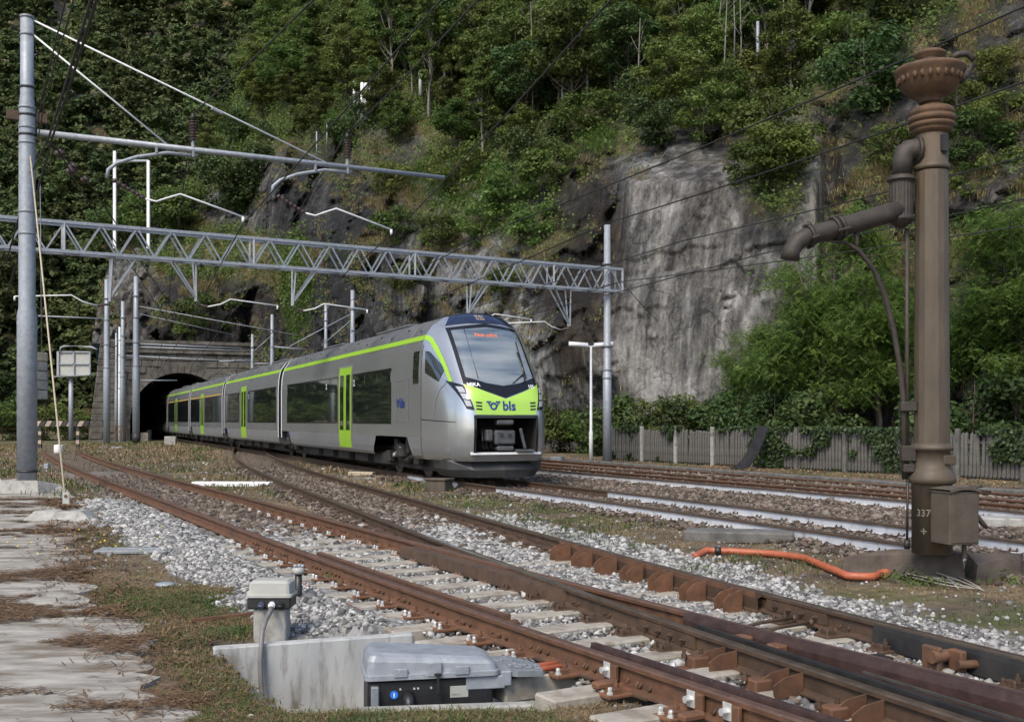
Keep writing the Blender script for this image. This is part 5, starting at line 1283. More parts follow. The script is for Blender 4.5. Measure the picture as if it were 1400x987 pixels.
# opening: dark recess with walls
mb = MB()
def ob(s, v, z): return T1(s, v, z)
a = .77; zl, zh = .70, 1.52
for (v0, v1, z0, z1) in ((-a, -a, zl, zh), (a, a, zl, zh), (-a, a, zh, zh), (-a, a, zl, zl)):
    q = [ob(fsurf(a, 1.1) - .02, v0, z0), ob(fsurf(a, 1.1) - .02, v1, z1), ob(1.5, v1, z1), ob(1.5, v0, z0)] if v0 != v1 else \
        [ob(fsurf(a, 1.1) - .02, v0, z0), ob(fsurf(a, 1.1) - .02, v0, z1), ob(1.5, v0, z1), ob(1.5, v0, z0)]
    mb.add(q, [(0, 1, 2, 3)])
mb.add([ob(1.5, -a, zl), ob(1.5, a, zl), ob(1.5, a, zh), ob(1.5, -a, zh)], [(0, 1, 2, 3)])
mb.build('coupler_recess', M['under'], nose)
for (bot, top) in (([(-.80, zl - .04), (-.745, zl - .04)], [(-.80, zh + .05), (-.745, zh + .05)]), ([(.745, zl - .04), (.80, zl - .04)], [(.745, zh + .05), (.80, zh + .05)]), ([(-.80, zh - .02), (.80, zh - .02)], [(-.78, zh + .05), (.78, zh + .05)])):
    patch(front_pt, bot, top, 0.012, 12, 6).build('opening_frame', M['black_gloss'], nose)
# coupler
mb = MB(); R_ = frame(TD)
mb.bbox(T1(.25, 0, 1.05), (.35, .52, .34), .04, R_); mb.tube([T1(.3, 0, 1.05), T1(1.5, 0, 1.05)], .13, 10)
mb.bbox(T1(.12, .02, 1.40), (.22, .42, .12), .03, R_); mb.bbox(T1(.15, .40, 1.1), (.2, .16, .26), .03, R_)
mb.bbox(T1(.2, 0, .80), (.3, .42, .1), .03, R_); mb.bbox(T1(.02, -.45, .74), (.25, .42, .07), .015, R_)
mb.bbox(T1(.05, -.42, 1.02), (.08, .07, .5), .02, R_ @ Matrix.Rotation(.25, 3, 'X'))
cp = mb.build('coupler', pm('coupler_grey', (0.06, 0.062, 0.065), (0.10, 0.102, 0.105), 6, 0.55, 0.3), nose)
for vv in (-.1, .1):
    mb = MB(); mb.tube([T1(.075, vv * 1.0, 1.1), T1(.055, vv, 1.1)], .05, 10); mb.build('coupler_port', M['under'], nose)
for k, vv in enumerate((.42, .5, .3)):
    mb = MB(); mb.tube([T1(.3, vv, 1.25), T1(.16, vv + .04, 1.0), T1(.18, vv + .02, .82), T1(.35, vv - .1, .78), T1(.45, vv - .2, .95)], .022, 6); mb.build('brake_hose', M['under'], nose)
# bright lip under the opening
rows = []
for sgn, zz in ((-.05, .66), (-.05, .70), (.10, .71)):
    rows.append([T1(fsurf(v * .98, .68) + sgn, v, zz - (0.0)) for v in np.linspace(-.88, .88, 13)])
mb = MB(); mb.grid(rows, smooth=False); mb.build('front_lip', M['white_paint'], nose)
# snow plough
mb = MB(); pr = []
for z_, s_, w_ in ((.52, .30, 1.22), (.30, .10, 1.18), (.12, .16, 1.02)):
    pr.append([T1(1.9, w_ * .96, z_), T1(.75, w_, z_), T1(s_ + .12, w_ * .62, z_), T1(s_, 0, z_), T1(s_ + .12, -w_ * .62, z_), T1(.75, -w_, z_), T1(1.9, -w_ * .96, z_)])
mb.grid(pr, smooth=False); mb.build('snow_plough', M['under_grey'], nose)
# navy roof panel, screen surround, windscreen, green front
patch(front_pt, [(-.90, 3.74), (-.4, 3.80), (.4, 3.80), (.90, 3.74)], [(-.70, 4.0), (-.3, 4.085), (.3, 4.085), (.70, 4.0)], .010, 18, 10, .004).build('roof_panel', M['navy'], nose)
patch(front_pt, [(-.92, 2.30), (-.45, 2.12), (0, 1.96), (.45, 2.12), (.92, 2.30)], [(-.92, 3.68), (0, 3.79), (.92, 3.68)], .010, 24, 16, .004).build('screen_surround', M['black_gloss'], nose)
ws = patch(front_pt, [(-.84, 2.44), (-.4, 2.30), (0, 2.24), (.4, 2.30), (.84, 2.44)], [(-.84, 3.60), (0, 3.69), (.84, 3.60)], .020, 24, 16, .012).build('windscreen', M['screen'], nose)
patch(front_pt, [(-.74, 1.58), (0, 1.57), (.74, 1.58)], [(-.93, 2.29), (-.45, 2.10), (0, 1.94), (.45, 2.10), (.93, 2.29)], .012, 24, 8, .006).build('front_panel', M['lime_light'], nose)
for sg in (-1, 1):
    q = lambda pts: [(p[0] * sg, p[1]) for p in pts]
    patch(front_pt, q([(.78, 1.68), (.94, 1.71)]), q([(.93, 2.25), (1.17, 2.38)]), .016, 8, 8, .008).build('headlight_bezel', M['black_gloss'], nose)
    for k in range(3):
        z0 = 1.76 + k * .16; z1 = z0 + .13; f = lambda z: .79 + (z - 1.68) * .26
        patch(front_pt, q([(f(z0) + .02, z0), (f(z0) + .125, z0 + .01)]), q([(f(z1) + .02, z1), (f(z1) + .13, z1 + .02)]), .024, 4, 4, .006).build('headlight', M['lamp_glass'], nose)
    for k in range(3):
        z0 = 1.62 + .0 + k * .075 + .06
        patch(front_pt, q([(.60, z0), (.74, z0 + .01)]), q([(.60, z0 + .035), (.745, z0 + .045)]), .018, 4, 1).build('vent_slot', M['black_gloss'], nose)
    # green band sweeping from the roof edge to the headlight
    up = [(2.16, 3.53), (2.0, 3.52), (1.82, 3.44), (1.55, 3.22), (1.25, 2.94), (1.0, 2.68), (.80, 2.46), (.70, 2.36)]
    lo_ = [(2.16, 3.42), (2.04, 3.41), (1.88, 3.35), (1.63, 3.14), (1.33, 2.87), (1.07, 2.62), (.87, 2.41), (.77, 2.32)]
    patch(lambda s, z, e: side_pt(s, z, e, sg), lo_, up, .010, 26, 3).build('nose_band', M['lime'], nose)
    patch(lambda s, z, e: side_pt(s, z, e, sg), [(1.88, 2.60), (1.22, 2.36)], [(1.95, 3.12), (1.80, 3.12), (1.06, 2.66)], .010, 12, 8, .004).build('cab_side_window', M['win'], nose)
    patch(lambda s, z, e: side_pt(s, z, e, sg), [(2.07, .6), (2.09, .6)], [(2.07, 3.3), (2.09, 3.3)], .006, 1, 12).build('panel_seam', M['under'], nose)
    patch(lambda s, z, e: side_pt(s, z, e, sg), [(.36, 1.40), (2.08, 1.46)], [(.36, 1.415), (2.08, 1.485)], .006, 20, 1).build('panel_seam', M['under'], nose)
    patch(lambda s, z, e: side_pt(s, z, e, sg), [(1.32, 1.48), (1.27, 1.9), (1.12, 2.18), (.88, 2.36)], [(1.30, 1.48), (1.25, 1.9), (1.10, 2.16), (.86, 2.34)], .006, 14, 1).build('panel_seam', M['silver_dull'], nose)
# wipers, displays, lettering on the front
mb = MB(); mb.tube([front_pt(-.56, 2.32, .05), front_pt(-.62, 2.75, .06), front_pt(-.60, 3.05, .05)], .018, 6); mb.tube([front_pt(-.62, 2.40, .05), front_pt(-.66, 3.32, .05)], .014, 6); mb.tube([front_pt(-.25, 2.30, .04), front_pt(-.60, 2.52, .05)], .014, 6)
mb.build('wiper', M['black_gloss'], nose)
mb = MB(); mb.tube([front_pt(.58, 2.40, .028), front_pt(.56, 3.62, .028)], .008, 5); mb.build('screen_divider', M['black_gloss'], nose)
def front_text(body, v0, z0, size, mat, eps=.026, name='lettering', bold=0.0, sx=1.0):
    vs, fs, w = text2d(body, size, bold)
    mb = MB(); mb.add([front_pt(v0 - x * sx, z0 + y, eps) for x, y in vs], fs); return mb.build(name, mat, nose)
front_text('Non salire', .36, 3.44, .135, M['amber'], .030, bold=.0)
front_text('bls', .10, 1.68, .30, M['blue'], .020, bold=.008)
front_text('MIKA', .86, 2.225, .12, M['white_print'], .018, bold=.002)
front_text('105', -.62, 2.195, .115, M['white_print'], .018, bold=.002)
for k in range(2): front_text('RE BLS', .17, 3.885 + .075 * k, .075, M['disp_white'], .016, 'roof_display', bold=.0)
def emblem(fn, v0, z0, r, parent, mat, eps):
    mb = MB(); n = 20
    o_ = [fn(v0 - r * .52 * math.cos(2 * math.pi * i / n), z0 - r * .12 + r * .52 * math.sin(2 * math.pi * i / n), eps) for i in range(n)]
    i_ = [fn(v0 - r * .28 * math.cos(2 * math.pi * i / n), z0 - r * .12 + r * .28 * math.sin(2 * math.pi * i / n), eps) for i in range(n)]
    mb.add(o_ + i_, [[i, (i + 1) % n, n + (i + 1) % n, n + i] for i in range(n)])
    for sg in (-1, 1):
        for k in range(3):
            z1 = z0 + r * (.55 - k * .26)
            mb.add([fn(v0 + sg * r * (.15 + .18 * (k == 0) + .30 * (k > 0)), z1, eps), fn(v0 + sg * r * (1.05 - .18 * k), z1 + r * .02, eps), fn(v0 + sg * r * (.95 - .2 * k), z1 - r * .17, eps), fn(v0 + sg * r * (.3 + .2 * (k > 0)), z1 - r * .17, eps)], [(0, 1, 2, 3)])
    mb.build('emblem', mat, parent)
emblem(front_pt, .32, 1.79, .17, nose, M['blue'], .020)

# --- cars
def bogie(fr, s_c, parent, ab=2.6):
    mb = MB()
    for sg in (-1, 1):
        pts = [fr(s_c - ab / 2 - .25, .98 * sg, .52), fr(s_c - .55, .98 * sg, .52), fr(s_c - .35, .98 * sg, .40), fr(s_c + .35, .98 * sg, .40), fr(s_c + .55, .98 * sg, .52), fr(s_c + ab / 2 + .25, .98 * sg, .52)]
        mb.tube(pts, .10, 6)
        for ds in (-ab / 2, ab / 2): mb.bbox(fr(s_c + ds, 1.03 * sg, .46), (.34, .22, .34), .04, frame(TD))
        mb.lathe(fr(s_c, 1.02 * sg, .46), [(.21, 0), (.23, .06), (.21, .12), (.23, .18), (.21, .24), (.23, .30), (.2, .38)], 12)
        mb.bbox(fr(s_c - .6, 1.08 * sg, .78), (.22, .16, .40), .03, frame(TD)); mb.bbox(fr(s_c + .55, 1.06 * sg, .80), (.2, .14, .34), .03, frame(TD))
    mb.tube([fr(s_c, -1, .42), fr(s_c, 1, .42)], .14, 8)
    bg_ = mb.build('bogie', M['under'], parent)
    for sg in (-1, 1):
        b = MB(); b.tube([fr(s_c - .15, 1.17 * sg, .75), fr(s_c + .42, 1.17 * sg, .52)], .035, 8); b.tube([fr(s_c + .35, 1.17 * sg, .55), fr(s_c + .5, 1.17 * sg, .49)], .05, 8); b.build('damper', M['bolt_bright'], parent)
    for ds in (-ab / 2, ab / 2):
        for sg in (-1, 1):
            b = MB(); c = fr(s_c + ds, .72 * sg, .42); ax = Matrix((TD, Vector((0, 0, 1)).cross(TD), Vector((0, 0, 1)))).transposed()
            RA = frame(TD) @ Matrix.Rotation(math.pi / 2, 3, 'X')
            b.lathe(c, [(.06, -.10), (.10, -.08), (.12, -.04), (.32, -.035), (.34, -.06), (.42, -.065), (.425, .02), (.455, .03), (.455, .06), (.34, .06), (.32, .035), (.12, .04), (.10, .08), (.06, .1)], 28, axis=RA); b.build('wheel', M['wheel'], parent)
        b = MB(); b.tube([fr(s_c + ds, -.72, .42), fr(s_c + ds, .72, .42)], .08, 8); b.build('axle', M['under'], parent)
M['wheel'] = pm('wheel_steel', (0.07, 0.055, 0.045), (0.13, 0.105, 0.085), 6, 0.5, 0.4)

def car(fr, sa, sb, wins, doors, lead=False, bogies=(), yellow=False):
    """one car from distance sa to sb behind the nose, in frame fr"""
    # upper shell
    ss = [sa, sb]; mb = MB()
    up = [(v, z) for v, z in SEC if 1.0 < z <= 3.4]; rf = [(v, z) for v, z in SEC if z >= 3.38]
    def shell(sec, mat, name, parent, s_a=sa, s_b=sb):
        m_ = MB()
        for sg in (1, -1):
            m_.grid([[fr(s, v * sg, z) for (v, z) in sec] for s in np.linspace(s_a, s_b, 5)], flip=sg < 0)
        return m_.build(name, mat, parent)
    body = shell(up, M['silver'], 'car_body', train)
    m_ = MB()
    sec = rf + [(-v, z) for v, z in rf[::-1]]
    m_.grid([[fr(s, v, z) for (v, z) in sec] for s in np.linspace(sa, sb, 5)]); roof = m_.build('roof', M['roof_grey'], train)
    # end walls
    ring = [(v, z) for v, z in SEC] + [(-v, z) for v, z in SEC[::-1]]
    for s in ((sb,) if lead else (sa, sb)):
        m_ = MB(); m_.add([fr(s, v, z) for v, z in ring], [list(range(len(ring)))]); m_.build('end_wall', M['under_grey'], body)
    # green band along the roof edge
    for sg in (1, -1):
        m_ = MB(); m_.grid([[fr(s, (1.320 + .008) * sg, 3.41), ] + [fr(s, (1.275 + .008) * sg, 3.535)] for s in np.linspace(sa, sb, 4)]); m_.build('roof_band', M['lime'], body)
        if yellow:
            m_ = MB(); m_.grid([[fr(s, 1.405 * sg, 2.86), fr(s, 1.400 * sg, 2.93)] for s in np.linspace(sa + .3, sb - .3, 3)]); m_.build('class_band', pm('first_class_yellow', (0.42, 0.26, 0.03), None), body)
    # skirt, interrupted over the bogies
    cuts = [(b - 1.45, b + 1.45) for b in bogies]; segs = []; cur = sa
    for (c0, c1) in sorted(cuts): segs.append((cur, max(cur, c0))); cur = c1
    segs.append((cur, sb))
    low = [(v, z) for v, z in SEC if z <= 1.04]
    for (q0, q1) in segs:
        if q1 - q0 < .2: continue
        for sg in (1, -1):
            m_ = MB(); rowsq = []
            for (v, z) in low:
                k = (1.03 - z) * .85
                a0 = q0 + (k if q0 > sa + .01 else 0); a1 = q1 - (k if q1 < sb - .01 else 0)
                a0, a1 = (q0 - (0 if q0 <= sa + .01 else -k), q1 + (0 if q1 >= sb - .01 else -k))
                rowsq.append([fr(s, v * sg, z) for s in np.linspace(a0, a1, 4)])
            m_.grid(rowsq, smooth=False); m_.build('side_skirt', M['silver_dull'], body)
    m_ = MB(); m_.box((fr(sa, 0, .45) + fr(sb, 0, .45)) / 2, ((sb - sa) - .3, 1.7, .55), frame(TD)); 
    for q in np.arange(sa + 4.5, sb - 4, 2.2):
        m_.box(fr(q, .95, .40), (1.5, .35, .30), frame(TD)); m_.box(fr(q, -.95, .40), (1.5, .35, .30), frame(TD))
    m_.build('underframe', M['under'], body)
    for b in bogies: bogie(fr, b, body)
    # windows: dark band made of separate panes
    for (w0, w1, z0, z1) in wins:
        n = max(1, round((w1 - w0) / 1.55)); wd = (w1 - w0) / n
        for sg in (1, -1):
            for k in range(n):
                a0, a1 = w0 + k * wd + .02, w0 + (k + 1) * wd - .02
                rows_ = [[fr(s, (hw(z) + .006) * sg, z) for s in (a0, a1)] for z in np.linspace(z0, z1, 4)]
                m_ = MB(); m_.grid(rows_, smooth=False)
                ring = [(a0, z0), (a1, z0), (a1, z1), (a0, z1), (a0, z0)]
                m_.grid([[fr(s, (hw(z) + .006) * sg, z) for s, z in ring], [fr(s, (hw(z) - .02) * sg, z) for s, z in ring]], smooth=False)
                m_.build('window', M['win'], body)
            m_ = MB(); m_.grid([[fr(s, (hw(z) + .003) * sg, z) for s in (w0 - .05, w1 + .05)] for z in np.linspace(z0 - .06, z1 + .06, 4)], smooth=False); m_.build('window_surround', M['black_gloss'], body)
            if n >= 3:
                for k in range(n):
                    m_ = MB(); a0 = w0 + k * wd + .12; a1 = w0 + (k + 1) * wd - .12; zt = z1 - .42
                    m_.grid([[fr(s, (hw(z) + .012) * sg, z) for s in (a0, a1)] for z in (zt, zt + .025)], smooth=False); m_.build('window_bar', M['black_gloss'], body)
    for d0 in doors:
        for sg in (1, -1):
            for k in range(2):
                a0 = d0 + k * .78; a1 = a0 + .75
                m_ = MB(); m_.grid([[fr(s, (hw(z) + .010) * sg, z) for s in (a0, a1)] for z in np.linspace(.62, 3.08, 10)], smooth=False)
                ring = [(a0, .62), (a1, .62), (a1, 3.08), (a0, 3.08), (a0, .62)]
                m_.grid([[fr(s, (hw(z) + .010) * sg, z) for s, z in ring], [fr(s, (hw(z) - .03) * sg, z) for s, z in ring]], smooth=False)
                m_.build('door', M['lime'], body)
                m_ = MB(); m_.grid([[fr(s, (hw(z) + .016) * sg, z) for s in (a0 + .14, a1 - .14)] for z in np.linspace(1.15, 2.85, 4)], smooth=False); m_.build('door_window', M['win'], body)
            m_ = MB(); m_.grid([[fr(s, (hw(z) + .005) * sg, z) for s in (d0 - .06, d0 + 1.59)] for z in np.linspace(.56, 3.14, 10)], smooth=False); m_.build('door_frame', M['silver_dull'], body)
    # roof seams, low roof pods
    for k, q in enumerate(np.arange(sa + 1.2, sb - .5, 1.9)):
        m_ = MB(); m_.grid([[fr(q + e, v * 1.004, z + .006) for (v, z) in sec[1:-1]] for e in (0, .04)]); m_.build('roof_seam', M['roof_pale'] if k % 3 == 0 else M['under_grey'], roof)
    for q, l in ((sa + (sb - sa) * .30, 3.4), (sa + (sb - sa) * .72, 3.0)):
        m_ = MB(); m_.bbox(fr(q, 0, 4.10), (l, 1.1, .10), .04, frame(TD)); m_.build('roof_pod', M['roof_grey'], roof)
    for k in range(14):
        q = sa + .6 + (sb - sa - 1.2) * k / 13; zq = 3.66 + .12 * (k % 2); m_ = MB(); m_.box(fr(q, hw(zq), zq), (.09, .03, .05), frame(TD)); m_.build('roof_vent', M['under'], roof)
    return body, roof
M['roof_pale'] = pm('roof_seam_pale', (0.36, 0.36, 0.35), (0.45, 0.45, 0.44), 4, 0.5)

body1, roof1 = car(T1, SEND, L1 - .35, [(4.7, 8.75, 1.41, 2.78), (10.75, 19.05, 1.41, 2.78)], [8.95], True, (4.7, 17.9 + 2.3))
# cab doors, narrow window, access panel, lettering
patch(lambda s, z, e: side_pt(s, z, e, 1), [(2.25, 2.36), (2.72, 2.36)], [(2.25, 3.15), (2.72, 3.15)], .010, 3, 6, .01).build('cab_window', M['win'], body1)
def side_text(fr, body, sA, z0, size, mat, parent, bold=0.0, eps=.014, mirror=1):
    vs, fs, w = text2d(body, size, bold); m_ = MB()
    m_.add([fr(sA - x, hw(z0 + y) + eps, z0 + y) for x, y in vs], fs); m_.build('lettering', mat, parent)
m_ = MB()
for (u0, u1, w0, w1) in ((0, 1.1, 0, .025), (0, 1.1, 1.05, 1.075), (0, .04, 0.025, 1.05), (1.06, 1.1, .025, 1.05)):
    m_.grid([[T1(3.1 + s, hw(1.42 + z) + .006, 1.42 + z) for s in (u0, u1)] for z in (w0, w1)], smooth=False)
side_text(T1, 'bls', 3.80, 1.78, .34, M['blue'], body1, .010)
emblem(lambda v, z, e: T1(v, hw(z) + e, z), 3.98, 1.90, .17, body1, M['blue'], .014)
m_.build('hatch_outline', M['silver_dull'], body1)
side_text(T1, '2', 8.62, 2.48, .26, M['white_print'], body1, .008, .014); side_text(T1, '2', 12.3, 2.48, .26, M['white_print'], body1, .008, .014)
side_text(T1, 'bls', 19.0, .86, .30, M['blue'], body1, .006)
# following cars, each in its own frame
joints = [(J1.x, J1.y)] + [(-14.42, 58.26), (-20.72, 72.96), (-27.0, 87.65), (-33.3, 102.3)]
def mkframe(a, b):
    d = Vector((a[0] - b[0], a[1] - b[1], 0)).normalized(); n = Vector((d.y, -d.x, 0))
    if n.x > 0: n = -n
    o_ = Vector((a[0], a[1], TIP.z))
    return lambda s, v, z: o_ - d * s + n * v + Vector((0, 0, z))
for k in range(4):
    fr = mkframe(joints[k], joints[k + 1]); Lc = math.hypot(joints[k][0] - joints[k + 1][0], joints[k][1] - joints[k + 1][1])
    bd, rfk = car(fr, .35, Lc - .35, [(.9, 7.9, 1.41, 2.78), (10.5, 15.2, 1.41, 2.78)], [8.35], False, (Lc - .2 + .2,), yellow=k in (1, 2))
    if k == 0: side_text(fr, 'bls', 15.4, .86, .30, M['blue'], bd, .006); side_text(fr, '2', 7.6, 2.48, .26, M['white_print'], bd, .008)
    # gangway bellows with white edges
    m_ = MB(); ring = [(v * .93, z * .985) for v, z in SEC if z > .6]; ring = ring + [(-v, z) for v, z in ring[::-1]]
    m_.grid([[fr(s, v, z) for v, z in ring] for s in (-.40, .40)]); m_.build('gangway_bellows', M['under'], train)
    for s in (-.36, .33):
        m_ = MB(); rg = [(v * 1.004, z) for v, z in SEC if z > .7]; rg = rg + [(-v, z) for v, z in rg[::-1]]
        m_.grid([[fr(s + e, v, z + .004) for v, z in rg] for e in (-.06, .09)]); m_.build('gangway_edge', M['white_paint'], train)
# ---------------------------------------------------------------- tunnel portal
PO = Vector((-28.29, 87.1, 0)); pR = Vector((.919, .395, 0)); pB = Vector((-.395, .919, 0))
def PT(t, z, d=0): return PO + pR * t + pB * d + Vector((0, 0, z))
portal = root('tunnel_portal', 'dark stone tunnel portal with round arch', 'tunnel portal', PO)
AC, AR, AS = 1.05, 3.95, 1.75          # arch centre, radius, springing height
def arch(n, r): return [(AC - r * math.cos(math.pi * i / n), AS + r * math.sin(math.pi * i / n)) for i in range(n + 1)]
n = 24; inner = [(AC - AR, -.3)] + arch(n, AR) + [(AC + AR, -.3)]
T0, T1e, ZT = -4.6, 8.2, 8.0
def outer(p):
    i = inner.index(p)
    if i == 0: return (T0, -.3)
    if i == len(inner) - 1: return (T1e, -.3)
    k = (i - 1) / n
    if k < .2: return (T0, AS + (ZT - AS) * k / .2)
    if k > .8: return (T1e, AS + (ZT - AS) * (1 - k) / .2)
    return (T0 + (T1e - T0) * (k - .2) / .6, ZT)
mb = MB(); a = [PT(*p) for p in inner]; b = [PT(*outer(p)) for p in inner]; mb.grid([a, b], smooth=False)
mb.grid([[PT(T0, -.3), PT(T0, ZT)], [PT(T0, -.3, 3), PT(T0, ZT, 3)]], smooth=False); mb.grid([[PT(T0, ZT), PT(T1e, ZT)], [PT(T0, ZT, 3), PT(T1e, ZT, 3)]], smooth=False)
mb.build('wall', M['stone'], portal)
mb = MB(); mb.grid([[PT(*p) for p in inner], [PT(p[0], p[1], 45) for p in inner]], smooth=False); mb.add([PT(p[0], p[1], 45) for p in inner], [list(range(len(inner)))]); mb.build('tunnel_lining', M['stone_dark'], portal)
for i in range(25):                                     # voussoirs
    a0, a1 = math.pi * i / 25 + .006, math.pi * (i + 1) / 25 - .006; mb = MB(); vs = []
    for d_ in (-.12, .3):
        for (r, an) in ((AR - .01, a0), (AR + .62, a0), (AR + .62, a1), (AR - .01, a1)): vs.append(PT(AC - r * math.cos(an), AS + r * math.sin(an), d_ + random.uniform(-.02, .02)))
    mb.add(vs, [(0, 1, 2, 3), (7, 6, 5, 4), (0, 4, 5, 1), (1, 5, 6, 2), (2, 6, 7, 3), (3, 7, 4, 0)]); mb.build('arch_stone', M['stone'], portal)
for c in range(17):                                     # battered corner buttress, block by block
    z0 = -.2 + c * .49; w = 2.0 - .055 * c; kx = 0 if c % 2 else .9
    for (x0, x1) in (((0, w * .5), (w * .5, w)) if c % 2 else ((0, w * .68), (w * .68, w))):
        mb = MB(); q = 2.0 - .03 * c; mb.bbox(PT(T0 - w + .55 + (x0 + x1) / 2, z0 + .24, -.15 + random.uniform(-.04, .04)), (x1 - x0 - .025, .9, .465), .03, frame(pR)); mb.build('block', M['stone'], portal)
tz = ZT
for (z0, h_, dpt, wd, nm) in ((7.25, .26, .28, 1.3, 'string_course_stone'), (7.55, .42, .14, .62, 'parapet_stone'), (8.0, .30, .34, 1.25, 'coping_stone')):
    t = T0 - .2; 
    while t < T1e:
        w_ = wd * random.uniform(.85, 1.1); mb = MB(); mb.bbox(PT(t + w_ / 2, z0 + h_ / 2, -dpt / 2 + .25 + random.uniform(-.015, .015)), (w_ - .02, dpt + .5, h_ - .015), .02, frame(pR)); mb.build(nm, M['stone'], portal); t += w_
# courses of rough stone on the wall face, those that can be told apart
for r in range(13):
    z0 = .2 + r * .54; t = T0 + (.0 if r % 2 else .35)
    while t < T1e - .3:
        w_ = random.uniform(.7, 1.1); tc = t + w_ / 2; zc = z0 + .26
        if math.hypot(tc - AC, max(0, zc - AS)) > AR + 1.05 and zc < 7.2:
            mb = MB(); mb.bbox(PT(tc, zc, random.uniform(-.03, .03)), (w_ - .04, .16, .49), .035, frame(pR)); mb.build('wall_stone', M['stone'], portal)
        t += w_

# ---------------------------------------------------------------- lattice gantry
GR = Vector((3.59, 40.0, gz(40))); gD = Vector((-.873, -.488, 0)).normalized(); gN = Vector((-gD.y, gD.x, 0))
gant = root('catenary_gantry', 'long lattice steel gantry spanning the tracks above the train', 'gantry', GR)
mb = MB(); mb.tube([GR, GR + Vector((0, 0, 3.5)), GR + Vector((0, 0, 3.52)), GR + Vector((0, 0, 9.0))], [.17, .165, .135, .12], 14); mb.build('post', M['galv'], gant)
mb = MB(); mb.lathe(GR, [(.19, 0), (.19, .12)], 14); mb.build('post_foot', M['iron'], gant)
for z in (3.5, 3.2, 4.4, 6.5, 7.5):
    mb = MB(); mb.lathe(GR + Vector((0, 0, z)), [(.17, 0), (.185, .01), (.185, .06), (.17, .07)], 14); mb.build('band', M['galv_dark'], gant)
LG = 25.0; zb_, zt_ = 6.62, 7.46
def G(t, z, w): return Vector((GR.x, GR.y, 0)) + gD * t + gN * w + Vector((0, 0, z))
for w in (-.24, .24):
    for z in (zb_, zt_):
        mb = MB(); c = (G(-.55, z, w) + G(LG, z, w)) / 2; mb.box(c, (LG + .55, .07, .09), frame(gD)); mb.box(c + Vector((0, 0, .04 if z == zt_ else -.04)) + gN * (.03 if w < 0 else -.03), (LG + .55, .08, .012), frame(gD)); mb.build('chord', M['galv'], gant)
def bar(nm, a, b, w, mat, parent, d=None):
    mb = MB(); v = b - a; z = Vector((0, 0, 1)) if abs(v.normalized().z) < .95 else Vector((1, 0, 0)); mb.box((a + b) / 2, (v.length, w, d or w), frame(v, z)); return mb.build(nm, mat, parent)
k = 0; t = -.5; sp = .5
while t < LG - .6:
    for w in (-.24, .24):
        up = (k % 2 == 0)
        bar('lattice_bar', G(t, zb_ if up else zt_, w), G(t + sp, zt_ if up else zb_, w), .045, M['galv'], gant)
    if k % 2 == 0: bar('cross_bar', G(t, zb_, -.24), G(t + sp * 2, zb_, .24), .04, M['galv_dark'], gant)
    if k % 2 == 1: bar('cross_bar', G(t, zt_, -.24), G(t, zt_, .24), .04, M['galv_dark'], gant)
    if k % 11 == 6:
        for w in (-.24, .24): bar('lattice_upright', G(t, zb_, w), G(t, zt_, w), .06, M['galv'], gant)
    k += 1; t += sp
for w in (-.24, .24): bar('lattice_upright', G(-.53, zb_, w), G(-.53, zt_, w), .07, M['galv'], gant)
def gt(px):     # position along the gantry seen at a photo column
    r = (px - 700) / F; return (GR.x - r * GR.y) / (-(gD.x) + r * gD.y) * 1.0
def insul(mb_list, a, b, r, parent, nm='insulator', mat=None, n=7):
    d = (b - a).normalized(); L = (b - a).length; prof = []
    for i in range(n): prof += [(r * .55, L * i / n), (r, L * (i + .35) / n), (r * .9, L * (i + .5) / n), (r * .5, L * (i + .7) / n)]
    z = d; x = z.orthogonal().normalized(); y = z.cross(x); m_ = MB(); m_.lathe(a, prof, 10, axis=Matrix((x, y, z)).transposed()); return m_.build(nm, mat or M['ceramic'], parent)
for (px, ybot, sgn, arm) in ((150, 412, -1, -1), (268, 412, 1, 1), (400, 418, -1, 1), (640, 432, -1, 1), (778, 446, 1, -1)):
    t = gt(px); Yq = G(t, 0, 0).y; zq = CZ + (HZ - ybot) / F * Yq
    base = G(t, zq, 0)
    for w in (-.2, .2):
        bar('hanger_leg', G(t + .05 * sgn, zb_, w), base + gN * w * .3, .05, M['galv'], gant); bar('hanger_leg', G(t + .75 * sgn, zb_, w), base + gN * w * .3 + Vector((0, 0, .1)), .05, M['galv'], gant)
    e1 = base - gD * arm * .35 + Vector((0, 0, -.15)); e2 = base - gD * arm * .75 + Vector((0, 0, -.05)); e3 = base - gD * arm * 1.05 + Vector((0, 0, .12)); e4 = e3 - gD * arm * 1.5 + Vector((0, 0, -.12))
    insul(None, base + Vector((0, 0, -.08)), e1, .05, gant)
    mb = MB(); mb.tube([e1, e2, e3, e4], .022, 6); mb.tube([e4, e4 + Vector((0, 0, -.12))], .03, 6); mb.build('registration_arm', M['white_paint'], gant)
for px in (88, 275, 470, 640):
    t = gt(px); a = G(t, zb_ - .04, 0); mb = MB(); mb.lathe(a - Vector((0, 0, .12)), [(.03, 0), (.06, .03), (.06, .08), (.03, .12)], 8); mb.build('clamp', M['iron'], gant)

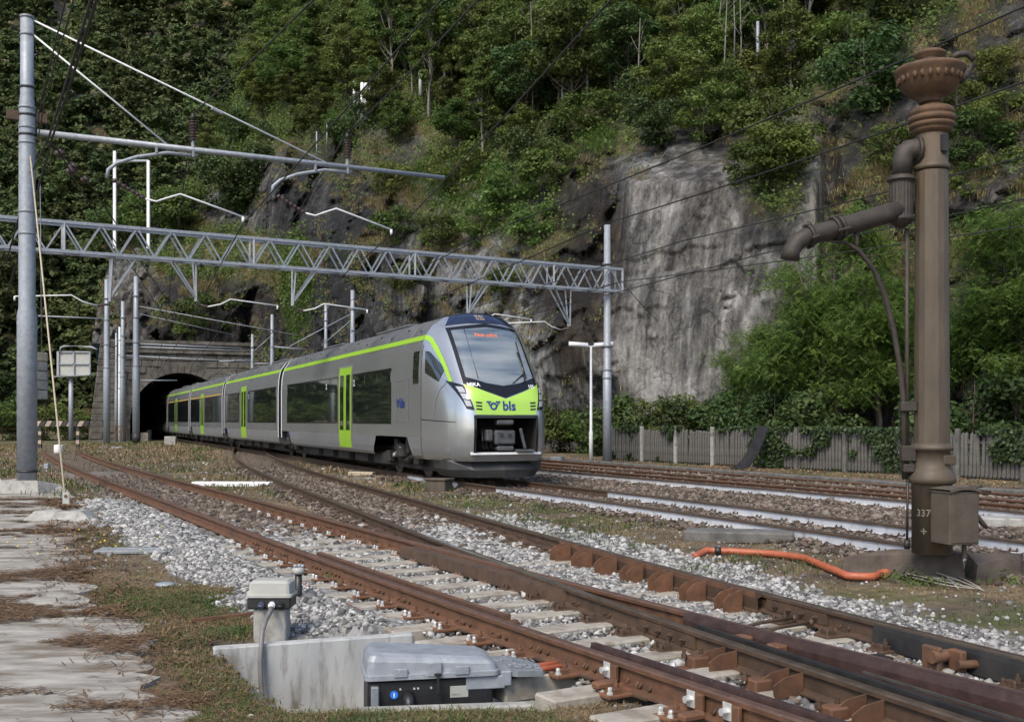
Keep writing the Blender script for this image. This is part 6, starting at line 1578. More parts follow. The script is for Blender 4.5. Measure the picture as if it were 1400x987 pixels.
# ---------------------------------------------------------------- big mast with cantilever boom at the left
MX = P(37, 0, 24.0).x; MB0 = Vector((MX, 24.0, gz(24) + .28))
mast = root('catenary_mast', 'big galvanised catenary mast with long cantilever boom at the left edge', 'mast', MB0)
zz = lambda y: CZ + (HZ - y) / F * 24.0
mb = MB(); prof = [(.215, 0), (.215, zz(432) - MB0.z), (.18, zz(420) - MB0.z), (.175, zz(150) - MB0.z), (.145, zz(130) - MB0.z), (.14, zz(24) - MB0.z)]
mb.lathe(MB0, prof, 20); mb.build('pole', M['galv'], mast)
for y, r_q in ((24, .155), (48, .155), (120, .16), (148, .19), (158, .19), (175, .19), (185, .19), (196, .19), (290, .19), (320, .19), (644, .225)):
    mb = MB(); mb.lathe(Vector((MX, 24, zz(y) - .03)), [(r_q - .02, 0), (r_q, .005), (r_q, .055), (r_q - .02, .06)], 16); mb.build('band', M['iron'] if y in (644, 158, 185, 120) else M['galv_dark'], mast)
mb = MB(); mb.bbox(Vector((MX, 24, zz(160))), (.85, .12, .22), .01, frame(Vector((.89, .45, 0)))); mb.build('bracket', M['rust_dark'], mast)
BE = P(607, 243, 28.6); B0 = Vector((MX, 24, zz(180))); bd = (BE - B0); bd.z = 0
BE.z = B0.z = (BE.z + B0.z) / 2
mb = MB(); st_ = B0 + bd.normalized() * .2; mb.tube([st_, BE], [.075, .06], 12); mb.build('boom', M['galv'], mast)
def boomp(px):
    r = (px - 700) / F; k = (r * B0.y - B0.x) / (BE.x - B0.x - r * (BE.y - B0.y)); return B0.lerp(BE, k)
def rod(nm, a, b, r, mat, parent): 
    m_ = MB(); m_.tube([a, b], r, 8); return m_.build(nm, mat, parent)
rod('stay_rod', Vector((MX + .14, 24.02, zz(28))), boomp(445) + Vector((0, 0, .06)), .022, M['white_paint'], mast)
rod('stay_rod', Vector((MX + .14, 24.02, zz(48))), boomp(228) + Vector((0, 0, .06)), .022, M['white_paint'], mast)
q = Vector((MX + .14, 24.02, zz(28))).lerp(boomp(445), .6); mb = MB(); mb.bbox(q, (.3, .08, .08), .02, frame(boomp(445) - q)); mb.build('turnbuckle', M['galv_dark'], mast)
WIREPTS = {}
for (px, ax, ay, pxe, pye, key) in ((264, 157, 262, 265, 265, 'a'), (475, 366, 262, 474, 291, 'b')):
    b = boomp(px); mb = MB(); mb.bbox(b + Vector((0, 0, .12)), (.07, .07, .22), .01); mb.build('insulator_base', M['galv_dark'], mast)
    insul(None, b + Vector((0, 0, .22)), b + Vector((0, 0, .72)), .11, mast); mb = MB(); mb.lathe(b + Vector((0, 0, .72)), [(.06, 0), (.06, .1), (.03, .16)], 8); mb.build('insulator_cap', M['iron'], mast)
    WIREPTS['m' + key] = b + Vector((0, 0, .88))
    a1 = boomp(px) - Vector((0, 0, .14)); u = -bd.normalized(); Yb = a1.y
    c1 = a1 + u * .6; tipp = a1 + u * 1.95 + Vector((0, 0, -.75))
    mb = MB(); mb.tube([a1 + u * (-.1), c1, a1 + u * 1.3 + Vector((0, 0, -.18)), a1 + u * 1.75 + Vector((0, 0, -.38)), a1 + u * 1.93 + Vector((0, 0, -.55)), tipp], .045, 8); mb.build('curved_bracket', M['galv'], mast)
    for uu_ in (0, .85):
        mb = MB(); mb.bbox(a1 + u * uu_ * 1.0 + Vector((0, 0, .08)), (.06, .12, .26), .01, frame(u)); mb.build('clamp', M['galv_dark'], mast)
    i1 = tipp + Vector((0, 0, -.02)); i2 = i1 - u * .85 + Vector((0, 0, -.38)); insul(None, i1 - u * .12, i2, .06, mast)
    e3 = i2 - u * .45 + Vector((0, 0, .05)); e4 = e3 - u * .35 + Vector((0, 0, .14)); e5 = e4 - u * 1.5 + Vector((0, 0, -.42))
    mb = MB(); mb.tube([i2, i2 - u * .25 + Vector((0, 0, -.04)), e3, e4, e5], .024, 6); mb.tube([e5, e5 + Vector((0, 0, -.14))], .035, 6); mb.build('registration_arm', M['white_paint'], mast)
    WIREPTS['c' + key] = e5 + Vector((0, 0, -.15))
mb = MB(); ft = Vector((MX, 24, gz(24)))
pts = [(-.55, -.5), (.50, -.5), (1.25, .1), (1.0, .6), (-.55, .6)]
vs = [ft + Vector((x, y, -.2)) for x, y in pts] + [ft + Vector((x * (.80 if x < .6 else .55), y * .75, .30 if x < .6 else .16)) for x, y in pts]
foot = root('concrete_footing', 'sloping concrete footing under the big mast at the left edge', 'footing', ft)
mb.add(vs, [(0, 1, 2, 3, 4), (9, 8, 7, 6, 5)] + [(i, i + 5, (i + 1) % 5 + 5, (i + 1) % 5) for i in range(5)]); mb.build('block', M['concrete'], foot)
# second footing with the guy rod and the rusty chain fitting
f2 = gp(85, 712); foot2 = root('guy_anchor', 'low concrete block anchoring the slanting guy rod', 'footing', f2)
mb = MB(); lo = [(-.72, -.35), (.75, -.30), (.62, .42), (-.55, .42)]; hi = [(-.42, -.1), (.36, -.1), (.30, .34), (-.30, .34)]
mb.add([f2 + Vector((x, y, -.15)) for x, y in lo] + [f2 + Vector((x, y, .17)) for x, y in hi], [(3, 2, 1, 0), (4, 5, 6, 7)] + [(i, (i + 1) % 4, (i + 1) % 4 + 4, i + 4) for i in range(4)]); mb.build('block', M['concrete'], foot2)
ra = f2 + Vector((-.06, .30, .17)); rb = Vector((MX + .12, 23.9, zz(215)))
rod('guy_rod', ra + (rb - ra) * .03, rb, .017, M['yellow_rod'], foot2)
mb = MB(); mb.bbox(ra + Vector((0, 0, .13)), (.12, .03, .30), .01); pl = mb.build('anchor_plate', M['lid_grey'], foot2)
for dz_ in (.04, .22):
    mb = MB(); mb.tube([ra + Vector((0, -.03, dz_)), ra + Vector((0, .0, dz_))], .028, 6, smooth=False); mb.build('bolt', M['rust'], pl)
ch = root('rusty_chain', 'heap of rusty chain links lying on the guy anchor block', 'chain', f2 + Vector((.02, .05, .17)))
cr = random.Random(4)
for i in range(9):
    c = f2 + Vector((.0 + cr.uniform(-.06, .12), .02 + cr.uniform(-.10, .20), .20 + cr.uniform(0, .05))); ax = Matrix.Rotation(cr.uniform(0, 3), 3, 'Z') @ Matrix.Rotation(cr.uniform(0, 1.4), 3, 'X')
    mb = MB(); mb.tube([c + ax @ Vector((.055 * math.cos(t_), .035 * math.sin(t_), 0)) for t_ in np.linspace(0, 2 * math.pi, 11)], .013, 6, cap=False); mb.build('chain_link', M['rust'], ch)
# tension weights
tw = root('tension_weights', 'hanging stack of weathered concrete tension weights beside the big mast', 'weights', P(57, 540, 24.6))
for i in range(5):
    c = P(57, 482 + i * 13 + 6, 24.6); mb = MB(); mb.bbox(c, (.24, .24, .205), .015, rotz(.3 + cr.uniform(-.05, .05))); mb.build('weight', M['orange_conc'] if i == 0 else M['concrete'], tw) if False else mb.build('weight', M['concrete'] if i else M['yellow_rod'], tw)
rod('hanger_rod', P(57, 482, 24.6), P(55, 250, 24.6), .012, M['galv_dark'], tw)

# ---------------------------------------------------------------- other masts
def mast_simple(px, ytop, Y, r, label, ybase=None, foot=None, cat='mast', arms=(), mat='galv', name='catenary_mast', group=None):
    b = Vector(((px - 700) / F * Y, Y, gz(Y) - .05)); zt = CZ + (HZ - ytop) / F * Y
    o = root(name, label, cat, b, group); mb = MB(); H = zt - b.z
    mb.lathe(b, [(r, 0), (r, H * .45), (r * .86, H * .46), (r * .82, H * .75), (r * .70, H * .76), (r * .66, H)], 12); mb.build('pole', M[mat], o)
    for k in (.46, .6, .75, .88):
        mb = MB(); mb.lathe(b + Vector((0, 0, H * k)), [(r * .9, 0), (r * 1.02, .01), (r * 1.02, .06), (r * .9, .07)], 10); mb.build('band', M['galv_dark'], o)
    if foot: mb = MB(); mb.lathe(b, [(r * 1.06, 0), (r * 1.06, .75)], 12); mb.build('black_foot', M['iron'], o)
    for (ya, xe, ye, rr) in arms:
        a = Vector((b.x, Y, CZ + (HZ - ya) / F * Y)); rod('arm', a, P(xe, ye, Y + (xe - px) * .018), rr, M['galv'], o)
    return o
mast_simple(186, 378, 78, .26, 'tallest black-footed mast in front of the tunnel mouth', foot=True, arms=((418, 470, 470, .03), (428, 320, 458, .02), (470, 331, 476, .05), (474, 331, 480, .05), (520, 242, 520, .04)))
mast_simple(146, 382, 76, .24, 'mast left of the tunnel with a brown crossbar reaching left', arms=((436, 52, 432, .05),))
mast_simple(168, 412, 83, .22, 'mast between the two tallest ones by the tunnel, right of the thin pair', arms=((486, 345, 495, .05),))
mast_simple(159, 455, 82, .13, 'thin mast, left one of the slim pair by the tunnel')
mast_simple(163.5, 447, 85, .12, 'thin pale mast, right one of the slim pair by the tunnel', mat='white_paint')
mast_simple(345, 457, 72, .13, 'leftmost mast rising behind the train roof', arms=((492, 300, 494, .04), (497, 390, 497, .04)))
mast_simple(372, 430, 68, .15, 'second mast rising behind the train roof', arms=((474, 420, 478, .05), (458, 345, 482, .02)))
mast_simple(445.5, 415, 60, .13, 'third mast rising behind the train roof, shorter of the right pair')
mast_simple(482, 397, 56, .16, 'fourth mast rising behind the train roof, nearest the cab', arms=((428, 395, 474, .025), (436, 440, 472, .02)))
# frame support on the far left slope
fr_ = root('steel_portal', 'pale steel portal frame standing among trees behind the boom', 'steel frame', P(157, 330, 84))
for px in (157, 203): bar('leg', P(px, 340, 84), P(px, 207 if px == 157 else 220, 84), .22, M['white_paint'], fr_)
bar('beam', P(157, 220, 84), P(203, 220, 84), .16, M['galv'], fr_)

# signboard seen from behind
sb = root('signboard', 'back of a grey railway signboard on a post left of the tunnel', 'sign', gp(97, 600))
Ys = 62.0
rod('post', P(97, 601, Ys), P(97, 513, Ys), .14, M['galv'], sb)
mb = MB(); mb.bbox(P(101, 497, Ys), (2.0, .06, 1.40), .02); panel = mb.build('panel', M['lid_grey'], sb)
for (x0, y0, x1, y1) in ((80, 480, 80, 516), (123, 480, 123, 516), (101, 480, 101, 516), (80, 497.5, 123, 497.5), (80, 481, 123, 481)):
    bar('rib', P(x0, y0, Ys - .1), P(x1, y1, Ys - .1), .07, M['galv'], panel)
bar('platform', P(76, 515, Ys - .15), P(124, 513, Ys - .15), .5, M['galv_dark'], sb, .06)
mb = MB(); mb.tube([P(82, 482, Ys - .15), P(83, 475, Ys - .15), P(88, 473, Ys - .15), P(125, 474, Ys - .15), P(133, 478, Ys - .15)], .05, 6); mb.build('handrail', M['galv'], sb)

M['buf_pale'] = pm('faded_warning_paint', (0.30, 0.22, 0.16), (0.42, 0.34, 0.27), 8, 0.7)
# striped buffer stop
bs0 = gp(82, 612); buf = root('buffer_stop', 'black and white striped buffer stop at the end of the siding', 'buffer stop', bs0)
Yb = bs0.y
for px in (55, 107):
    for i in range(6):
        y0 = 613 - i * 6; mb = MB(); mb.box(P(px, y0 - 3, Yb), (.17, .2, .222)); mb.build('post_band', M['iron'] if i % 2 == 0 else M['buf_pale'], buf)
for i in range(10):
    x0 = 48 + i * 7.4; mb = MB(); c = P(x0 + 3.7, 579, Yb - .12); k = .12
    vs = [c + Vector((dx + (.09 if dz_ > 0 else -.09), dy, dz_ * .16)) for dz_ in (-1, 1) for (dx, dy) in ((-.137, -.06), (.137, -.06), (.137, .06), (-.137, .06))]
    mb.add(vs, [(3, 2, 1, 0), (4, 5, 6, 7), (0, 1, 5, 4), (1, 2, 6, 5), (2, 3, 7, 6), (3, 0, 4, 7)]); mb.build('beam_stripe', M['iron'] if i % 2 else M['buf_pale'], buf)

# small things on the ground, left half
def thing_box(name, label, cat, px, py, size, mat, rz=0.0, dz=0.0, bev=.02, group=None):
    p = gp(px, py); p.z = float(gheight(p.x, p.y)) + dz; o = root(name, label, cat, p, group); mb = MB(); mb.bbox(p + Vector((0, 0, size[2] / 2 - .03)), size, bev, rotz(rz)); mb.build('body', M[mat], o); return o, p
p = gp(80, 619); o = root('plastic_canister', 'white plastic canister standing between the siding rails', 'canister', p); mb = MB(); mb.lathe(p, [(.20, -.02), (.22, .02), (.22, .34), (.20, .40), (.08, .42)], 14); mb.build('drum', M['white_paint'], o)
mb = MB(); mb.lathe(p + Vector((.05, -.02, .41)), [(.05, 0), (.05, .05)], 10); mb.build('cap', M['lid_grey'], o)
thing_box('concrete_block', 'pale square concrete block beside the train near the tunnel', 'block', 233, 608, (.72, .6, .62), 'concrete', .2)
thing_box('concrete_block', 'brownish concrete block at the foot of the black-footed mast', 'block', 198, 602, (.6, .5, .7), 'sleeper', .1)
thing_box('concrete_block', 'small grey concrete stub beside the tunnel mouth', 'block', 204, 601, (.35, .35, .9), 'concrete', .1)
thing_box('concrete_block', 'grey concrete block just left of the tunnel mouth', 'block', 178, 600, (.8, .5, .6), 'concrete', .1)
thing_box('stone_slab', 'flat grey stone slab lying on dry grass near the buffer stop', 'stone', 160, 613, (.55, .4, .16), 'concrete', .5)
thing_box('cable_marker', 'small grey marker beside the siding near the big mast', 'marker', 64, 640, (.16, .16, .2), 'galv', 0)
o, p = thing_box('fouling_marker', 'long white painted board lying between two tracks', 'marker', 318, 664, (2.0, .34, .14), 'white_paint', -.05)
mb = MB(); mb.bbox(p + Vector((1.15, -.05, .03)), (.32, .30, .10), .02); mb.build('worn_tip', M['wood_sleeper'], o)
thing_box('timber_block', 'weathered wooden block lying beside the track in front of train', 'timber', 495, 650, (.8, .28, .14), 'yellow_rod', -.3)
thing_box('timber_block', 'dark wooden block lying under the weathered one', 'timber', 500, 656, (.7, .2, .1), 'wood_sleeper', -.25)
o, p = thing_box('track_box', 'small grey-brown box beside the track under the train nose', 'box', 600, 672, (.52, .42, .26), 'box_brown', -.4, .02)
mb = MB(); mb.bbox(p + Vector((0, 0, .26)), (.58, .47, .05), .015, rotz(-.4)); mb.build('lid', M['box_brown'], o)
o, p = thing_box('track_box', 'small grey box beside the furthest track near the lamp post', 'box', 762, 630, (.5, .4, .2), 'galv_dark', -.4)
p = gp(205, 757); o = root('cable_cover', 'grey plank-like cable cover lying in the grass', 'cover', p)
for (px, L_) in ((187, 1.05), (245, .5)):
    q = gp(px, 757); mb = MB(); mb.bbox(q + Vector((0, 0, .03)), (L_, .16, .05), .01, rotz(.02)); mb.build('plank', M['galv_dark'], o)
    mb = MB(); mb.bbox(q + Vector((0, .19, .035)), (L_, .16, .05), .01, rotz(.02)); mb.build('plank', M['galv_dark'], o)
p = gp(226, 801); o = root('metal_cap', 'shiny flat metal cap lying in the dry grass', 'cap', p); mb = MB(); mb.lathe(p + Vector((0, 0, .0)), [(.105, 0), (.10, .03), (.06, .04), (0.01, .042)], 16); mb.build('disc', M['galv'], o)
p = gp(305, 852); o = root('rusty_bar', 'rusty steel bar half buried left of the junction box', 'bar', p); bar('bar', gp(262, 853) + Vector((0, 0, .02)), gp(348, 846) + Vector((0, 0, .04)), .05, M['rust'], o)
# rusty railing beyond the buffer stop and right of the train
def railing(px0, py0, px1, py1, h, n, label, rails=(.5, 1.0)):
    a = gp(px0, py0); b = gp(px1, py1); o = root('railing', label, 'railing', a)
    for i in range(n): q = a.lerp(b, i / (n - 1)); bar('post', q, q + Vector((0, 0, h)), .06, M['rust'], o)
    for k in rails: bar('rail', a + Vector((0, 0, h * k)), b + Vector((0, 0, h * k)), .045, M['rust'], o)
    return o
railing(-60, 603, 150, 601, 1.5, 8, 'rusty railing beyond the buffer stop', (.35, .65, 1.0))
railing(744, 616, 816, 619, 1.25, 7, 'rusty railing right of the train nose', (.55, 1.0))
# junction boxes with cables by the tunnel masts
o = root('switch_cabinet', 'rusty cage with small boxes at the foot of the thin masts', 'cabinet', gp(162, 601))
for px in (158, 168): bar('cage_post', P(px, 601, 80), P(px, 582, 80), .08, M['rust'], o)
bar('cage_rail', P(158, 583, 80), P(168, 583, 80), .08, M['rust'], o); bar('cage_rail', P(158, 590, 80), P(168, 590, 80), .08, M['rust'], o)

# ---------------------------------------------------------------- lamp post
Yl = 41.5; lp = Vector((P(808, 0, Yl).x, Yl, gz(Yl))); lamp = root('lamp_post', 'white double-headed platform lamp post beside the gantry post', 'street lamp', lp)
ztop = CZ + (HZ - 474) / F * Yl
mb = MB(); mb.lathe(lp, [(.08, 0), (.075, 1.2), (.055, 1.25), (.042, ztop - lp.z)], 12); mb.build('pole', M['white_paint'], lamp)
for sg in (-1, 1):
    a = Vector((lp.x, Yl, ztop)); mb = MB(); mb.tube([a, a + Vector((sg * .2, 0, .05))], .03, 6); mb.build('arm', M['white_paint'], lamp)
    rows_ = []
    for t in np.linspace(0, 1, 7):
        w = .19 * math.sin(math.pi * (.12 + .80 * t)) + .03; x = sg * (.12 + .75 * t); rows_.append([a + Vector((x, w * math.cos(an), .06 + .06 * t + -.05 + .14 * math.sin(an) * (1 if math.sin(an) > 0 else .4))) for an in np.linspace(0, 2 * math.pi, 11)])
    mb = MB(); mb.grid(rows_); mb.add(rows_[0], [list(range(11))]); mb.add(rows_[-1], [list(range(11))]); mb.build('lamp_head', M['white_paint'], lamp)

# ---------------------------------------------------------------- concrete picket fence with ivy
fa, fb = gp(836, 629), gp(1450, 660)
fdir = (fb - fa); flen = fdir.length; fdir.normalize(); fn_ = Vector((fdir.y, -fdir.x, 0))
fence = root('picket_fence', 'weathered concrete picket fence overgrown with ivy', 'fence', fa)
pk = MB(); w_, h_ = .085, 1.28
pk.add([(-w_ / 2, -.03, .10), (w_ / 2, -.03, .10), (w_ / 2, .03, .10), (-w_ / 2, .03, .10), (-w_ / 2, -.03, h_ - .06), (w_ / 2, -.03, h_ - .06), (w_ / 2, .03, h_ - .06), (-w_ / 2, .03, h_ - .06), (0, -.03, h_), (0, .03, h_), (0, -.03, .03), (0, .03, .03)],
       [(0, 1, 5, 4), (2, 3, 7, 6), (1, 2, 6, 5), (3, 0, 4, 7), (4, 5, 8), (6, 7, 9), (5, 6, 9, 8), (7, 4, 8, 9), (1, 0, 10), (3, 2, 11), (2, 1, 10, 11), (0, 3, 11, 10)])
pkm = pk.mesh('picket', M['picket']); t = 0; fr2 = random.Random(8); rzf = math.atan2(fdir.y, fdir.x)
while t < flen:
    q = fa + fdir * t; q.z = gz(q.y); o = link_mesh('picket', pkm, fence); o.location = q - fa; o.rotation_euler = (fr2.uniform(-.03, .03), fr2.uniform(-.03, .03), rzf); o.scale = (1, 1, fr2.uniform(.96, 1.03)); t += .128
for z in (.32, 1.02): 
    a = fa + Vector((0, 0, z)) - fn_ * -.05; bar('rail', fa + Vector((0, 0, z)) - fn_ * .06, fb + Vector((0, 0, z)) - fn_ * .06, .08, M['picket'], fence)
t = .0
while t < flen:
    q = fa + fdir * t + fn_ * .05; q.z = gz(q.y); mb = MB(); mb.bbox(q + Vector((0, 0, .68)), (.13, .13, 1.45), .02, rotz(rzf)); mb.build('post', M['concrete'] if t < 7 else M['picket'], fence); t += 2.0
r_ = np.random.default_rng(23); n = 30000; tt = r_.random(n) * flen; zz_ = r_.random(n)
dens = fbm(tt * .8, zz_ * 1.2, 45) + .22 * sstep(5, 9, tt) - .25 * (zz_ < .3) * (fbm(tt * 1.3, 0 * tt, 47) < .55) + .20 * (zz_ > .85)
ok = dens > .74; tt, zz_ = tt[ok], zz_[ok]; fdv = np.array(fdir); fnv = np.array(fn_)
C_ = np.array(fa)[None] + fdv * tt[:, None] + fnv * (r_.normal(size=(len(tt), 1)) * .10 + .06) + np.stack([0 * tt, 0 * tt, zz_ * 1.38 + .05], 1)
N_ = fnv + r_.normal(size=C_.shape) * .5 + np.array([0, 0, .4])
ivy = link_mesh('ivy', quad_mesh('ivy', quads(C_, N_, .05 * (.6 + .8 * r_.random(len(C_))), .8, r_), M['ivy'])); tag(ivy, 'dark ivy climbing over the concrete picket fence', 'ivy', kind='stuff')
# rubber sheet leaning on the fence
rs = gp(1035, 634); strip = root('rubber_strip', 'curved dark rubber strip leaning against the fence', 'strip', rs)
a = fa.lerp(fb, (1040 - 836) / 614 * .72); rows_ = []
for k, t_ in enumerate(np.linspace(0, 1, 10)):
    x = 1006 + 38 * t_ ** .9; y = 640 - 58 * t_ ** 1.8; Yq = 34.9 + 1.0 * t_; c = P(x, y, Yq)
    rows_.append([c + Vector((-.22 + .05 * t_, 0, .03)), c + Vector((.18, .1, -.05))])
mb = MB(); mb.grid(rows_); mb.grid([[p + Vector((.02, .05, -.02)) for p in r] for r in rows_]); mb.build('sheet', M['blade_black'], strip)

# ---------------------------------------------------------------- water crane
Yc = 11.3; KX = Yc / F
def Q(px, py, dy=0.0): return Vector(((px - 700) * KX, Yc + dy, CZ + (HZ - py) * KX))
cx = (1274 - 700) * KX; cb = Vector((cx, Yc, 0)); zc = lambda y: CZ + (HZ - y) * KX
crane = root('water_crane', 'old brown cast-iron locomotive water crane with urn on top', 'water crane', (cx, Yc, zc(752)))
mb = MB(); mb.lathe(cb, [(.205, zc(756)), (.205, zc(662)), (.215, zc(661)), (.245, zc(659)), (.245, zc(653)), (.222, zc(646)), (.20, zc(641)), (.19, zc(640)), (.19, zc(616)), (.215, zc(615)), (.22, zc(612)), (.215, zc(609)), (.185, zc(608)), (.180, zc(605))], 24); mb.build('pedestal', M['crane_iron'], crane)
mb = MB(); mb.lathe(cb, [(.182, zc(606)), (.165, zc(235))] , 16, smooth=False); mb.lathe(cb, [(.165, zc(234)), (.182, zc(233)), (.186, zc(230)), (.182, zc(227)), (.165, zc(226)), (.163, zc(184))], 24); col = mb.build('column', M['crane_iron'], crane)
mb = MB(); mb.lathe(cb, [(.163, zc(185)), (.19, zc(182)), (.205, zc(180)), (.205, zc(178)), (.195, zc(177)), (.225, zc(176)), (.232, zc(173)), (.232, zc(171)), (.208, zc(169.5)), (.208, zc(168.5)), (.238, zc(167.5)), (.243, zc(164)), (.238, zc(161)), (.212, zc(160)), (.212, zc(159)), (.228, zc(157)), (.222, zc(152)), (.19, zc(148.5)), (.12, zc(146)), (.09, zc(143)), (.088, zc(141))], 28); mb.build('capital', M['crane_rust'], crane)
mb = MB(); vx = cb + Vector((-.02, 0, 0))
def flt(i, j): return .035 * math.cos(j * math.pi / 2) if 3 <= i <= 6 else 0
mb.lathe(vx, [(.09, zc(142)), (.125, zc(140)), (.105, zc(137)), (.17, zc(133)), (.235, zc(127)), (.29, zc(119)), (.325, zc(110)), (.342, zc(103)), (.365, zc(99)), (.365, zc(96)), (.35, zc(94)), (.30, zc(92)), (.16, zc(90)), (.12, zc(86)), (.115, zc(81)), (.16, zc(77)), (.165, zc(74)), (.13, zc(71)), (.08, zc(69)), (.01, zc(68.5))], 48, flute=flt); urn = mb.build('urn', M['crane_rust'], crane)
for k in range(26):
    an = 2 * math.pi * k / 26; mb = MB(); mb.lathe(vx + Vector((.318 * math.cos(an), .318 * math.sin(an), zc(112))), [(.006, -.03), (.020, -.01), (.028, .02), (.018, .045), (.004, .06)], 6); mb.build('petal', M['crane_rust'], urn)
mb = MB(); hb = vx + Vector((.30, -.10, 0)); mb.tube([hb + Vector((-.12, 0, zc(84))), hb + Vector((-.04, 0, zc(79))), hb + Vector((.05, 0, zc(78))), hb + Vector((.11, 0, zc(84))), hb + Vector((.12, 0, zc(94))), hb + Vector((.07, 0, zc(102))), hb + Vector((.0, -.03, zc(106)))], [.025, .035, .035, .035, .03, .03, .02], 8); mb.tube([hb + Vector((.03, -.05, zc(104))), hb + Vector((.0, -.05, zc(112))), hb + Vector((-.03, -.04, zc(120)))], [.05, .04, .02], 8); mb.build('handle', M['crane_dark'], urn)
mb = MB(); mb.box(Q(1284, 201) + Vector((-.01, -.155, 0)), (.085, .04, .17), rotz(.35)); mb.build('slot', M['blade_black'], col)
# elbow, fluted swivel, spout
mb = MB(); mb.tube([Q(1262, 207), Q(1250, 205), Q(1243, 206), Q(1237, 210), Q(1234, 220), Q(1233, 242)], [.12, .12, .115, .11, .105, .10], 16); mb.tube([Q(1257, 206), Q(1252, 206)], .15, 16); mb.build('elbow', M['crane_dark'], crane)
mb = MB(); sw = Vector(((1232 - 700) * KX, Yc, 0)); mb.lathe(sw, [(.10, zc(240)), (.145, zc(243)), (.15, zc(247)), (.125, zc(250)), (.118, zc(252)), (.118, zc(296)), (.135, zc(298)), (.135, zc(301)), (.10, zc(306)), (.03, zc(312)), (.01, zc(313))][::-1], 40, flute=lambda i, j: .05 * (j % 2) if i in (5, 6) else 0, smooth=False); mb.build('swivel_drum', M['crane_dark'], crane)
sp_ = [Q(1228, 288, -.02), Q(1200, 297, -.08), Q(1150, 313, -.18), Q(1105, 326, -.27), Q(1090, 331, -.30), Q(1078, 339, -.32), Q(1071, 350, -.33), Q(1069, 361, -.33)]
mb = MB(); mb.tube(sp_, [.105, .105, .10, .095, .095, .092, .088, .10], 16); mb.build('spout', M['crane_dark'], crane)
for (x, y, d_, r) in ((1140, 316, -.20, .125), (1133, 318, -.21, .125), (1096, 329, -.29, .118)):
    a = Q(x, y, d_); v = (sp_[3] - sp_[1]).normalized(); mb = MB(); mb.tube([a - v * .02, a + v * .02], r, 16); fl = mb.build('flange', M['crane_dark'], crane)
    for k in range(4):
        an = k * 1.57 + .5; u_ = v.orthogonal().normalized(); w2 = v.cross(u_); m2 = MB(); c = a + (u_ * math.cos(an) + w2 * math.sin(an)) * r; m2.tube([c - v * .04, c + v * .04], .016, 6, smooth=False); m2.build('bolt', M['crane_dark'], fl)
mb = MB(); mb.tube([Q(1241, 312, .02), Q(1241, 655, .02)], .024, 8); mb.build('valve_rod', M['crane_dark'], crane)
mb = MB(); mb.tube([Q(1118, 334, -.24), Q(1150, 336, -.18), Q(1168, 346, -.15), Q(1190, 370, -.10), Q(1207, 405, -.06), Q(1220, 450, -.03), Q(1230, 500, -.01), Q(1235, 545, 0), Q(1237, 655, 0)], [.012, .02, .026, .028, .030, .030, .030, .032, .032], 8); mb.tube([Q(1164, 318, -.15), Q(1166, 346, -.15)], [.03, .02], 6); mb.build('support_arm', M['crane_dark'], crane)
for (y, h_, w_) in ((556, 14, .17), (620, 22, .15), (640, 12, .12)):
    mb = MB(); mb.bbox(Q(1241, y), (w_, .13, h_ * KX), .015); mb.build('clamp', M['crane_dark'], crane)
mb = MB(); mb.bbox(Q(1250, 614), (.16, .05, .04), .01); mb.bbox(Q(1250, 640), (.16, .05, .04), .01); mb.build('bracket', M['crane_dark'], crane)
mb = MB(); mb.tube([Q(1241, 650), Q(1240, 748)], .014, 8); mb.tube([Q(1240, 738), Q(1240, 750)], .03, 8); mb.build('lower_rod', M['blade_black'], crane)
mb = MB(); mb.bbox(Q(1290, 628) + Vector((0, -.165, 0)), (.15, .02, .10), .008, rotz(.25)); mb.build('maker_plate', M['crane_iron'], crane)
# chalk number on the pedestal
def ped_text(body, ang0, z0, size, mat):
    vs, fs, w = text2d(body, size, .001); m_ = MB(); m_.add([cb + Vector((.208 * math.sin(ang0 + x / .208), -.208 * math.cos(ang0 + x / .208), z0 + y)) for x, y in vs], fs); m_.build('chalk_number', mat, crane)
ped_text('337', -1.18, zc(704), .105, M['chalk']); ped_text('+', -.95, zc(730), .13, M['chalk'])
mb = MB(); mb.tube([Q(1261, 671) + Vector((0, -.20, 0)), Q(1261, 671) + Vector((0, -.19, 0))], .022, 10); mb.build('hole', M['blade_black'], crane)
# cabinet with lever weights
cab = root('valve_cabinet', 'brown sheet-metal cabinet fixed to the foot of the water crane', 'cabinet', (cx + .3, Yc - .25, zc(755)))
cr_ = rotz(.28); cc_ = Vector(((1306 - 700) * KX * .972, Yc - .30, (zc(668) + zc(738)) / 2)); hh = zc(668) - zc(738)
mb = MB(); mb.bbox(cc_, (.36, .30, hh), .008, cr_); bodyc = mb.build('body', M['box_brown'], cab)
mb = MB(); rows_ = [[cc_ + cr_ @ Vector((x, y, hh / 2 + .012 + .035 * math.cos(x / .19 * 1.4))) for x in np.linspace(-.19, .19, 9)] for y in (-.17, .16)]; mb.grid(rows_); rows2 = [[p - Vector((0, 0, .03)) for p in r] for r in rows_]; mb.grid(rows2); mb.grid([rows_[0], rows2[0]], smooth=False); mb.build('lid', M['box_brown'], cab)
mb = MB(); mb.bbox(cc_ + cr_ @ Vector((0, -.152, -.01)), (.32, .012, hh - .06), .004, cr_); mb.build('door', M['box_brown'], cab)
mb = MB(); mb.bbox(Vector((cc_.x + .10, cc_.y, (zc(738) + zc(757)) / 2)), (.04, .04, zc(738) - zc(760)), .005); mb.build('leg', M['box_brown'], cab)
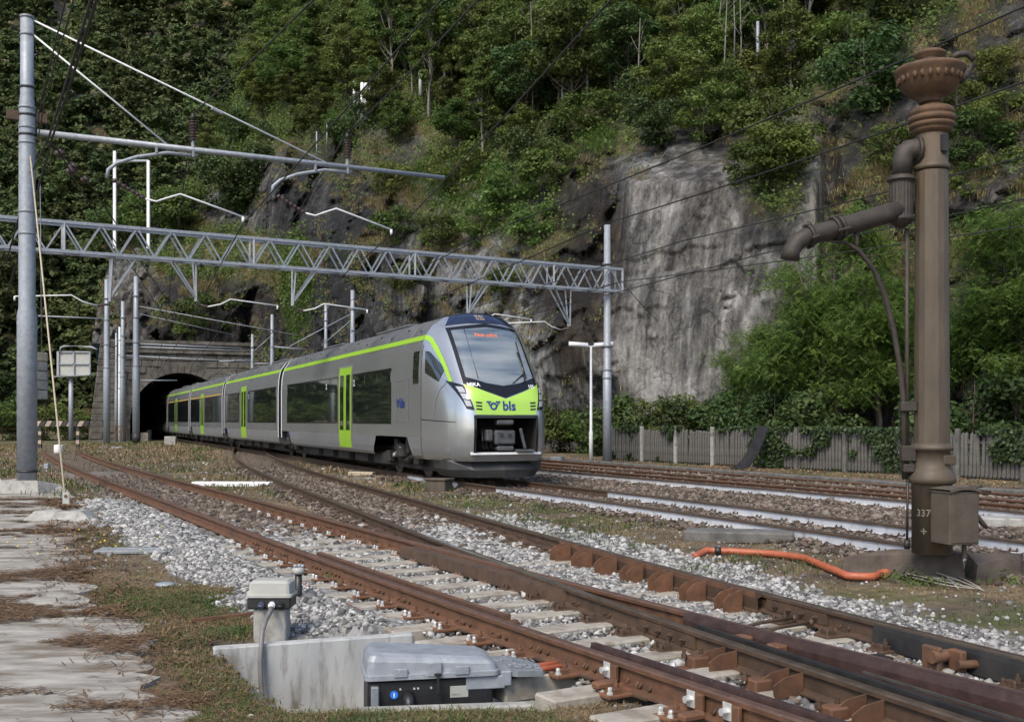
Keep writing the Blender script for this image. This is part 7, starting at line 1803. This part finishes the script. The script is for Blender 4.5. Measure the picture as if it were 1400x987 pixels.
mb = MB(); mb.tube([cc_ + Vector((.17, .1, .22)), cc_ + Vector((.27, .1, .30)), cc_ + Vector((.34, .12, .31))], [.012, .012, .012], 6); mb.lathe(cc_ + Vector((.19, .05, hh / 2 + .0)), [(.01, -.03), (.035, 0), (.035, .03), (.01, .05)], 10); mb.tube([cc_ + Vector((.2, .05, hh / 2 + .01)), cc_ + Vector((.42, .1, hh / 2 - .02))], .012, 6); mb.build('lever', M['crane_dark'], cab)
mb = MB(); mb.tube([cc_ + Vector((.17, .05, .06)), cc_ + Vector((.24, .05, .03)), cc_ + Vector((.31, .05, -.07)), cc_ + Vector((.36, .05, -.12))], [.018, .02, .03, .018], 8); mb.build('crank', M['crane_dark'], cab)
# plinth
ppl = root('crane_plinth', 'dark stained masonry plinth under the water crane', 'plinth', (cx, Yc, 0))
def slabp_(pts, z1, nm):
    mb = MB(); N = len(pts); lo = [Vector((p.x, p.y, gz(p.y) - .1)) for p in pts]; hi = [Vector((p.x + (.06 if i in (0, N - 1) else -.03 if i in (1, 2) else 0), p.y + (.05 if i < N / 2 else -.02), z1 - (.10 if i == 0 else 0))) for i, p in enumerate(pts)]
    mb.add(lo + hi, [list(range(N))[::-1], list(range(N, 2 * N))] + [[i, (i + 1) % N, (i + 1) % N + N, i + N] for i in range(N)]); mb.build(nm, M['plinth'], ppl)
slabp_([gp(1150, 786), gp(1322, 797), Vector((gp(1322, 797).x + .02, 11.75, 0)), Vector((gp(1170, 780).x + .2, 11.75, 0))], zc(757), 'block')
slabp_([gp(1332, 795), gp(1400, 792), Vector((gp(1400, 792).x + .1, 11.7, 0)), Vector((gp(1332, 795).x + .0, 11.7, 0))], zc(762), 'block')
# orange pipe and cables
op = [gp(948, 762), gp(966, 757), gp(1000, 758), gp(1060, 762), gp(1100, 770), gp(1130, 783), gp(1160, 793), gp(1190, 794), gp(1218, 788)]
for i, p in enumerate(op): p.z += .045 + .02 * (i in (4, 5))
op[0].z -= .04
pts = []
for i in range(len(op) - 1):
    for t_ in (0, .33, .66): pts.append(op[i].lerp(op[i + 1], t_))
pts.append(op[-1])
pipe = root('orange_conduit', 'orange plastic conduit snaking across gravel to the crane plinth', 'pipe', op[4]); mb = MB(); mb.tube(pts, .043, 10); mb.build('tube', M['orange'], pipe)
mb = MB(); mb.tube([pts[4], pts[4] + (pts[5] - pts[4]).normalized() * .08], .052, 10); mb.build('tape_ring', M['black_plastic'], pipe)
mb = MB(); mb.tube([op[-1] - (op[-1] - op[-2]).normalized() * .22, op[-1]], .056, 12); mb.build('socket', M['orange'], pipe)
M['cable'] = pm('cable_grey', (0.20, 0.185, 0.155), (0.30, 0.28, 0.24), 10, 0.6)
for k in range(7):
    rk = random.Random(k); e = gp(1335 + rk.uniform(-30, 12), 800 + rk.uniform(-6, 12)); m1 = gp(1255 + rk.uniform(-15, 15), 780 + k * 3); m2 = gp(1295 + rk.uniform(-10, 10), 785 + k * 4)
    e.z += .03; m1.z += .06 + .10 * (k < 3); m2.z += .05 + .03 * (k < 3); cbl = root('cable', 'pale grey cable fanning out of the orange conduit', 'cable', op[-1], 'cables out of the orange conduit'); mb = MB(); a = op[-1] + Vector((0, rk.uniform(-.02, .02), rk.uniform(-.02, .02)))
    P_ = [a, m1, m2, e]; cv = [];
    for t_ in np.linspace(0, 1, 14):
        b_ = [(1 - t_)**3, 3 * t_ * (1 - t_)**2, 3 * t_ * t_ * (1 - t_), t_**3]; cv.append(sum((P_[i] * b_[i] for i in range(4)), Vector((0, 0, 0))))
    mb.tube(cv, .007, 6); mb.build('strand', M['cable'], cbl)
# slabs near the main line
thing_box('concrete_slab', 'dark flat concrete slab beside the white rail left of the crane', 'slab', 1010, 738, (1.5, .55, .16), 'picket', -.25)
thing_box('concrete_slab', 'pale concrete slab beyond the cabinet at the right edge', 'slab', 1372, 722, (.95, .5, .2), 'concrete', -.3)

# ---------------------------------------------------------------- point machine pit, junction box
def zg(p, dz): q = p.copy(); q.z = gz(p.y) + dz; return q
pit = root('machine_pit', 'concrete-walled pit beside the siding holding the point machine', 'pit', zg(PIT[0], 0))
def wall(a, b, th, z0, z1, nm, mat=None, side=1):
    d = (b - a); d.z = 0; L_ = d.length; d.normalize(); n_ = Vector((-d.y, d.x, 0)) * side; mb = MB(); c = (a + b) / 2 + n_ * th / 2; c.z = gz(c.y) + (z0 + z1) / 2
    mb.bbox(c, (L_, th, z1 - z0), .012, frame(d)); return mb.build(nm, mat or M['conc_stain'], pit)
bl = gp(292, 886, .06); br_ = gp(566, 866, .06); fl_ = gp(386, 968); fr3 = gp(745, 966)
wall(bl, br_, .10, -.62, .06, 'back_wall'); wall(bl, fl_, .09, -.62, -.005, 'side_wall', M['picket'], side=-1); 
w0 = gp(385, 958); w1 = gp(748, 946); wall(w0, w1, .10, -.62, -.05, 'front_wall', M['concrete'], side=-1)
mb = MB(); mb.add([zg(p, -.55) for p in PIT], [list(range(len(PIT)))]); mb.build('pit_floor', M['concrete'], pit)
# point machine
pm0 = gp(500, 950); pA = gp(505, 948); pBm = gp(700, 938); d = (pBm - pA); d.z = 0; d.normalize(); Rm = frame(d); nb = Vector((-d.y, d.x, 0))
mach = root('point_machine', 'galvanised point machine with black base in the pit beside the siding', 'point machine', zg(pA, -.3))
mo = pA.copy(); mo.z = gz(mo.y) + .05
def MQ(x, y, z): return mo + d * x + nb * y + Vector((0, 0, z))
bh = .15
mb = MB(); mb.bbox(MQ(.40, .22, -.13), (.82, .40, .30), .012, Rm); base_ = mb.build('base', M['black_plastic'], mach)
lidp = [(-.02, .0, .03), (.0, .0, .13), (.03, .02, .165)]
rows_ = []
for (off_, z) in ((-.012, .0), (-.012, .03), (.0, .035), (.006, .12), (.02, .155), (.05, .17)):
    ring = []; x0, x1, y0, y1 = -.02 + off_, .84 - off_, .0 + off_, .44 - off_
    for (cx_, cy_, a0) in ((x1, y0, -90), (x1, y1, 0), (x0, y1, 90), (x0, y0, 180)):
        r = .045; sx = -1 if cx_ == x1 else 1; sy = 1 if cy_ == y0 else -1
        for k in range(4):
            an = math.radians(a0 + 30 * k); xx = cx_ + sx * r + r * math.cos(an); yy_ = cy_ + sy * r + r * math.sin(an)
            zz2 = z if xx < .58 or z < .05 else .03 + (z - .03) * (1 - .62 * (xx - .58) / .26)
            ring.append(MQ(xx, yy_, .03 + zz2))
    ring.append(ring[0]); rows_.append(ring)
mb = MB(); mb.grid(rows_, smooth=False); top = rows_[-1][:-1]; mb.add(top, [list(range(len(top)))])
lid = mb.build('cover', M['galv'], mach)
for x in (.20, .42, .60): mb = MB(); mb.bbox(MQ(x, -.012, .075 if x != .42 else .09), (.09, .02, .055 if x != .42 else .09), .004, Rm); mb.build('latch_plate', M['galv'], lid)
mb = MB(); mb.bbox(MQ(.44, -.03, .0), (.018, .02, .14), .004, Rm); mb.bbox(MQ(.44, -.03, .06), (.05, .02, .015), .004, Rm); mb.build('latch', M['black_plastic'], lid)
mb = MB(); mb.bbox(MQ(.035, .0, -.07), (.05, .06, .13), .006, Rm); mb.build('end_bracket', M['galv_dark'], mach)
mb = MB(); mb.tube([MQ(.16, .02, -.07), MQ(.16, .012, -.07)], .026, 18); mb.build('blue_sticker', pm('sticker_blue', (0.02, 0.16, 0.62), None, rough=.4), base_)
vs_, fs_, w_ = text2d('i', .04, .002); mb = MB(); mb.add([MQ(.155 + x, .0105, -.083 + y) for x, y in vs_], fs_); mb.build('sticker_mark', M['white_print'], base_)
mb = MB(); mb.tube([MQ(.25, .02, -.08), MQ(.25, -.05, -.10), MQ(.25, -.08, -.16)], [.04, .035, .03], 10); mb.build('cable_gland', M['black_plastic'], base_)
for x in (.20, .29, .315, .40): mb = MB(); mb.tube([MQ(x, .02, -.035), MQ(x, .010, -.035)], .007, 8); mb.build('screw', M['bolt_bright'], base_)
mb = MB(); mb.bbox(MQ(.585, .018, -.07), (.12, .008, .075), .002, Rm); mb.build('data_plate', M['lid_grey'], base_)
for k, tx in enumerate(('POINT MACHINE', 'TIPO P 80 V 144', 'N 0057 CE')):
    vs_, fs_, w_ = text2d(tx, .014, .0); mb = MB(); mb.add([MQ(.535 + x * .9, .0125, -.052 - k * .02 + y) for x, y in vs_], fs_)
    if k == 2: mb.build('plate_print', M['black_plastic'], base_)
# tread-plate arm cover reaching to the rail
mb = MB(); mb.bbox(MQ(.76, .06, -.02), (.26, .10, .085), .006, Rm); mb.bbox(MQ(.90, .08, .0), (.07, .14, .10), .008, Rm); mb.build('rod_housing', M['galv'], mach)
rr_ = [[MQ(.80, .05, .07), MQ(.98, .02, .045), MQ(1.16, .06, .03)], [MQ(.80, .36, .075), MQ(.98, .36, .075), MQ(1.16, .20, .045)]]
mb = MB(); mb.grid(rr_, smooth=False); mb.grid([[p - Vector((0, 0, .04)) for p in rr_[0]], rr_[0]], smooth=False); tread = mb.build('tread_plate', M['galv_dark'], mach)
for i in range(9):
    for j in range(6):
        x = .84 + i * .036; y = .08 + j * .045 + .012 * (i % 2); c = MQ(x, y, .062 + .012 * (y > .2) - max(0, x - .98) * .12); mb = MB(); mb.bbox(c, (.022, .007, .006), .001, Rm @ rotz(.7 if (i + j) % 2 else -.7)); mb.build('tread_stud', M['galv'], tread)
for k in range(2): mb = MB(); mb.tube([MQ(.95, .14 + .10 * k, .0), MQ(1.32, .20 + .10 * k, .02)], .02, 8); mb.build('drive_rod', M['orange'], mach)
# junction box on its post
jb = gp(372, 872); jz = gz(jb.y); jbx = root('junction_box', 'grey-lidded black junction box on a concrete post', 'junction box', zg(jb, 0))
SJ = jb.y / F
mb = MB(); mb.bbox(Vector((jb.x, jb.y, jz + .07)), (.26, .18, .36), .01); mb.build('post', M['concrete'], jbx)
mb = MB(); mb.bbox(Vector((jb.x, jb.y, jz + .30)), (.345, .24, .10), .012); bb_ = mb.build('base', M['black_plastic'], jbx)
rows_ = []
for (e, z) in ((.012, .345), (.012, .365), (-.004, .37), (-.010, .455), (-.035, .475)):
    hx_, hy_ = .172 + e, .12 + e; ring = []
    for (sx, sy) in ((1, -1), (1, 1), (-1, 1), (-1, -1)):
        for k in range(3):
            an = math.radians({(1, -1): -90, (1, 1): 0, (-1, 1): 90, (-1, -1): 180}[(sx, sy)] + 45 * k); r = .025
            ring.append(Vector((jb.x + sx * (hx_ - r) + r * math.cos(an), jb.y + sy * (hy_ - r) + r * math.sin(an), jz + z)))
    ring.append(ring[0]); rows_.append(ring)
mb = MB(); mb.grid(rows_, smooth=False); mb.add(rows_[-1][:-1], [list(range(12))]); mb.build('lid', M['lid_grey'], jbx)
for (x, r, mt) in ((-.055, .026, 'gland_blue'), (.028, .028, 'white_paint'), (.10, .022, 'black_plastic')):
    if mt == 'gland_blue': M[mt] = pm('gland_blue', (0.06, 0.075, 0.11), None, rough=.4)
    c = Vector((jb.x + x, jb.y - .12, jz + .29)); mb = MB(); mb.tube([c, c + Vector((0, -.03, -.005))], r, 12); mb.tube([c + Vector((0, -.03, -.005)), c + Vector((0, -.05, -.02))], r * .8, 12); mb.build('cable_gland', M[mt], bb_)
c = Vector((jb.x + .028, jb.y - .165, jz + .275)); e = gp(388, 960, -.3)
mb = MB(); M['hose'] = pm('grey_hose', (0.13, 0.12, 0.115), (0.17, 0.16, 0.15), 10, .5); mb.tube([c, c + Vector((.012, -.07, -.02)), c + Vector((.014, -.22, -.05)), c + Vector((.016, -.36, -.12)), c + Vector((.016, -.41, -.30)), c + Vector((.02, -.42, -.48)), c + Vector((.04, -.44, -.62)), c + Vector((.10, -.47, -.80))], .019, 10); mb.build('hose', M['hose'], jbx)
# black pipe stub with grey cap
ps = gp(408, 826); pst = root('marker_post', 'short black pipe with grey cap in the ballast behind junction box', 'post', zg(ps, 0)); z0 = gz(ps.y)
mb = MB(); mb.tube([Vector((ps.x, ps.y, z0 - .1)), Vector((ps.x, ps.y, z0 + .30))], .034, 12); mb.build('pipe', M['black_plastic'], pst)
mb = MB(); mb.lathe(Vector((ps.x, ps.y, z0 + .29)), [(.05, 0), (.058, .02), (.056, .055), (.04, .06)], 14); cap_ = mb.build('cap', M['lid_grey'], pst)
for k in range(3): mb = MB(); mb.lathe(Vector((ps.x - .03 + .035 * k, ps.y + .015 * (k % 2), z0 + .35)), [(.02, 0), (.02, .02), (.012, .03)], 8); mb.build('stud', M['galv'], cap_)
rw = root('red_wire', 'thin red wire trailing from the pipe stub over the ballast', 'wire', zg(ps, .02)); pp_ = [gp(413, 795, .12), gp(425, 806, .06), gp(438, 805, .06), gp(432, 818, .05), gp(450, 828, .05), gp(472, 822, .05), gp(490, 832, .05), gp(512, 838, .04)]
mb = MB(); mb.tube(pp_, .004, 5); mb.build('strand', M['orange'], rw)

# ---------------------------------------------------------------- rockfall posts on the hill
for k, (px, y0, y1, r) in enumerate(((433, 180, 210, .06), (447, 165, 195, .07), (575, 82, 125, .16), (608, 75, 118, .10), (648, 86, 135, .08), (485, 112, 150, .16), (490, 116, 150, .14), (495, 113, 160, .14), (500, 114, 158, .16), (505, 118, 150, .12), (511, 122, 140, .10), (803, 88, 128, .10), (841, 85, 110, .08), (769, 110, 145, .07), (345, 203, 222, .05), (1036, 30, 100, .10), (956, 65, 110, .06), (1085, 15, 60, .08))):
    D_ = float(depth(np.array([px]), np.array([y1]))[0]) - 2.5
    o = root('barrier_post', 'pale steel rockfall barrier post in the cluster among trees' if 485 <= px <= 511 else 'pale steel rockfall barrier post standing in the wood', 'post', P(px, y1, D_), 'clustered rockfall posts' if 485 <= px <= 511 else 'scattered rockfall posts')
    rod('pole', P(px, y1 + 6, D_), P(px, y0, D_), r, M['white_paint'] if r > .11 else M['galv'], o)

# ---------------------------------------------------------------- overhead wires
def wire(pts, r, label, sag=.15, group='overhead wires', beads=()):
    pts = [Vector(p) for p in pts]; cv = []
    for i in range(len(pts) - 1):
        for t_ in np.linspace(0, 1, 9)[:-1 if i < len(pts) - 2 else None]:
            q = pts[i].lerp(pts[i + 1], t_); q.z -= sag * 4 * t_ * (1 - t_) * (pts[i + 1] - pts[i]).length / 30; cv.append(q)
    o = root('overhead_wire', label, 'wire', pts[0], group); mb = MB(); mb.tube(cv, r * 1.35, 5, cap=False); mb.build('strand', M['wire'], o)
    for b in beads:
        m_ = MB(); i = min(len(cv) - 2, int(b * (len(cv) - 1))); c = cv[i]; m_.lathe(c - Vector((0, 0, .12)), [(.02, 0), (.12, .06), (.14, .12), (.12, .18), (.02, .24)], 10); m_.build('insulator', M['ceramic'], o)
    return o
def PZ(px, py, z): Y = (z - CZ) * F / (HZ - py); return Vector(((px - 700) / F * Y, Y, z))
def ext(a, b, k): return a + (b - a) * k
w = WIREPTS
def run(a, b, far): return [ext(a, b, -1.2), a, b, far]
wire(run(PZ(418, 10, 9.2), w['ma'], P(215, 505, 84)), .013, 'messenger wire over the left insulator of the boom', .2)
wire(run(PZ(594, 10, 7.2), w['ca'], P(205, 530, 84)), .011, 'contact wire at the left registration arm of the boom', .1)
wire(run(PZ(644, 10, 9.3), w['mb'], P(262, 500, 86)), .013, 'messenger wire over the right insulator of the boom', .2)
wire(run(PZ(828, 8, 7.2), w['cb'], P(270, 528, 86)), .011, 'contact wire at the right registration arm of the boom', .1)
wire([ext(PZ(1392, 13, 7.2), PZ(700, 305, 7.2), -1), PZ(1392, 13, 7.2), PZ(700, 305, 7.2), P(330, 470, 80)], .012, 'upper wire crossing behind the urn', .15)
wire([ext(PZ(1392, 115, 6.2), PZ(833, 304, 6.2), -1), PZ(1392, 115, 6.2), PZ(833, 304, 6.2), P(345, 500, 80)], .011, 'wire crossing just below the urn', .15)
wire([ext(PZ(1392, 217, 6.8), PZ(934, 329, 6.8), -1), PZ(1392, 217, 6.8), PZ(934, 329, 6.8), P(400, 490, 78)], .012, 'wire crossing at the crane elbow', .1)
wire([ext(PZ(1392, 274, 6.0), PZ(1050, 345, 6.0), -1), PZ(1392, 274, 6.0), PZ(1050, 345, 6.0), P(420, 500, 76)], .011, 'wire crossing below the crane spout', .1)
wire([ext(PZ(1392, 310, 6.0), PZ(850, 385, 6.0), -1), PZ(1392, 310, 6.0), PZ(850, 385, 6.0), P(430, 505, 76)], .011, 'lowest wire crossing the bright trees', .1)
wire([PZ(900, 440, 6.0), PZ(850, 385, 6.4), P(470, 470, 70)], .010, 'wire below the gantry at the pale slab', .1)
wire([P(135, -40, 13), P(122, 8, 14), P(67, 187, 21), P(41, 240, 24.2), P(8, 360, 29)], .016, 'thick dark feeder wire left of its twin at the top left', .1, 'feeder wires')
wire([P(145, -40, 13), P(130, 8, 14), P(72, 187, 21), P(46, 280, 24.4), P(10, 400, 30)], .016, 'thick dark feeder wire right of its twin at the top left', .1, 'feeder wires')
wire([P(95, -40, 14), P(88, 8, 15), P(57, 134, 20), P(50, 180, 24)], .009, 'thin wire left of the feeder pair at the top left', .05, 'feeder wires')
wire([P(106, -40, 14), P(99, 8, 15), P(62, 134, 20), P(50, 200, 24)], .009, 'second thin wire left of the feeder pair at the top left', .05, 'feeder wires')
wire([P(48, 135, 24), P(72, 195, 26), P(85, 215, 28), P(112, 262, 34), P(230, 440, 80)], .016, 'stay wire with egg insulators running from the mast to the tunnel, upper', .0, 'stay wires', (.45, .62))
wire([P(48, 175, 24), P(74, 200, 26), P(107, 236, 33), P(130, 262, 36), P(250, 445, 80)], .016, 'stay wire with egg insulators running from the mast to the tunnel, lower', .0, 'stay wires', (.45, .6))
